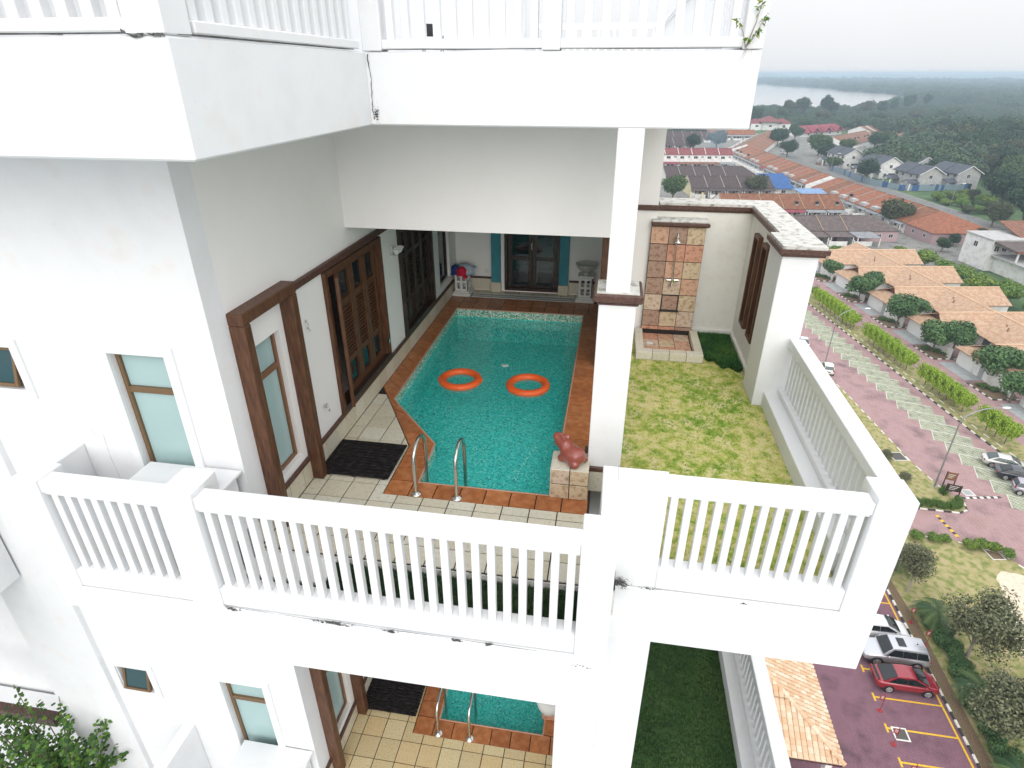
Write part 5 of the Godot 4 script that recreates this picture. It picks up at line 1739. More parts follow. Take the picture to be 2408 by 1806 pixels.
func build_plants() -> void:
	make_crowns()
	rng.seed = 200
	# verge by the car park
	tree("verge_tree", "olive grey airy tree with a leaning pale trunk nearest the white corner post", Vector3(28.6, GR + 0.1, -43.9), Vector3(2.1, 2.0, 2.1), 1.5, "airy", "airy trees on the verge", 0.09, Vector3(0.5, 0, -0.5))
	tree("verge_tree", "largest airy tree on the verge, beside the silver off-road car", Vector3(30.3, GR + 0.1, -37.3), Vector3(3.3, 3.0, 3.3), 1.7, "airy", "airy trees on the verge", 0.13)
	tree("verge_tree", "airy tree with a thick pale trunk at the lower right corner", Vector3(29.4, GR + 0.1, -30.4), Vector3(3.0, 2.7, 3.0), 1.8, "airy", "airy trees on the verge", 0.17, Vector3(0.4, 0, -0.3))
	tree("verge_tree", "airy tree behind the lower right one, cut by the picture's edge", Vector3(33.6, GR + 0.1, -31.0), Vector3(2.3, 2.2, 2.3), 1.8, "airy", "airy trees on the verge", 0.12)
	palm("palm between the verge trees behind the white car", Vector3(29.3, GR + 0.1, -40.6), 1.3, 2.3, 13, "young palms on the verge")
	palm("palm beside the largest airy tree, opposite the red car", Vector3(29.3, GR + 0.1, -33.4), 1.3, 2.2, 13, "young palms on the verge")
	palm("palm partly behind the white corner post above the verge trees", Vector3(28.6, GR + 0.1, -46.6), 1.2, 1.9, 11, "young palms on the verge")
	palm("palm at the bottom edge among the low shrubs", Vector3(28.9, GR + 0.1, -27.4), 0.9, 2.0, 11, "young palms on the verge")
	for i in 44:
		var z := -41.5 + i * 0.48
		tree("low_shrub", "dark low shrub in the row along the striped car park kerb", Vector3(28.9 + rf(-0.5, 0.8), GR + 0.1, z), Vector3(rf(0.6, 1.0), rf(0.5, 0.9), rf(0.6, 0.95)), 0.0, "round", "low shrubs along the car park kerb", 0.03)
	for q in [[32.3, -51.6, 0.75, "small green shrub at the entry kerb, nearest the white corner post"], [33.9, -51.6, 0.7, "middle one of three small green shrubs on the entry kerb"], [35.0, -51.7, 0.6, "small yellowish shrub on the entry kerb beside the striped hump"]]:
		tree("kerb_shrub", q[3], Vector3(q[0], GR + 0.1, q[1]), Vector3(q[2], q[2] * 0.8, q[2]), 0.0, "bright", "shrubs on the entry kerb", 0.03)
	for q in [[36.9, -51.1, 0.85, "bright shrub with pink flowers at the foot of the yellow hump"], [37.9, -51.0, 0.95, "rounded bright shrub behind the brown drain cover"], [39.0, -50.9, 0.8, "shrub between the bright shrub and the drain cover's corner"], [39.9, -50.3, 0.8, "yellow green shrub at the road bend by the drain cover"]]:
		tree("kerb_shrub", q[3], Vector3(q[0], GR + 0.1, q[1]), Vector3(q[2], q[2] * 0.75, q[2] * 0.8), 0.0, "bright", "shrubs on the entry kerb", 0.03)
	# clipped hedge round the signboard
	for i in 8:
		var p: Array = [[34.8, -57.3], [35.6, -57.35], [36.4, -57.3], [37.2, -57.3], [38.0, -57.35], [38.7, -57.6], [39.1, -58.4], [38.5, -59.9]][i]
		var h := tree("clipped_hedge", "dense clipped green hedge piece, %s along the striped island kerb" % nth(i), Vector3(p[0], GR + 0.1, p[1]), Vector3(0.62, 0.85, 0.62), 0.0, "low", "clipped hedge on the striped island", 0.03)
	for q in [[34.7, -66.0, 1.0], [33.5, -69.5, 0.9], [35.2, -61.8, 0.8], [33.2, -75.0, 1.1], [33.0, -82.5, 1.2], [34.0, -60.0, 0.9]]:
		tree("grey_shrub", "dry grey green shrub in the grass strip, at %d metres along the railing side" % int(-q[1]), Vector3(q[0], GR + 0.1, q[1]), Vector3(q[2], q[2] * 0.85, q[2]), 0.0, "airy", "dry shrubs in the grass strip", 0.04).set_meta("label", ["dry shrub near the drain grate in the grass strip", "second dry shrub behind the side balustrade", "dry shrub left of the clipped hedge", "dry shrub standing above the balustrade's middle", "dry shrub beside the parked white cars", "dry shrub nearest the corner post"][[34.7, 33.5, 35.2, 33.2, 33.0, 34.0].find(q[0])])
	# two rows of hedge trees along the estate road
	var n := 0
	for q in [[-122.0, 9, 1.55], [-103.5, 8, 1.55], [-87.8, 6, 1.6], [-75.2, 3, 1.6], [-66.0, 5, 1.6]]:
		for i in int(q[1]):
			var z: float = q[0] + i * q[2]
			var x := 49.4 + (z + 68.7) * 0.1655 + 1.75
			var o := tree("hedge_tree", "bright clipped hedge tree, %s from the far end of the %s block" % [nth(i), nth(int(n))], Vector3(x + rf(-0.1, 0.1), GR + 0.1, z), Vector3(1.35, rf(2.2, 2.5), 1.35), 1.05, "hedge", "clipped hedge trees along the estate road", 0.06)
			o.rotation.y = ROAD_TURN
		n += 1
	for q in [[45.2, -110.5], [47.6, -100.2], [42.8, -126.0], [50.2, -83.5]]:
		tree("round_bush", "single round bright bush behind the hedge trees, %s from the far end" % nth([-126.0, -110.5, -100.2, -83.5].find(q[1])), Vector3(q[0], GR + 0.1, q[1]), Vector3(1.3, 1.2, 1.3), 0.6, "bright", "round bushes behind the hedge", 0.07)
	# trees in front of the bungalows
	n = 0
	for q in [[49.6, -140.2, 2.2, 1.7], [51.0, -126.0, 3.0, 1.6], [54.0, -128.6, 2.3, 2.2], [53.0, -112.0, 3.1, 1.6], [57.0, -113.6, 1.8, 2.6], [54.6, -101.2, 2.8, 1.5], [57.0, -100.2, 2.6, 2.0], [57.4, -98.6, 2.0, 2.2], [58.3, -91.0, 3.2, 1.5], [61.2, -90.2, 2.2, 2.0], [57.4, -84.0, 2.2, 1.6]]:
		tree("garden_tree", "round dark green tree before the bungalows, %s from the far end" % nth(n), Vector3(q[0], GR, q[1]), Vector3(q[2], q[2] * 0.92, q[2]), q[3], "round", "garden trees before the bungalows", 0.14)
		n += 1
	n = 0
	for q in [[73.3, -152.0, 2.9], [75.2, -146.0, 2.3], [74.5, -139.5, 2.6], [77.5, -142.5, 2.2], [76.2, -132.5, 2.9], [78.4, -127.0, 2.5], [80.6, -131.0, 2.4], [79.5, -119.0, 2.6], [82.0, -123.0, 2.3], [82.5, -113.0, 2.5], [71.0, -160.0, 1.8], [56.0, -158.5, 1.6], [52.5, -156.0, 1.8]]:
		tree("boundary_tree", "yellow green leafy tree behind the bungalow roofs, %s from the far end" % nth(n), Vector3(q[0], GR, q[1]), Vector3(q[2], q[2] * 0.85, q[2]), 1.2, "bright", "trees behind the bungalows", 0.1)
		n += 1
	# trees among the terrace houses
	n = 0
	for i in 26:
		tree("roadside_bush", "leafy bush on the rough ground between the street and the new houses", Vector3(rf(116, 133), GR, rf(-255, -222)), Vector3(rf(1.6, 3.0), rf(1.4, 2.4), rf(1.6, 3.0)), 0.0, ["bright", "wood"][i % 2], "bushes before the new houses", 0.1)
	for q in [[84.5, -198.5, 6.2, "large dark tree between the grey roofs and the long orange row"], [21.5, -231.0, 6.5, "dark tree at the garden wall's left, before the yellow house"], [52.8, -245.5, 5.6, "round dark tree before the brown roofs"], [106.0, -287.0, 6.3, "dark tree before the white semi-detached houses"], [46.0, -400.0, 6.0, "pale tree behind the red roofed row"], [60.0, -405.0, 8.0, "dark tree behind the red roofed row, in the smoke"], [101.0, -430.0, 8.0, "round dark tree by the far bend of the street"], [93.5, -372.0, 6.5, "smaller dark tree at the street beside the long row"], [112.0, -380.0, 8.5, "tall green tree right of the street"], [107.0, -350.0, 7.0, "green tree right of the street, nearer"], [121.0, -470.0, 7.0, "tree before the crimson roof"], [103.0, -322.0, 4.5, "small tree by the blue hoarding"], [131.0, -395.0, 6.0, "tree before the upper right rows"], [37.0, -250.0, 2.6, "small tree beside the yellow house"], [155.0, -420.0, 7.0, "dark tree left of the wood's edge"], [163.0, -425.0, 7.5, "dark tree at the wood's edge"], [113.5, -203.0, 5.6, "yellowish tree beside the street at the right"], [91.0, -176.5, 2.2, "small tree before the end house of the orange row"], [99.5, -180.5, 2.8, "palm-like tree beside the end house"], [85.5, -170.0, 2.6, "white flecked tree at the corner of the grey row"], [41.0, -277.0, 2.6, "small tree on the brown roofs' edge"], [106.0, -181.0, 3.0, "bush behind the flat white house"]]:
		tree("street_tree", q[3], Vector3(q[0], GR, q[1]), Vector3(q[2] * 0.82, q[2] * 0.72, q[2] * 0.82), q[2] * 0.28, "wood", "trees among the houses", q[2] * 0.05)
		n += 1
	build_woods()
	var sm := FogVolume.new()
	sm.shape = RenderingServer.FOG_VOLUME_SHAPE_ELLIPSOID
	sm.size = Vector3(13, 20, 10)
	sm.position = Vector3(57.5, GR + 9, -392)
	var fm := FogMaterial.new()
	fm.density = 0.05
	fm.albedo = Color(0.72, 0.82, 0.9)
	sm.material = fm
	sm.name = "smoke"
	add_child(sm)
	tag(sm, "pale bluish smoke rising behind the red roofed row", "smoke", "", "stuff")

func build_woods() -> void:
	rng.seed = 300
	# the near belt: trees one can tell apart
	var belt := v2([[119, -194], [121, -225], [134, -256], [142, -262], [146, -268], [150, -300], [172, -330], [182, -380], [180, -430], [215, -470], [300, -470], [215, -260], [160, -190]])
	var spots := []
	var tries := 0
	while spots.size() < 120 and tries < 6000:
		tries += 1
		var p := Vector2(rf(115, 300), rf(-470, -190))
		if Geometry2D.is_point_in_polygon(p, belt) and spots.all(func(q): return q.distance_to(p) > 7.0):
			spots.append(p)
	for p in spots:
		var far := clampf((-p.y - 200.0) / 150.0, 0.0, 1.0)
		var r := rf(4.2, 6.5) + far * rf(1.0, 4.0)
		var t := tree("woodland_tree", "leafy tree in the dense wood right of the houses", Vector3(p.x, GR, p.y), Vector3(r, r * rf(0.8, 1.0), r), r * rf(0.2, 0.5), "wood", "trees of the near wood", r * 0.05)
	# river bank and the forest beyond read as one mass
	var mm := MultiMesh.new()
	mm.transform_format = MultiMesh.TRANSFORM_3D
	var river := v2([[-6000, -1100], [150, -900], [240, -850], [330, -930], [400, -1071], [460, -1207], [520, -1290], [560, -1400], [585, -1596], [560, -1800], [600, -2095], [560, -2500], [585, -2957], [300, -3200], [-6000, -4200]])
	var town := v2([[-100, 0], [120, -150], [118, -225], [112, -300], [125, -330], [180, -430], [200, -500], [180, -560], [100, -560], [0, -500]])
	for v in 3:
		var list := []
		tries = 0
		while list.size() < 3200 and tries < 60000:
			tries += 1
			var t := rng.randf()
			var d := lerpf(330.0, 3800.0, t * t * 0.75 + 0.25 * t)
			var a := rf(0.08, 0.75)
			var p := Vector2(sin(a) * d, -cos(a) * d)
			if Geometry2D.is_point_in_polygon(p, river) or Geometry2D.is_point_in_polygon(p, town) or Geometry2D.is_point_in_polygon(p, belt):
				continue
			list.append([p, (rf(4.0, 7.0) + d * 0.0022) * (0.55 if p.x < 470.0 and p.y < -560.0 and p.y > -1250.0 else 1.0)])
		var m := MultiMesh.new()
		m.transform_format = MultiMesh.TRANSFORM_3D
		m.mesh = crowns.far[v]
		m.instance_count = list.size()
		for i in list.size():
			var r: float = list[i][1]
			m.set_instance_transform(i, Transform3D(Basis(Vector3.UP, rng.randf() * TAU).scaled(Vector3(r, r * rf(0.8, 1.25), r)), Vector3(list[i][0].x, GR + r * 0.25, list[i][0].y)))
		var o := MultiMeshInstance3D.new()
		o.multimesh = m
		o.material_override = M.far_leaf
		o.name = numbered("forest")
		add_child(o)
		tag(o, ["hazy green forest reaching from the river to the horizon", "darker trees scattered through the hazy far forest", "yellowish trees scattered through the hazy far forest"][v], "forest", "", "stuff")
	# taller trees on the near bank of the river
	var n := 0
	for q in [[150, -640, 9, 1.3], [120, -610, 10, 1.2], [166, -690, 11, 1.4], [186, -720, 11, 1.5], [205, -700, 10, 1.7], [222, -735, 8, 1.6], [262, -760, 11, 1.2], [285, -780, 10, 1.1], [305, -800, 7, 1.9], [330, -830, 7, 2.2], [355, -880, 7, 2.0], [380, -900, 7, 2.3], [180, -620, 10, 1.0], [225, -620, 10, 0.9], [270, -650, 11, 0.9], [310, -690, 11, 0.9], [150, -560, 9, 0.9], [250, -560, 9, 0.9], [210, -545, 9, 0.9], [350, -760, 10, 0.9]]:
		tree("bank_tree", "tall tree on the near river bank, %s counted from the left" % nth(n), Vector3(q[0], GR, q[1]), Vector3(q[2] * 0.75, q[2] * 0.55 * q[3], q[2] * 0.75), q[2] * 0.35 * q[3], "wood", "trees on the river bank", 0.5)
		n += 1

# ---------------------------------------------------------------- houses
func gable_wall(s: MB, w: float, d: float, eave: float, ridge: float) -> void: # walls with gables at both ends of x, ridge along x
	var p := [Vector2(-d / 2, 0), Vector2(d / 2, 0), Vector2(d / 2, eave), Vector2(0, ridge), Vector2(-d / 2, eave)]
	for x in [-w / 2, w / 2]:
		var f := []
		for q in p:
			f.append(Vector3(x, q.y, q.x))
		s.face(f, Vector3(signf(x), 0, 0))
	for z in [-d / 2, d / 2]:
		s.face([Vector3(-w / 2, 0, z), Vector3(w / 2, 0, z), Vector3(w / 2, eave, z), Vector3(-w / 2, eave, z)], Vector3(0, 0, signf(z)))

func house_window(o: Node3D, at: Vector3, w: float, h: float, turn := 0.0) -> void:
	var g := sub(o, "window")
	g.position = at
	g.rotation.y = turn
	var f := MB.new()
	ring(f, -w / 2, w / 2, -h / 2, h / 2, 0.08, -0.02, 0.06, 0.0)
	f.box(Vector3(-0.03, -h / 2 + 0.08, -0.02), Vector3(0.03, h / 2 - 0.08, 0.055))
	put(f, "frame", M.house_white, g)
	put_box(g, Vector3(-w / 2 + 0.08, -h / 2 + 0.08, -0.01), Vector3(w / 2 - 0.08, h / 2 - 0.08, 0.02), "pane", M.window, 0.0)

func unit(c: Dictionary) -> Node3D: # one house of a terrace: x along the row, front towards +z
	var o := Node3D.new()
	var w: float = c.w
	var d: float = c.d
	var e: float = c.eave
	var r: float = c.ridge
	var s := MB.new()
	gable_wall(s, w - 0.02, d - 0.8, e, r - 0.15)
	put(s, "wall", c.wall, o)
	var slope := (r - e) / (d / 2)
	for k in [1.0, -1.0]:
		var sl := MB.new()
		sl.slab([Vector3(-w / 2 + 0.005, r, 0), Vector3(w / 2 - 0.005, r, 0), Vector3(w / 2 - 0.005, e, k * d / 2), Vector3(-w / 2 + 0.005, e, k * d / 2)], 0.14)
		put(sl, "roof_slope", c.roof, o)
		var pw := MB.new()
		pw.slab([Vector3(-w / 2 - 0.1, r + 0.2, 0), Vector3(-w / 2 + 0.1, r + 0.2, 0), Vector3(-w / 2 + 0.1, e + 0.2, k * d / 2), Vector3(-w / 2 - 0.1, e + 0.2, k * d / 2)], 0.32)
		put(pw, "party_wall", c.party, o)
	put_box(o, Vector3(-w / 2, r - 0.04, -0.12), Vector3(w / 2 - 0.14, r + 0.08, 0.12), "ridge_cap", c.roof, 0.03)
	var zf := d / 2 - 0.4
	if c.get("two", false):
		house_window(o, Vector3(-w * 0.22, e - 1.25, zf), 1.9, 1.2)
		house_window(o, Vector3(w * 0.27, e - 1.0, zf), 1.2, 0.7)
		house_window(o, Vector3(-w * 0.22, 1.6, zf), 1.6, 1.2)
	else:
		house_window(o, Vector3(-w * 0.24, 1.6, zf), 1.5, 1.1)
		house_window(o, Vector3(w * 0.28, 1.7, zf), 0.9, 0.9)
	put_box(o, Vector3(w * 0.02, 0.0, zf - 0.02), Vector3(w * 0.02 + 0.95, 2.1, zf + 0.03), "door", M.dark_wood, 0.0)
	if c.has("porch"):
		var pd: float = c.get("porch_depth", 3.2)
		var p := MB.new()
		p.slab([Vector3(-w / 2 + 0.15, 3.0 if c.get("two", false) else e - 0.1, zf - 0.02), Vector3(w / 2 - 0.15, 3.0 if c.get("two", false) else e - 0.1, zf - 0.02), Vector3(w / 2 - 0.15, 2.5, zf + pd), Vector3(-w / 2 + 0.15, 2.5, zf + pd)], 0.09)
		put(p, "porch_roof", c.porch, o)
		for x in [-w / 2 + 0.35, w / 2 - 0.35]:
			put_box(o, Vector3(x - 0.1, 0, zf + pd - 0.35), Vector3(x + 0.1, 2.46, zf + pd - 0.15), "porch_post", M.house_white, 0.0)
	if c.get("yard", true):
		put_box(o, Vector3(-w / 2 - 0.08, 0, zf + 0.02), Vector3(-w / 2 + 0.08, 1.6, zf + 5.0), "yard_wall", M.house_white, 0.0)
		put_box(o, Vector3(-w / 2 + 0.08, 0, zf + 4.85), Vector3(w / 2 - 1.8, 1.3, zf + 5.0), "yard_wall", M.house_white, 0.0)
	if c.get("tank", false):
		var t := MB.new()
		t.lathe([Vector2(0.0, 0.0), Vector2(0.42, 0.0), Vector2(0.55, 0.3), Vector2(0.55, 0.75), Vector2(0.5, 0.82), Vector2(0.0, 0.86)], Vector3(w * 0.2, e + slope * 2.2 + 0.25, d / 2 - 2.2), 12)
		put(t, "water_tank", M.tank, o)
		put_box(o, Vector3(w * 0.2 - 0.5, e + slope * 1.6, d / 2 - 2.7), Vector3(w * 0.2 + 0.5, e + slope * 2.2 + 0.24, d / 2 - 1.7), "tank_stand", M.party, 0.0)
	if c.get("airwell", false):
		put_box(o, Vector3(-w * 0.4, e - 0.3, d / 2 - 1.9), Vector3(w * 0.05, e + slope * 1.9 + 0.35, d / 2 - 0.2), "air_well", M.house_grey, 0.0)
	return o

func row(called: String, a: Vector2, b: Vector2, n: int, protos: Array, pick: Array, label: String, group: String, category := "house") -> void: # n houses with the ridge running from a to b
	var d := (b - a) / n
	var turn := -d.angle()
	for i in n:
		var src: Node3D = protos[pick[i % pick.size()]]
		var o: Node3D = src.duplicate()
		o.name = numbered(called)
		add_child(o)
		var p := a + d * (i + 0.5)
		o.position = Vector3(p.x, GR, p.y)
		o.rotation.y = turn
		tag(o, label % nth(i), category, group)

func hip_end(called: String, label: String, at: Vector2, turn: float, w: float, d: float, eave: float, ridge: float, roof: Material, wallm: Material) -> void: # a row's end house: hipped towards +x
	var o := thing(called, label, "house", Vector3(at.x, GR, at.y), turn)
	var s := MB.new()
	s.box(Vector3(0.01, 0, -d / 2 + 0.4), Vector3(w - 0.5, eave - 0.02, d / 2 - 0.4))
	put(s, "wall", wallm, o)
	for k in [1.0, -1.0]:
		var f := MB.new()
		f.slab([Vector3(0, ridge, 0), Vector3(w * 0.35, ridge, 0), Vector3(w, eave, k * d / 2), Vector3(0, eave, k * d / 2)], 0.14)
		put(f, "roof_slope", roof, o)
	var h := MB.new()
	h.slab([Vector3(w * 0.35, ridge, 0), Vector3(w, eave, d / 2), Vector3(w, eave, -d / 2)], 0.14)
	put(h, "roof_slope", roof, o)
	for z in [-d * 0.25, d * 0.2]:
		house_window(o, Vector3(w - 0.5, 1.6, z), 1.4, 1.1, PI / 2)
	for x in [w * 0.3, w * 0.7]:
		house_window(o, Vector3(x, 1.6, d / 2 - 0.4), 1.3, 1.1)

func free_all(a: Array) -> void:
	for o in a:
		o.free()

func build_town() -> void:
	rng.seed = 400
	var R: Dictionary = M.roof
	# orange row just behind the garden wall
	var base := {"w": 6.3, "d": 15.0, "eave": 3.0, "ridge": 6.4, "roof": R.rust, "wall": M.house_white, "party": M.party_warm, "porch": R.zinc, "porch_depth": 3.0}
	var P := [unit(base), unit(base.merged({"tank": true}, true)), unit(base.merged({"porch": R.crimson, "tank": true}, true))]
	row("terrace_house", Vector2(34.0, -210.2), Vector2(72.0, -215.0), 6, P, [0, 0, 0, 2, 1, 1], "rust tiled terrace house behind the garden wall, %s from its left end", "rust tiled row")
	free_all(P)
	# grey row with porches
	base = {"w": 6.6, "d": 13.0, "eave": 3.0, "ridge": 5.9, "roof": R.grey, "wall": M.house_pink, "party": M.party_warm, "porch": R.grey, "porch_depth": 5.0, "yard": true}
	P = [unit(base), unit(base.merged({"porch": R.zinc, "porch_depth": 6.0}, true))]
	row("terrace_house", Vector2(43.4, -180.0), Vector2(69.6, -184.0), 4, P, [0, 0, 0, 1], "grey tiled terrace house with a car porch, %s from the garden wall", "grey tiled row")
	free_all(P)
	hip_end("end_house", "hipped grey end house of the grey tiled row", Vector2(69.6, -184.0), ROAD_TURN * 0.93, 8.0, 13.0, 3.0, 5.9, R.grey, M.house_pink)
	# two brown rows
	base = {"w": 6.2, "d": 15.0, "eave": 3.0, "ridge": 6.2, "roof": R.brown, "wall": M.house_white, "party": M.party, "porch": R.brown, "porch_depth": 4.0}
	P = [unit(base), unit(base.merged({"wall": M.house_cream}, true))]
	row("terrace_house", Vector2(27.6, -248.4), Vector2(58.6, -253.2), 5, P, [1, 0, 0, 0, 0], "brown roofed terrace house of the nearer brown row, %s from its left end", "nearer brown row")
	row("terrace_house", Vector2(20.0, -275.6), Vector2(51.0, -280.6), 5, P, [0], "brown roofed terrace house of the farther brown row, %s from its left end", "farther brown row")
	row("terrace_house", Vector2(14.0, -405.0), Vector2(46.0, -410.0), 5, P, [0], "dark roofed terrace house behind the red row, %s from the left", "dark row behind the red houses")
	row("terrace_house", Vector2(24.0, -452.0), Vector2(62.0, -458.0), 6, P, [0], "dark roofed terrace house at the fascia's edge, %s from the left", "farthest dark row")
	free_all(P)
	hip_end("end_house", "hipped brown end house of the farther brown row", Vector2(51.0, -280.6), 0.155, 7.5, 15.0, 3.0, 6.2, R.brown, M.house_white)
	# the yellow house's gate and wall
	var y := thing("garden_gate", "white gate with yellow posts before the yellow walled house", "gate", Vector3(30.5, GR, -236.4), ROAD_TURN)
	for x in [-2.2, 2.2]:
		put_box(y, Vector3(x - 0.25, 0, -0.25), Vector3(x + 0.25, 2.1, 0.25), "post", M.house_cream, 0.02)
	for i in 14:
		put_box(y, Vector3(-1.9 + i * 0.28, 0.15, -0.03), Vector3(-1.9 + i * 0.28 + 0.1, 1.6, 0.03), "bar", M.house_white, 0.0)
	put_box(y, Vector3(-1.95, 1.5, -0.05), Vector3(1.95, 1.62, 0.05), "rail", M.house_white, 0.0)
	# red two-storey row
	base = {"w": 6.5, "d": 10.5, "eave": 6.3, "ridge": 8.8, "roof": R.red, "wall": M.house_white, "party": M.house_white, "porch": R.old, "porch_depth": 4.0, "two": true, "yard": false}
	P = [unit(base), unit(base.merged({"porch": R.crimson}, true)), unit(base.merged({"porch": R.zinc}, true))]
	row("terrace_house", Vector2(16.6, -320.0), Vector2(55.2, -324.2), 6, P, [1, 1, 0, 0, 0, 2], "white two-storey terrace house with red roof, %s from the left", "red roofed two-storey row")
	free_all(P)
	# the orange row at the smoke, far back
	base = {"w": 8.0, "d": 9.0, "eave": 3.4, "ridge": 6.2, "roof": R.orange, "wall": M.house_white, "party": M.party_warm, "porch": R.zinc}
	P = [unit(base)]
	row("terrace_house", Vector2(62.0, -470.0), Vector2(94.0, -474.0), 4, P, [0], "orange roofed house just under the fascia's corner, %s from the left", "orange houses under the fascia")
	free_all(P)
	# the long orange rows beside the street, front to the left
	base = {"w": 6.4, "d": 18.0, "eave": 3.0, "ridge": 6.4, "roof": R.orange, "wall": M.house_white, "party": M.party, "porch": R.zinc, "porch_depth": 1.6}
	P = [unit(base.merged({"airwell": true}, true)), unit(base.merged({"tank": true, "airwell": true}, true)), unit(base.merged({"roof": R.rust, "party": M.party_warm}, true)), unit(base.merged({"porch": R.crimson}, true))]
	row("terrace_house", Vector2(82.9, -251.8), Vector2(92.6, -191.5), 9, P, [3, 2, 0, 1, 0, 0, 0, 2, 2], "orange roofed house of the near long row, %s from its far end", "near long orange row")
	hip_end("end_house", "hipped orange end house with brown walls and white roof vents", Vector2(92.6, -191.5), -1.411, 13.0, 18.0, 3.0, 6.4, R.orange, M.house_pink)
	row("terrace_house", Vector2(70.5, -363.0), Vector2(82.0, -257.0), 16, P, [1, 1, 0, 1, 2, 0, 0, 2, 3, 0, 0, 2, 0, 0, 2, 0], "orange roofed house of the far long row, %s from its far end", "far long orange row")
	row("terrace_house", Vector2(103.0, -466.0), Vector2(71.0, -372.0), 15, P, [0, 2], "orange roofed house beyond the street's bend, %s from its far end", "orange row beyond the bend")
	free_all(P)
	# rows up on the right, before the forest
	base = {"w": 6.2, "d": 17.0, "eave": 3.0, "ridge": 6.4, "roof": R.old, "wall": M.house_white, "party": M.party_warm, "porch": R.old}
	P = [unit(base), unit(base.merged({"tank": true}, true)), unit(base.merged({"roof": R.rust}, true))]
	row("terrace_house", Vector2(131.0, -424.0), Vector2(168.0, -478.0), 10, P, [2, 1, 0, 1, 1, 0, 1, 1, 0, 0], "old red brown roofed house of the upper right row, %s from its near end", "upper right row")
	row("terrace_house", Vector2(160.0, -425.0), Vector2(196.0, -478.0), 8, P, [0], "old roofed house at the edge of the wood, %s from its near end", "row at the wood's edge")
	row("terrace_house", Vector2(200.0, -520.0), Vector2(230.0, -523.0), 4, P, [2], "orange roofed house in the trees above the rows, %s from the left", "houses in the trees")
	row("terrace_house", Vector2(176.0, -515.0), Vector2(190.0, -530.0), 2, P, [2], "orange gabled house left of those in the trees, %s", "gabled houses in the trees")
	free_all(P)
	# blue roofed extensions
	for q in [["house", "deep blue roofed extension beside the brown row", Vector3(64.0, GR, -268.0), 11.0, 9.0, R.blue, 4.6], ["house", "deep blue roofed house at the end of the nearer brown row", Vector3(62.8, GR, -252.0), 7.5, 13.0, R.blue, 5.2], ["car_porch", "pale blue metal car porch roof before the long orange row", Vector3(71.5, GR, -240.5), 10.5, 8.0, R.pale_blue, 3.4]]:
		var o := thing(q[0], q[1], "house" if q[0] == "house" else "porch", q[2], ROAD_TURN)
		var w: float = q[3]
		var d: float = q[4]
		var r := MB.new()
		r.slab([Vector3(-w / 2, q[6], -d / 2), Vector3(w / 2, q[6], -d / 2), Vector3(w / 2, 2.9, d / 2), Vector3(-w / 2, 2.9, d / 2)], 0.1)
		put(r, "roof", q[5], o)
		if q[0] == "house":
			put_box(o, Vector3(-w / 2 + 0.4, 0, -d / 2 + 0.3), Vector3(w / 2 - 0.4, 2.75, d / 2 - 2.0), "wall", M.house_white, 0.0)
			house_window(o, Vector3(0, 1.5, d / 2 - 2.0), 1.6, 1.1)
		for x in [-w / 2 + 0.3, w / 2 - 0.3]:
			put_box(o, Vector3(x - 0.08, 0, d / 2 - 0.5), Vector3(x + 0.08, 2.85, d / 2 - 0.34), "post", M.house_white, 0.0)
	# large crimson roof and the white villa before the river trees
	var big := thing("crimson_roof_hall", "long low hall with a crimson roof before the river trees", "building", Vector3(146.0, GR, -515.0), 0.72)
	var bs := MB.new()
	gable_wall(bs, 46, 14, 3.2, 6.8)
	put(bs, "wall", M.house_white, big)
	for k in [1.0, -1.0]:
		var f := MB.new()
		f.slab([Vector3(-23, 7.2, 0), Vector3(23, 7.2, 0), Vector3(25, 3.0, k * 9), Vector3(-25, 3.0, k * 9)], 0.2)
		put(f, "roof_slope", R.crimson, big)
	for x in [-14.0, 0.0, 14.0]:
		var f := MB.new()
		f.slab([Vector3(x, 7.0, 0), Vector3(x, 6.2, 10.5), Vector3(x + 5, 3.0, 11)], 0.2)
		f.slab([Vector3(x, 7.0, 0), Vector3(x, 6.2, 10.5), Vector3(x - 5, 3.0, 11)], 0.2)
		put(f, "roof_wing", R.crimson, big)
	for x in [-18.0, -8.0, 8.0, 18.0]:
		house_window(big, Vector3(x, 1.7, 7.0), 2.0, 1.4)
	var villa := thing("villa", "white villa with red pyramid roofs by the fascia's right edge", "house", Vector3(121.0, GR, -560.0), ROAD_TURN)
	for q in [[0.0, 9.0, 6.5], [-11.0, 6.0, 4.8], [11.0, 6.5, 5.0]]:
		put_box(villa, Vector3(q[0] - q[1] * 0.8, 0, -6), Vector3(q[0] + q[1] * 0.8, q[2], 6), "wall", M.house_white, 0.0)
		var f := MB.new()
		var h: float = q[1]
		for k in 4:
			f.xf = Transform3D(Basis(Vector3.UP, k * PI / 2), Vector3(q[0], 0, 0))
			f.slab([Vector3(0, q[2] + 4.0, 0), Vector3(-h, q[2] - 0.1, h), Vector3(h, q[2] - 0.1, h)], 0.15)
		put(f, "roof", R.red, villa)
		house_window(villa, Vector3(q[0], 3.2, 6.0), 2.4, 1.6)
	semis()
	bungalows()
	flat_house()
	# street lamps and poles in the town
	for q in [[111.1, -224.8, 9.0, "street lamp beside the street right of the long orange row"], [97.0, -306.0, 9.0, "street lamp by the hoarding at the far street"], [95.5, -350.0, 9.0, "farther street lamp at the street's bend"], [118.5, -196.0, 8.0, "street lamp at the corner behind the flat house"]]:
		var l := thing("street_lamp", q[3], "street lamp", Vector3(q[0], GR, q[1]), 0.0, "street lamps in the town")
		var t := MB.new()
		t.tube([Vector3.ZERO, Vector3(0, q[2] - 0.5, 0), Vector3(0.4, q[2], 0), Vector3(1.8, q[2] + 0.25, 0)], 0.09, 6)
		put(t, "pole", M.galv, l)
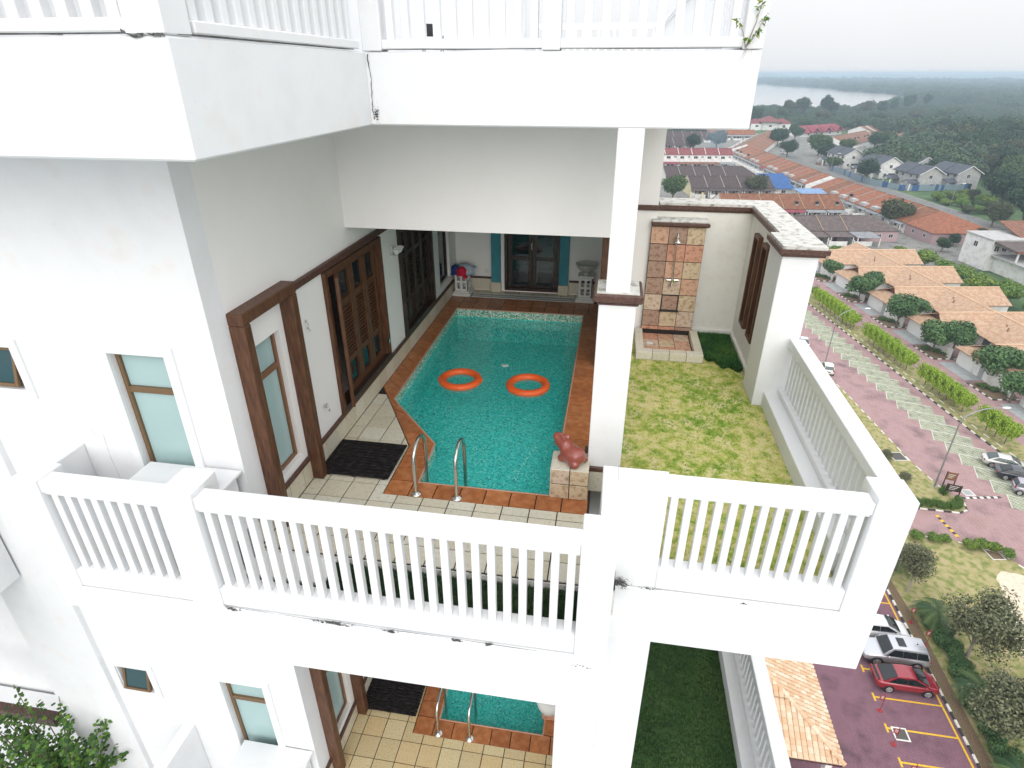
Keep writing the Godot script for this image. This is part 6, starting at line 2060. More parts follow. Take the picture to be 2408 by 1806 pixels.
		put_box(l, Vector3(1.6, q[2] + 0.15, -0.2), Vector3(2.6, q[2] + 0.38, 0.2), "lamp_head", M.plaster, 0.05)
	# hoarding panels
	var hb := thing("hoarding", "pale and blue metal hoarding round the new houses", "fence", Vector3(106.0, GR, -280.0))
	var pts := [Vector2(101.3, -322.0), Vector2(103.8, -299.9), Vector2(105.8, -280.0), Vector2(112.3, -266.5), Vector2(122.7, -267.5), Vector2(139.0, -273.0)]
	for i in pts.size() - 1:
		var n := int(pts[i].distance_to(pts[i + 1]) / 1.3)
		for j in n:
			var p: Vector2 = pts[i].lerp(pts[i + 1], (j + 0.5) / n)
			var s := MB.new()
			s.xf = Transform3D(Basis(Vector3.UP, -(pts[i + 1] - pts[i]).angle()), Vector3(p.x - 106.0, 0, p.y + 280.0))
			s.box(Vector3(-0.62, 0, -0.03), Vector3(0.62, rf(2.1, 2.5), 0.03))
			put(s, "panel", M.hoarding_blue if rng.randf() < (0.35 if i > 2 else 0.1) else M.hoarding, hb)

func semis() -> void: # new semi-detached houses, gable to the viewer, ridge into the depth
	var k := 0
	for q in [[112.0, -337.0, true, "white new house farthest left among the five with slate roofs"], [117.5, -306.0, true, "white new house with slate roof behind the dark street tree"], [121.2, -276.5, false, "bare grey new house in front of the others, with two porches"], [132.0, -308.0, false, "bare grey new house half hidden behind the front one"], [136.8, -281.0, false, "bare grey new house at the wood's edge, rightmost of five"]]:
		var wallm: Material = M.house_white if q[2] else M.house_grey
		var o := thing("new_house", q[3], "house", Vector3(q[0], GR, q[1]), -1.325, "new slate roofed houses")
		var s := MB.new()
		gable_wall(s, 15.0, 9.6, 6.2, 8.7)
		put(s, "wall", wallm, o)
		for e in [1.0, -1.0]:
			var f := MB.new()
			f.slab([Vector3(-8.2, 9.0, 0), Vector3(8.2, 9.0, 0), Vector3(8.2, 5.95, e * 5.6), Vector3(-8.2, 5.95, e * 5.6)], 0.18)
			put(f, "roof_slope", M.roof.slate, o)
			var b := MB.new()
			b.slab([Vector3(8.24, 9.02, 0), Vector3(8.24, 5.97, e * 5.62), Vector3(8.24, 5.70, e * 5.62), Vector3(8.24, 8.74, 0)], 0.06, Vector3(1, 0, 0))
			put(b, "bargeboard", M.house_white, o)
		var rr := MB.new()
		rr.slab([Vector3(-0.15, 9.15, 0.0), Vector3(0.15, 9.15, 0.0), Vector3(0.15, 6.2, 5.6), Vector3(-0.15, 6.2, 5.6)], 0.2)
		put(rr, "party_wall", M.roof.slate, o)
		house_window(o, Vector3(7.5, 5.0, 0.2), 1.4, 1.4, PI / 2)
		house_window(o, Vector3(7.5, 1.6, 2.2), 1.2, 1.2, PI / 2)
		put_box(o, Vector3(7.4, 0, -2.4), Vector3(7.53, 2.2, 0.6), "patio_door", M.window, 0.0)
		for x in [-6.0, -2.4, 2.4, 6.0]:
			house_window(o, Vector3(x, 4.9, 4.8), 1.5, 1.3)
			if absf(x) > 3.0:
				var p := MB.new()
				for e in [1.0, -1.0]:
					p.slab([Vector3(x, 4.1, 4.7), Vector3(x, 4.1, 9.2), Vector3(x + e * 2.5, 2.9, 9.2), Vector3(x + e * 2.5, 2.9, 4.7)], 0.15)
				put(p, "porch_roof", M.roof.slate, o)
				for e in [-2.1, 2.1]:
					put_box(o, Vector3(x + e - 0.2, 0, 8.4), Vector3(x + e + 0.2, 2.95, 8.8), "porch_post", M.house_white, 0.0)
				var gb := MB.new()
				gb.slab([Vector3(x, 4.0, 9.0), Vector3(x + 2.3, 2.95, 9.0), Vector3(x - 2.3, 2.95, 9.0)], 0.1, Vector3(0, 0, 1))
				put(gb, "porch_gable", wallm, o)
				put_box(o, Vector3(x - 2.0, 0, 9.4), Vector3(x + 2.0, 1.1, 9.6), "garden_wall", M.brick, 0.0)
		k += 1

func bungalows() -> void:
	for k in range(-2, 4):
		var at := Vector2(64.3, -122.0) + Vector2(2.1, 13.5) * k
		var o := thing("bungalow", "peach tiled bungalow with white garage walls, %s of the row from its far end" % nth(k + 2), "house", Vector3(at.x, GR, at.y), ROAD_TURN, "peach tiled bungalows")
		# own axes: x away from the road, z towards the viewer; the long ridge runs along z at x = 0
		var e := 2.75
		var r := 4.9
		var h := 4.5 # half width of a wing
		var mh := 5.6
		var roof := MB.new()
		# long roof between the wings
		for s in [-1.0, 1.0]:
			roof.slab([Vector3(0, r - 0.02, -6.8), Vector3(0, r - 0.02, 6.8), Vector3(s * mh, e, 6.8), Vector3(s * mh, e, -6.8)], 0.12)
		put(roof, "main_roof", M.peach_roof, o)
		var wing := MB.new()
		for s in [1.0, -1.0]:
			wing.slab([Vector3(-9.9, r, 0), Vector3(0.0, r, 0), Vector3(-0.0 - mh * 0.0, r, 0.001 * s), Vector3(-mh + 0.4, e, s * h), Vector3(-11.6, e, s * h)], 0.12)
		# hipped foot of the front gable
		wing.slab([Vector3(-9.9, 3.7, 2.1), Vector3(-9.9, 3.7, -2.1), Vector3(-12.4, e - 0.1, -h), Vector3(-12.4, e - 0.1, h)], 0.12)
		put(wing, "front_roof", M.peach_roof, o)
		var rear := MB.new()
		for s in [1.0, -1.0]:
			rear.slab([Vector3(0.0, r, 0), Vector3(10.2, r, 0), Vector3(10.2, e, s * h), Vector3(mh - 0.4, e, s * h)], 0.12)
		put(rear, "rear_roof", M.peach_roof, o)
		var gb := MB.new()
		gb.slab([Vector3(-9.8, r - 0.1, 0), Vector3(-9.8, 3.65, 2.3), Vector3(-9.8, 3.65, -2.3)], 0.1, Vector3(-1, 0, 0))
		gb.slab([Vector3(10.0, r - 0.15, 0), Vector3(10.0, e, h - 0.4), Vector3(10.0, e, -h + 0.4)], 0.1, Vector3(1, 0, 0))
		put(gb, "gable", M.wood, o)
		var rd := MB.new()
		rd.tube([Vector3(-9.95, r + 0.03, 0), Vector3(10.2, r + 0.03, 0)], 0.11, 6)
		rd.tube([Vector3(0, r + 0.0, -6.8), Vector3(0, r + 0.0, 6.8)], 0.11, 6)
		put(rd, "ridge_tiles", M.roof_tile[1], o)
		var wl := MB.new()
		wl.box(Vector3(-11.7, 0, -h + 0.5), Vector3(10.0, e - 0.05, h - 0.5))
		wl.box(Vector3(-4.9, 0, -6.75), Vector3(4.9, e - 0.05, 6.75))
		put(wl, "wall", M.house_white, o)
		put_box(o, Vector3(-11.76, 0, -3.4), Vector3(-11.68, 2.2, -0.4), "garage_door", M.plaster, 0.0)
		put_box(o, Vector3(-11.76, 0, 1.0), Vector3(-11.68, 2.1, 1.9), "door", M.drive, 0.0)
		house_window(o, Vector3(-3.0, 1.5, 6.76), 1.8, 1.2)
		put_box(o, Vector3(-4.95, 0.0, 5.2), Vector3(-4.85, 2.6, 6.7), "dark_recess", M.window, 0.0)
		for q in [[-1.6, 0.8], [-2.4, 2.2]]:
			put_box(o, Vector3(q[0] - 0.08, r - 0.95, q[1] + 3.9), Vector3(q[0] + 0.08, r - 0.35, q[1] + 4.05), "vent", M.brick, 0.0)
		# drive and planter in front
		var dv := MB.new()
		dv.xf = Transform3D(Basis(Vector3.UP, ROAD_TURN), Vector3(at.x, GR, at.y))
		dv.face([Vector3(-14.4, 0.012, -4.2), Vector3(-11.8, 0.012, -4.2), Vector3(-11.8, 0.012, 2.2), Vector3(-14.4, 0.012, 2.2)], Vector3.UP)
		struct(dv, "driveway", M.drive)
		var pb := thing("planter", "kerbed planting bed before the bungalows, %s from the far end" % nth(k + 2), "planter", Vector3(at.x, GR, at.y), ROAD_TURN, "planting beds")
		put_box(pb, Vector3(-14.6, 0, 3.2), Vector3(-10.6, 0.10, 8.3), "soil", M.soil, 0.0)
		for i in 3:
			var sp := Vector3(at.x, GR + 0.1, at.y) + Vector3(-13.6 + i * 1.1, 0, 4.6 + i * 1.2).rotated(Vector3.UP, ROAD_TURN)
			tree("planter_shrub", "low shrub in the %s planting bed from the far end" % nth(k + 2), sp, Vector3(0.9, 0.6, 0.9), 0.0, "low", "shrubs in the planting beds", 0.03)
		for i in 8:
			put_box(pb, Vector3(-14.8, 0, 3.1 + i * 0.65), Vector3(-14.6, 0.15, 3.1 + i * 0.65 + 0.64), "kerb_block", M.kerb_white if i % 2 else M.kerb_black, 0.02)
		for i in 6:
			put_box(pb, Vector3(-14.6 + i * 0.65, 0, 8.3), Vector3(-14.6 + i * 0.65 + 0.64, 0.15, 8.5), "kerb_block", M.kerb_white if i % 2 else M.kerb_black, 0.02)
		put_box(pb, Vector3(-11.9, 0, 3.3), Vector3(-11.7, 1.7, 8.2), "garden_wall", M.house_white, 0.0)

func flat_house() -> void: # the white house with roof terraces at the right edge
	var o := thing("flat_roofed_house", "white two-storey house with a flat porch roof at the right edge", "house", Vector3(93.0, GR, -152.0), ROAD_TURN)
	put_box(o, Vector3(-5.5, 0, -11), Vector3(9.0, 7.0, -2.0), "wall", M.house_white, 0.0)
	put_box(o, Vector3(-5.7, 7.0, -11.2), Vector3(9.2, 7.3, -1.8), "parapet", M.house_grey, 0.0)
	put_box(o, Vector3(-4.0, 0, -2.0), Vector3(9.0, 3.6, 9.0), "wall", M.house_white, 0.0)
	put_box(o, Vector3(-5.0, 3.6, -2.0), Vector3(10.0, 3.85, 9.6), "terrace_slab", M.house_grey, 0.0)
	var pr := MB.new()
	pr.slab([Vector3(-5.2, 6.9, -1.9), Vector3(12.0, 6.9, -1.9), Vector3(12.0, 6.4, 5.2), Vector3(-5.2, 6.4, 5.2)], 0.5)
	put(pr, "flat_roof", M.roof.grey, o)
	put_box(o, Vector3(-5.3, 5.95, 5.21), Vector3(12.0, 6.5, 5.5), "fascia", M.roof.old, 0.0)
	for x in [-4.2, 0.0, 4.0, 8.0]:
		put_box(o, Vector3(x - 0.15, 3.85, 4.4), Vector3(x + 0.15, 5.9, 4.7), "column", M.house_white, 0.0)
	for i in 30:
		put_box(o, Vector3(-4.8 + i * 0.45, 3.85, 9.3), Vector3(-4.75 + i * 0.45, 4.75, 9.35), "baluster", M.galv, 0.0)
	put_box(o, Vector3(-4.9, 4.75, 9.27), Vector3(9.9, 4.82, 9.38), "handrail", M.galv, 0.0)
	var rf_ := MB.new()
	rf_.slab([Vector3(2.0, 9.5, -12), Vector3(16.0, 9.5, -12), Vector3(16.0, 7.2, -3.5), Vector3(2.0, 7.2, -3.5)], 0.2)
	put(rf_, "pitched_roof", M.roof.old, o)
	put_box(o, Vector3(4.0, 6.0, -2.0), Vector3(16.0, 8.4, 2.0), "upper_wall", M.house_white, 0.0)
	var r2 := MB.new()
	r2.slab([Vector3(3.6, 9.0, -3.0), Vector3(16.0, 9.0, -3.0), Vector3(16.0, 8.1, 3.4), Vector3(3.6, 8.1, 3.4)], 0.2)
	put(r2, "pitched_roof", M.roof.old, o)
	for x in [-4.2, -2.4, -0.6]:
		house_window(o, Vector3(x, 5.2, -1.98), 1.2, 1.3)
	house_window(o, Vector3(-5.52, 5.2, -7.0), 1.4, 1.3, -PI / 2)
	house_window(o, Vector3(3.0, 1.8, 9.02), 1.8, 1.3)

# ---------------------------------------------------------------- the tiled porch roof right below
func porch_roof() -> void:
	var o := thing("porch_roof", "peach clay tiled porch roof below the lower balustrade", "roof", Vector3(16.5, GR, -24.4))
	var ex := 16.5
	var ez := -24.45
	var ey := -33.0
	var sx := 0.46 # rise per metre of the plane that looks along +x
	var sz := 0.40
	# curved clay tile, 0.34 wide, 0.42 long, its length along -z going up
	var protos := []
	for p in 2:
		var g := []
		for i in 7:
			var u := i / 6.0
			var r := []
			for z in [0.0, -0.42]:
				r.append(Vector3((u - 0.5) * 0.312, 0.06 * sin(u * PI) + (0.035 if z == 0.0 else 0.0), z))
			g.append(r)
		var s := MB.new()
		s.grid(g)
		for i in 6: # the butt edge
			s.face([g[i][0], g[i + 1][0], g[i + 1][0] - Vector3(0, 0.034, 0), g[i][0] - Vector3(0, 0.034, 0)], Vector3(0, 0, 1))
		protos.append(s.mesh())
	var hip := func(t: float) -> Vector3: return Vector3(ex - t * sz / sx, ey + t * sz, ez - t)
	# plane looking along +z, in two steps
	var tilt_z := Basis(Vector3.RIGHT, atan(sz))
	var len_z := 0.37 / sqrt(1 + sz * sz)
	for j in 17:
		var t := j * len_z
		var lift := 0.10 if j >= 9 else 0.0
		for i in 15:
			var x := ex - 0.2 - i * 0.335
			if x > ex - (t + 0.1) * sz / sx:
				continue
			var m := put(protos[0], "roof_tile", M.roof_tile[rng.randi() % 5], o)
			m.transform = Transform3D(tilt_z, Vector3(x, ey + t * sz + lift, ez - t) - o.position)
	# plane looking along +x
	var tilt_x := Basis(Vector3.UP, PI / 2) * Basis(Vector3.RIGHT, atan(sx))
	var len_x := 0.37 / sqrt(1 + sx * sx)
	for j in 17:
		var t := j * len_x
		for i in 38:
			var z := ez - 0.2 - i * 0.335
			if z > ez - (t + 0.1) * sx / sz:
				continue
			var m := put(protos[0], "roof_tile", M.roof_tile[rng.randi() % 5], o)
			m.transform = Transform3D(tilt_x, Vector3(ex - t, ey + t * sx, z) - o.position)
	# hip tiles
	for i in 19:
		var a: Vector3 = hip.call(i * 0.36)
		var b: Vector3 = hip.call(i * 0.36 + 0.40)
		var s := MB.new()
		s.tube([a + Vector3(0, 0.05, 0), b + Vector3(0, 0.03, 0)], [0.17, 0.13], 8)
		wput(s, "hip_tile", M.roof_tile[(i * 3) % 5], o)
	var deck := MB.new()
	var top: Vector3 = hip.call(7.0)
	deck.slab([hip.call(0.0) - Vector3(0, 0.03, 0), top - Vector3(0, 0.03, 0), Vector3(ex - 7.0, top.y - 0.03, top.z), Vector3(ex - 7.0, ey - 0.03, ez)], 0.08)
	deck.slab([hip.call(0.0) - Vector3(0, 0.03, 0), top - Vector3(0, 0.03, 0), Vector3(top.x, top.y - 0.03, ez - 15), Vector3(ex, ey - 0.03, ez - 15)], 0.08)
	wput(deck, "roof_deck", M.brick, o)
	for p in [[ex - 0.6, ez - 0.6], [ex - 0.6, ez - 6.0], [ex - 5.5, ez - 0.6]]:
		wbox(Vector3(p[0] - 0.2, GR, p[1] - 0.2), Vector3(p[0] + 0.2, ey - 0.05, p[1] + 0.2), "post", M.house_white, o, 0.02)
	wbox(Vector3(ex - 7.0, ey - 0.25, ez - 0.12), Vector3(ex - 0.1, ey - 0.1, ez - 0.05), "fascia_board", M.dark_wood, o)
	var wk := setting("walkway_stripe")
	for i in 3:
		wbox(Vector3(13.4 + i * 1.3, GR + 0.004, -24.6), Vector3(14.0 + i * 1.3, GR + 0.008, -20.0), "stripe", M.kerb_white, wk)

# ---------------------------------------------------------------- vehicles and street furniture
func car(label: String, at: Vector2, turn: float, paint: Material, kind: String, glass: Material) -> Node3D: # own axes: x forward
	var o := thing("parked_car", label, "car", Vector3(at.x, GR + 0.005, at.y), turn, "parked cars")
	var st: Array # x, bottom, top, half width
	var cab: Dictionary
	if kind == "suv":
		st = [[-2.36, 0.55, 0.95, 0.78], [-2.3, 0.40, 1.10, 0.90], [-1.9, 0.32, 1.16, 0.95], [-0.8, 0.30, 1.16, 0.96], [0.8, 0.30, 1.13, 0.96], [1.4, 0.30, 1.09, 0.95], [2.0, 0.34, 1.03, 0.92], [2.3, 0.42, 0.92, 0.86], [2.38, 0.52, 0.80, 0.74]]
		cab = {"f0": 1.15, "f1": 0.42, "r1": -1.98, "r0": -2.25, "y0": 1.12, "y1": 1.78, "w0": 0.90, "w1": 0.70, "split": [-0.25, -1.25], "wb": 1.42, "wr": 0.39}
	elif kind == "hatch":
		st = [[-1.72, 0.45, 0.85, 0.64], [-1.66, 0.32, 0.98, 0.74], [-1.2, 0.25, 1.0, 0.80], [0.6, 0.24, 0.97, 0.81], [1.2, 0.25, 0.90, 0.79], [1.65, 0.30, 0.76, 0.72], [1.75, 0.40, 0.64, 0.60]]
		cab = {"f0": 1.05, "f1": 0.32, "r1": -1.35, "r0": -1.62, "y0": 0.96, "y1": 1.5, "w0": 0.74, "w1": 0.58, "split": [-0.35], "wb": 1.15, "wr": 0.29}
	else:
		st = [[-2.24, 0.48, 0.80, 0.66], [-2.18, 0.34, 0.93, 0.80], [-1.75, 0.24, 1.0, 0.87], [-0.9, 0.22, 0.99, 0.89], [0.9, 0.22, 0.95, 0.89], [1.45, 0.23, 0.90, 0.88], [1.95, 0.27, 0.78, 0.82], [2.18, 0.34, 0.66, 0.72], [2.24, 0.42, 0.58, 0.58]]
		cab = {"f0": 1.42, "f1": 0.36, "r1": -0.80, "r0": -1.86, "y0": 0.95, "y1": 1.44, "w0": 0.80, "w1": 0.58, "split": [-0.22], "wb": 1.34, "wr": 0.325}
	var g := []
	for q in st:
		var h: float = q[2] - q[1]
		var r := []
		for p in [[0.0, 0.0], [0.8, 0.0], [0.97, 0.12], [1.0, 0.4], [0.985, 0.7], [0.93, 0.9], [0.78, 0.985], [0.4, 1.01], [0.0, 1.02]]:
			r.append(Vector3(q[0], q[1] + h * p[1], q[3] * p[0]))
		for i in range(r.size() - 2, 0, -1):
			r.append(Vector3(r[i].x, r[i].y, -r[i].z))
		g.append(r)
	var s := MB.new()
	s.grid(g, false, true)
	for q in [[g[0], Vector3(-1, 0, 0)], [g[-1], Vector3(1, 0, 0)]]:
		var mid := Vector3.ZERO
		for p in q[0]:
			mid += p / q[0].size()
		for i in q[0].size():
			s.face([mid, q[0][i], q[0][(i + 1) % q[0].size()]], q[1])
	put(s, "body", paint, o)
	# cabin: pillars and roof in the body's paint, glass set just proud of it
	var c := MB.new()
	var sections := [[cab.f0, cab.y0 - 0.04, cab.w0], [lerpf(cab.f0, cab.f1, 0.5), lerpf(cab.y0, cab.y1, 0.56), cab.w1 + 0.12], [cab.f1, cab.y1 - 0.03, cab.w1], [lerpf(cab.f1, cab.r1, 0.5), cab.y1 + 0.02, cab.w1], [cab.r1, cab.y1 - 0.03, cab.w1], [lerpf(cab.r1, cab.r0, 0.5), lerpf(cab.y1, cab.y0, 0.44), cab.w1 + 0.1], [cab.r0, cab.y0 - 0.04, cab.w0]]
	var cg := []
	for q in sections:
		var r := []
		for p in [-1.0, -0.86, -0.45, 0.0, 0.45, 0.86, 1.0]:
			r.append(Vector3(q[0], q[1] + 0.045 * (1 - p * p), q[2] * p))
		cg.append(r)
	c.grid(cg)
	for e in [1.0, -1.0]: # sides
		for i in sections.size() - 1:
			var a: Array = sections[i]
			var b: Array = sections[i + 1]
			c.face([Vector3(a[0], a[1], a[2] * e), Vector3(b[0], b[1], b[2] * e), Vector3(b[0], cab.y0 - 0.05, cab.w0 * e), Vector3(a[0], cab.y0 - 0.05, cab.w0 * e)], Vector3(0, 0.3, e))
	put(c, "cabin", paint, o)
	var lift := 0.018
	for q in [["windscreen", cab.f0, cab.f1], ["rear_window", cab.r0, cab.r1]]:
		var n := Vector3(cab.y1 - cab.y0, absf(q[1] - q[2]), 0).normalized()
		if q[0] == "rear_window":
			n.x = -n.x
		var a := Vector3(lerpf(q[1], q[2], 0.06), lerpf(cab.y0, cab.y1, 0.06), 0)
		var b := Vector3(lerpf(q[1], q[2], 0.93), lerpf(cab.y0, cab.y1, 0.93), 0)
		var mid := (a + b) / 2
		var w := MB.new()
		var net := []
		for p in [[a, lerpf(cab.w0, cab.w1, 0.1) * 0.93, 0.03], [mid, lerpf(cab.w0, cab.w1, 0.5) * 0.93, 0.055], [b, lerpf(cab.w0, cab.w1, 0.9) * 0.92, 0.03]]:
			var r := []
			for e in [-1.0, -0.5, 0.0, 0.5, 1.0]:
				r.append(p[0] + n * (lift + p[2] + 0.02 * (1 - e * e)) + Vector3(0, 0, p[1] * e))
			net.append(r)
		w.grid(net)
		put(w, q[0], glass, o)
	for e in [1.0, -1.0]:
		var edges: Array = [cab.f0 - 0.24] + cab.split + [cab.r0 + (0.3 if kind == "sedan" else 0.12)]
		for i in edges.size() - 1:
			var x0: float = edges[i] - (0.0 if i == 0 else 0.02)
			var x1: float = edges[i + 1] + (0.0 if i == edges.size() - 2 else 0.02)
			var top := func(x: float, t: float) -> Vector3: # a point on the side glass
				return Vector3(x, lerpf(cab.y0, cab.y1, t), (lerpf(cab.w0, cab.w1, t) + 0.035) * e)
			var tx := func(x: float, t: float) -> float: # keep inside the sloping pillars
				return clampf(x, lerpf(cab.r0, cab.r1, t) + 0.1, lerpf(cab.f0, cab.f1, t) - 0.14)
			var w := MB.new()
			w.face([top.call(tx.call(x0, 0.06), 0.06), top.call(tx.call(x0, 0.84), 0.84), top.call(tx.call(x1, 0.84), 0.84), top.call(tx.call(x1, 0.06), 0.06)], Vector3(0, 0.3, e))
			put(w, "side_window", glass, o)
	for x in [-cab.wb, cab.wb]:
		for e in [1.0, -1.0]:
			var ar := MB.new()
			ar.tube([Vector3(x, cab.wr, (cab.w0 + 0.02) * e), Vector3(x, cab.wr, (cab.w0 + 0.098) * e)], cab.wr + 0.07, 18)
			put(ar, "wheel_arch", M.black, o)
			var w := sub(o, "wheel")
			w.position = Vector3(x, cab.wr, (cab.w0 + 0.03) * e)
			var ty := MB.new()
			ty.tube([Vector3(0, 0, -0.06 * e), Vector3(0, 0, 0.07 * e), Vector3(0, 0, 0.085 * e)], [cab.wr, cab.wr, cab.wr * 0.9], 20)
			put(ty, "tyre", M.tyre, w)
			var rm := MB.new()
			for k in 7:
				rm.xf = Transform3D(Basis(Vector3.BACK, TAU * k / 7), Vector3(0, 0, 0.092 * e))
				rm.box(Vector3(-0.035, 0.02, -0.01), Vector3(0.035, cab.wr * 0.66, 0.01), 0.004)
			rm.xf = Transform3D(Basis.IDENTITY, Vector3.ZERO)
			var rr := []
			for k in 21:
				var t := TAU * k / 20
				rr.append(Vector3(cos(t) * cab.wr * 0.66, sin(t) * cab.wr * 0.66, 0.09 * e))
			rm.tube(rr, 0.022, 6)
			put(rm, "rim", M.rim, w)
	var fx: float = st[-1][0]
	var rx: float = st[0][0]
	for e in [1.0, -1.0]:
		var hl := MB.new()
		hl.ball(Vector3(fx - 0.13, st[-2][2] - 0.06, st[-2][3] * 0.80 * e), Vector3(0.13, 0.075, 0.17), 10)
		put(hl, "headlight", M.lamp_clear, o)
		var tl := MB.new()
		tl.ball(Vector3(rx + 0.07, st[1][2] - 0.10, st[1][3] * 0.86 * e), Vector3(0.09, 0.11 if kind != "hatch" else 0.16, 0.15), 10)
		put(tl, "tail_light", M.tail, o)
		var mr := MB.new()
		mr.ball(Vector3(cab.f0 - 0.38, cab.y0 + 0.07, (cab.w0 + 0.15) * e), Vector3(0.07, 0.065, 0.1), 10)
		put(mr, "mirror", paint, o)
	put_box(o, Vector3(fx - 0.02, 0.44, -0.26), Vector3(fx + 0.015, 0.55, 0.26), "plate", M.black, 0.004)
	put_box(o, Vector3(rx - 0.015, 0.62, -0.26), Vector3(rx + 0.02, 0.73, 0.26), "plate", M.black, 0.004)
	if kind == "suv":
		put_box(o, Vector3(-0.55, cab.y1 + 0.045, -0.40), Vector3(0.02, cab.y1 + 0.075, 0.40), "sunroof", glass, 0.01)
		put_box(o, Vector3(-1.5, cab.y1 + 0.03, -0.03), Vector3(-1.4, cab.y1 + 0.10, 0.03), "aerial", M.black, 0.01)
		for e in [1.0, -1.0]:
			put_box(o, Vector3(-1.7, cab.y1, 0.62 * e - 0.02), Vector3(0.1, cab.y1 + 0.05, 0.62 * e + 0.02), "roof_rail", M.rim, 0.01)
	if kind == "sedan" and paint == M.paint.red:
		put_box(o, Vector3(-2.2, 1.02, -0.62), Vector3(-2.02, 1.06, 0.62), "spoiler", M.black, 0.01)
	return o

func red_stand(label: String, at: Vector2, turn: float) -> void:
	var o := thing("red_sign_stand", label, "sign", Vector3(at.x, GR + (0.1 if at.x > 27 else 0.004), at.y), turn, "red sign stands")
	var p := MB.new()
	p.tube([Vector3.ZERO, Vector3(0, 1.35, 0)], 0.02, 8)
	put(p, "pole", M.red, o)
	put_box(o, Vector3(-0.16, 0.0, -0.16), Vector3(0.16, 0.04, 0.16), "foot", M.red, 0.01)
	for e in [1.0, -1.0]:
		var b := MB.new()
		b.xf = Transform3D(Basis(Vector3.UP, 0.75 * e), Vector3(0, 1.35, 0))
		b.box(Vector3(-0.02 if e > 0 else -0.30, -0.24, -0.012), Vector3(0.30 if e > 0 else 0.02, 0.24, 0.012), 0.004)
		put(b, "board", M.red, o)
		var k := MB.new()
		k.xf = Transform3D(Basis(Vector3.UP, 0.75 * e), Vector3(0, 1.35, 0))
		for y in [-0.1, 0.02, 0.12]:
			k.box(Vector3(0.06 if e > 0 else -0.24, y, 0.0125), Vector3(0.24 if e > 0 else -0.06, y + 0.05, 0.015))
		put(k, "print", M.plaster, o)

func lamp_post(label: String, at: Vector2, h: float, reach: Vector2) -> void:
	var o := thing("lamp_post", label, "lamp post", Vector3(at.x, GR + 0.1, at.y), 0.0, "curved lamp posts of the estate road")
	var p := [Vector3.ZERO, Vector3(0, h * 0.5, 0), Vector3(0, h, 0)]
	var r := [0.105, 0.085, 0.065]
	for k in 7:
		var t := PI / 2 * (k + 1) / 7.0
		p.append(Vector3(reach.x * (1 - cos(t)), h + 1.9 * sin(t), reach.y * (1 - cos(t))))
		r.append(0.055)
	p.append(p[-1] + Vector3(reach.x, 0.05, reach.y).normalized() * 0.5)
	r.append(0.05)
	var s := MB.new()
	s.tube(p, r, 10)
	put(s, "pole", M.galv, o)
	var hd := MB.new()
	var d := Vector3(reach.x, 0, reach.y).normalized()
	hd.xf = Transform3D(Basis(d, Vector3.UP, d.cross(Vector3.UP)), p[-1] + d * 0.3)
	hd.ball(Vector3.ZERO, Vector3(0.5, 0.11, 0.17), 12)
	put(hd, "lamp_head", M.plaster, o)
	put_box(o, Vector3(-0.22, -0.02, -0.22), Vector3(0.22, 0.03, 0.22), "base_plate", M.galv, 0.01)

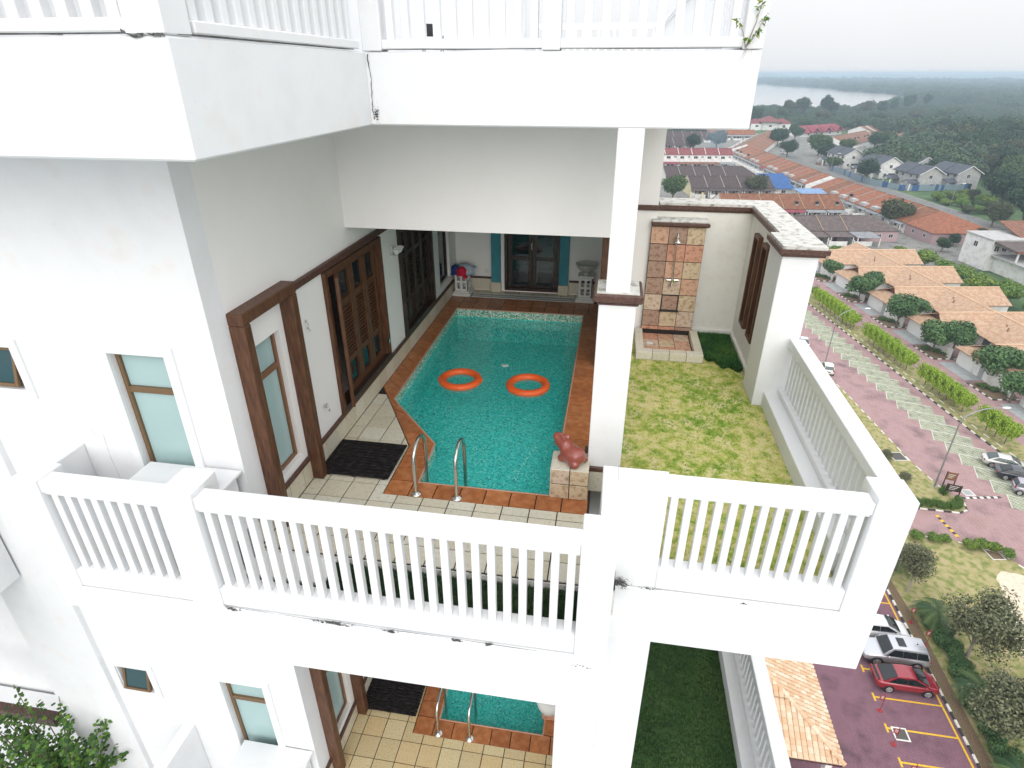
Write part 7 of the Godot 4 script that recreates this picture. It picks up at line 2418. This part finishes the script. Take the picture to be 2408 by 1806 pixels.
func build_street() -> void:
	rng.seed = 500
	car("red saloon with dark glass in the car park, front to the striped kerb", Vector2(24.5, -34.15), 0.0, M.paint.red, "sedan", M.car_glass)
	car("silver off-road car with sunroof behind the red saloon", Vector2(24.55, -36.55), PI - 0.02, M.paint.silver, "suv", M.car_glass)
	car("white car half hidden by the white corner beam", Vector2(24.3, -39.0), 0.02, M.paint.white, "sedan", M.car_glass)
	car("champagne saloon, leftmost of three cars at the right edge", Vector2(47.9, -66.75), ROAD_TURN - 0.45, M.paint.champagne, "sedan", M.car_glass_pale).rotation.y = PI - 0.28 + PI
	car("dark navy saloon between the two pale cars at the right edge", Vector2(48.1, -64.3), -0.28, M.paint.navy, "sedan", M.car_glass)
	car("lilac silver hatchback, nearest of three cars at the right edge", Vector2(47.9, -61.5), -0.28, M.paint.lilac, "hatch", M.car_glass_pale)
	car("white car parked beside the grass strip, farther of two over the balustrade", Vector2(33.9, -100.5), 1.4, M.paint.white, "sedan", M.car_glass_pale)
	car("white car parked beside the grass strip, nearer of two over the balustrade", Vector2(34.9, -90.3), 1.4, M.paint.white, "hatch", M.car_glass_pale)
	car("white car by the far street's bend beyond the long orange row", Vector2(95.0, -385.0), 0.4, M.paint.white, "suv", M.car_glass_pale)
	red_stand("red sign stand in the free bay beside the red saloon", Vector2(22.0, -31.6), 0.4)
	red_stand("red sign stand beside the dark drain cover", Vector2(22.0, -29.1), 0.4)
	red_stand("red sign stand at the bottom edge of the car park", Vector2(22.1, -26.6), 0.4)
	red_stand("red sign stand on the soil strip by the palm", Vector2(27.5, -40.4), 0.6)
	red_stand("red sign stand on the soil strip behind the silver off-road car", Vector2(27.7, -38.1), 0.6)
	lamp_post("curved lamp post at the grass strip's tip beside the signboards", Vector2(38.1, -61.2), 8.2, Vector2(3.4, -0.55))
	lamp_post("curved lamp post farther along the road beside the parked white cars", Vector2(35.2, -92.5), 7.6, Vector2(3.4, -0.55))
	var sb := thing("signboard", "brown notice boards standing in the clipped hedge", "signboard", Vector3(39.0, GR + 0.1, -59.3), -0.25)
	for q in [[-0.1, 1.25, 0.0, 1.3, 0.85, M.dark_wood], [-0.35, 2.0, -1.1, 0.95, 1.0, M.frame_red]]:
		for e in [-1.0, 1.0]:
			put_box(sb, Vector3(q[0] + e * q[3] * 0.5 - 0.05, 0, q[2] - 0.05), Vector3(q[0] + e * q[3] * 0.5 + 0.05, q[1] + q[4] / 2, q[2] + 0.05), "post", M.dark_wood, 0.01)
		put_box(sb, Vector3(q[0] - q[3] / 2, q[1] - q[4] / 2, q[2] + 0.05), Vector3(q[0] + q[3] / 2, q[1] + q[4] / 2, q[2] + 0.10), "board", q[5], 0.01)
		for i in 3:
			put_box(sb, Vector3(q[0] - q[3] * 0.35, q[1] + 0.18 - i * 0.2, q[2] + 0.10), Vector3(q[0] + q[3] * (0.3 - 0.1 * i), q[1] + 0.24 - i * 0.2, q[2] + 0.105), "print", M.kerb_white, 0.0)
	# leafy shrub on the lower left balcony
	rng.seed = 510
	var t := thing("balcony_shrub", "leafy green shrub growing over the lower left balcony edge", "shrub", Vector3(-7.2, -5.6, -3.95))
	var lv := MB.new()
	lv.tinted = true
	var st := MB.new()
	for i in 70:
		var tip := Vector3(rf(-1.0, 1.15), rf(1.2, 2.5) - absf(rf(-0.3, 0.3)), rf(-0.35, 0.55))
		if tip.x > 0.6:
			tip.y = minf(tip.y, 2.05)
		var mid := tip * 0.55 + Vector3(rf(-0.1, 0.1), 0.25, rf(-0.1, 0.1))
		st.tube([Vector3(rf(-0.3, 0.1), 0, 0), mid, tip], [0.016, 0.009, 0.003], 5)
		for k in 46:
			var f := rf(0.35, 1.0)
			var p := Vector3.ZERO.lerp(mid, minf(1.0, f * 2)) if f < 0.5 else mid.lerp(tip, f * 2 - 1)
			p += Vector3(rf(-1, 1), rf(-0.8, 1), rf(-1, 1)) * 0.07
			var n := Vector3(rf(-0.6, 0.6), 1, rf(-0.3, 0.9)).normalized()
			var u := n.cross(Vector3(rf(-1, 1), rf(-1, 1), rf(-1, 1))).normalized()
			var w := n.cross(u)
			var l := rf(0.022, 0.036)
			lv.col = Color(0.02, 0.075, 0.012).lerp(Color(0.13, 0.26, 0.025), pow(rng.randf(), 1.6))
			var q := []
			for j in 6:
				var a := TAU * j / 6
				q.append(p + u * cos(a) * l + w * sin(a) * l * 0.72)
			lv.face(q, n)
	put(st, "stem", M.bark, t)
	put(lv, "leaves", M.leaf, t)
	var bm := thing("timber_beam", "brown timber beam behind the balcony shrub", "beam", Vector3(-8.75, -4.35, -4.5))
	put_box(bm, Vector3(-1.5, -0.09, -0.07), Vector3(1.05, 0.09, 0.07), "beam", M.trim, 0.01)
	var bs := MB.new()
	bs.box(Vector3(-12.0, -5.9, -5.55), Vector3(-6.2, -5.6, -3.2), 0.01)
	struct(bs, "balcony_floor", M.white)
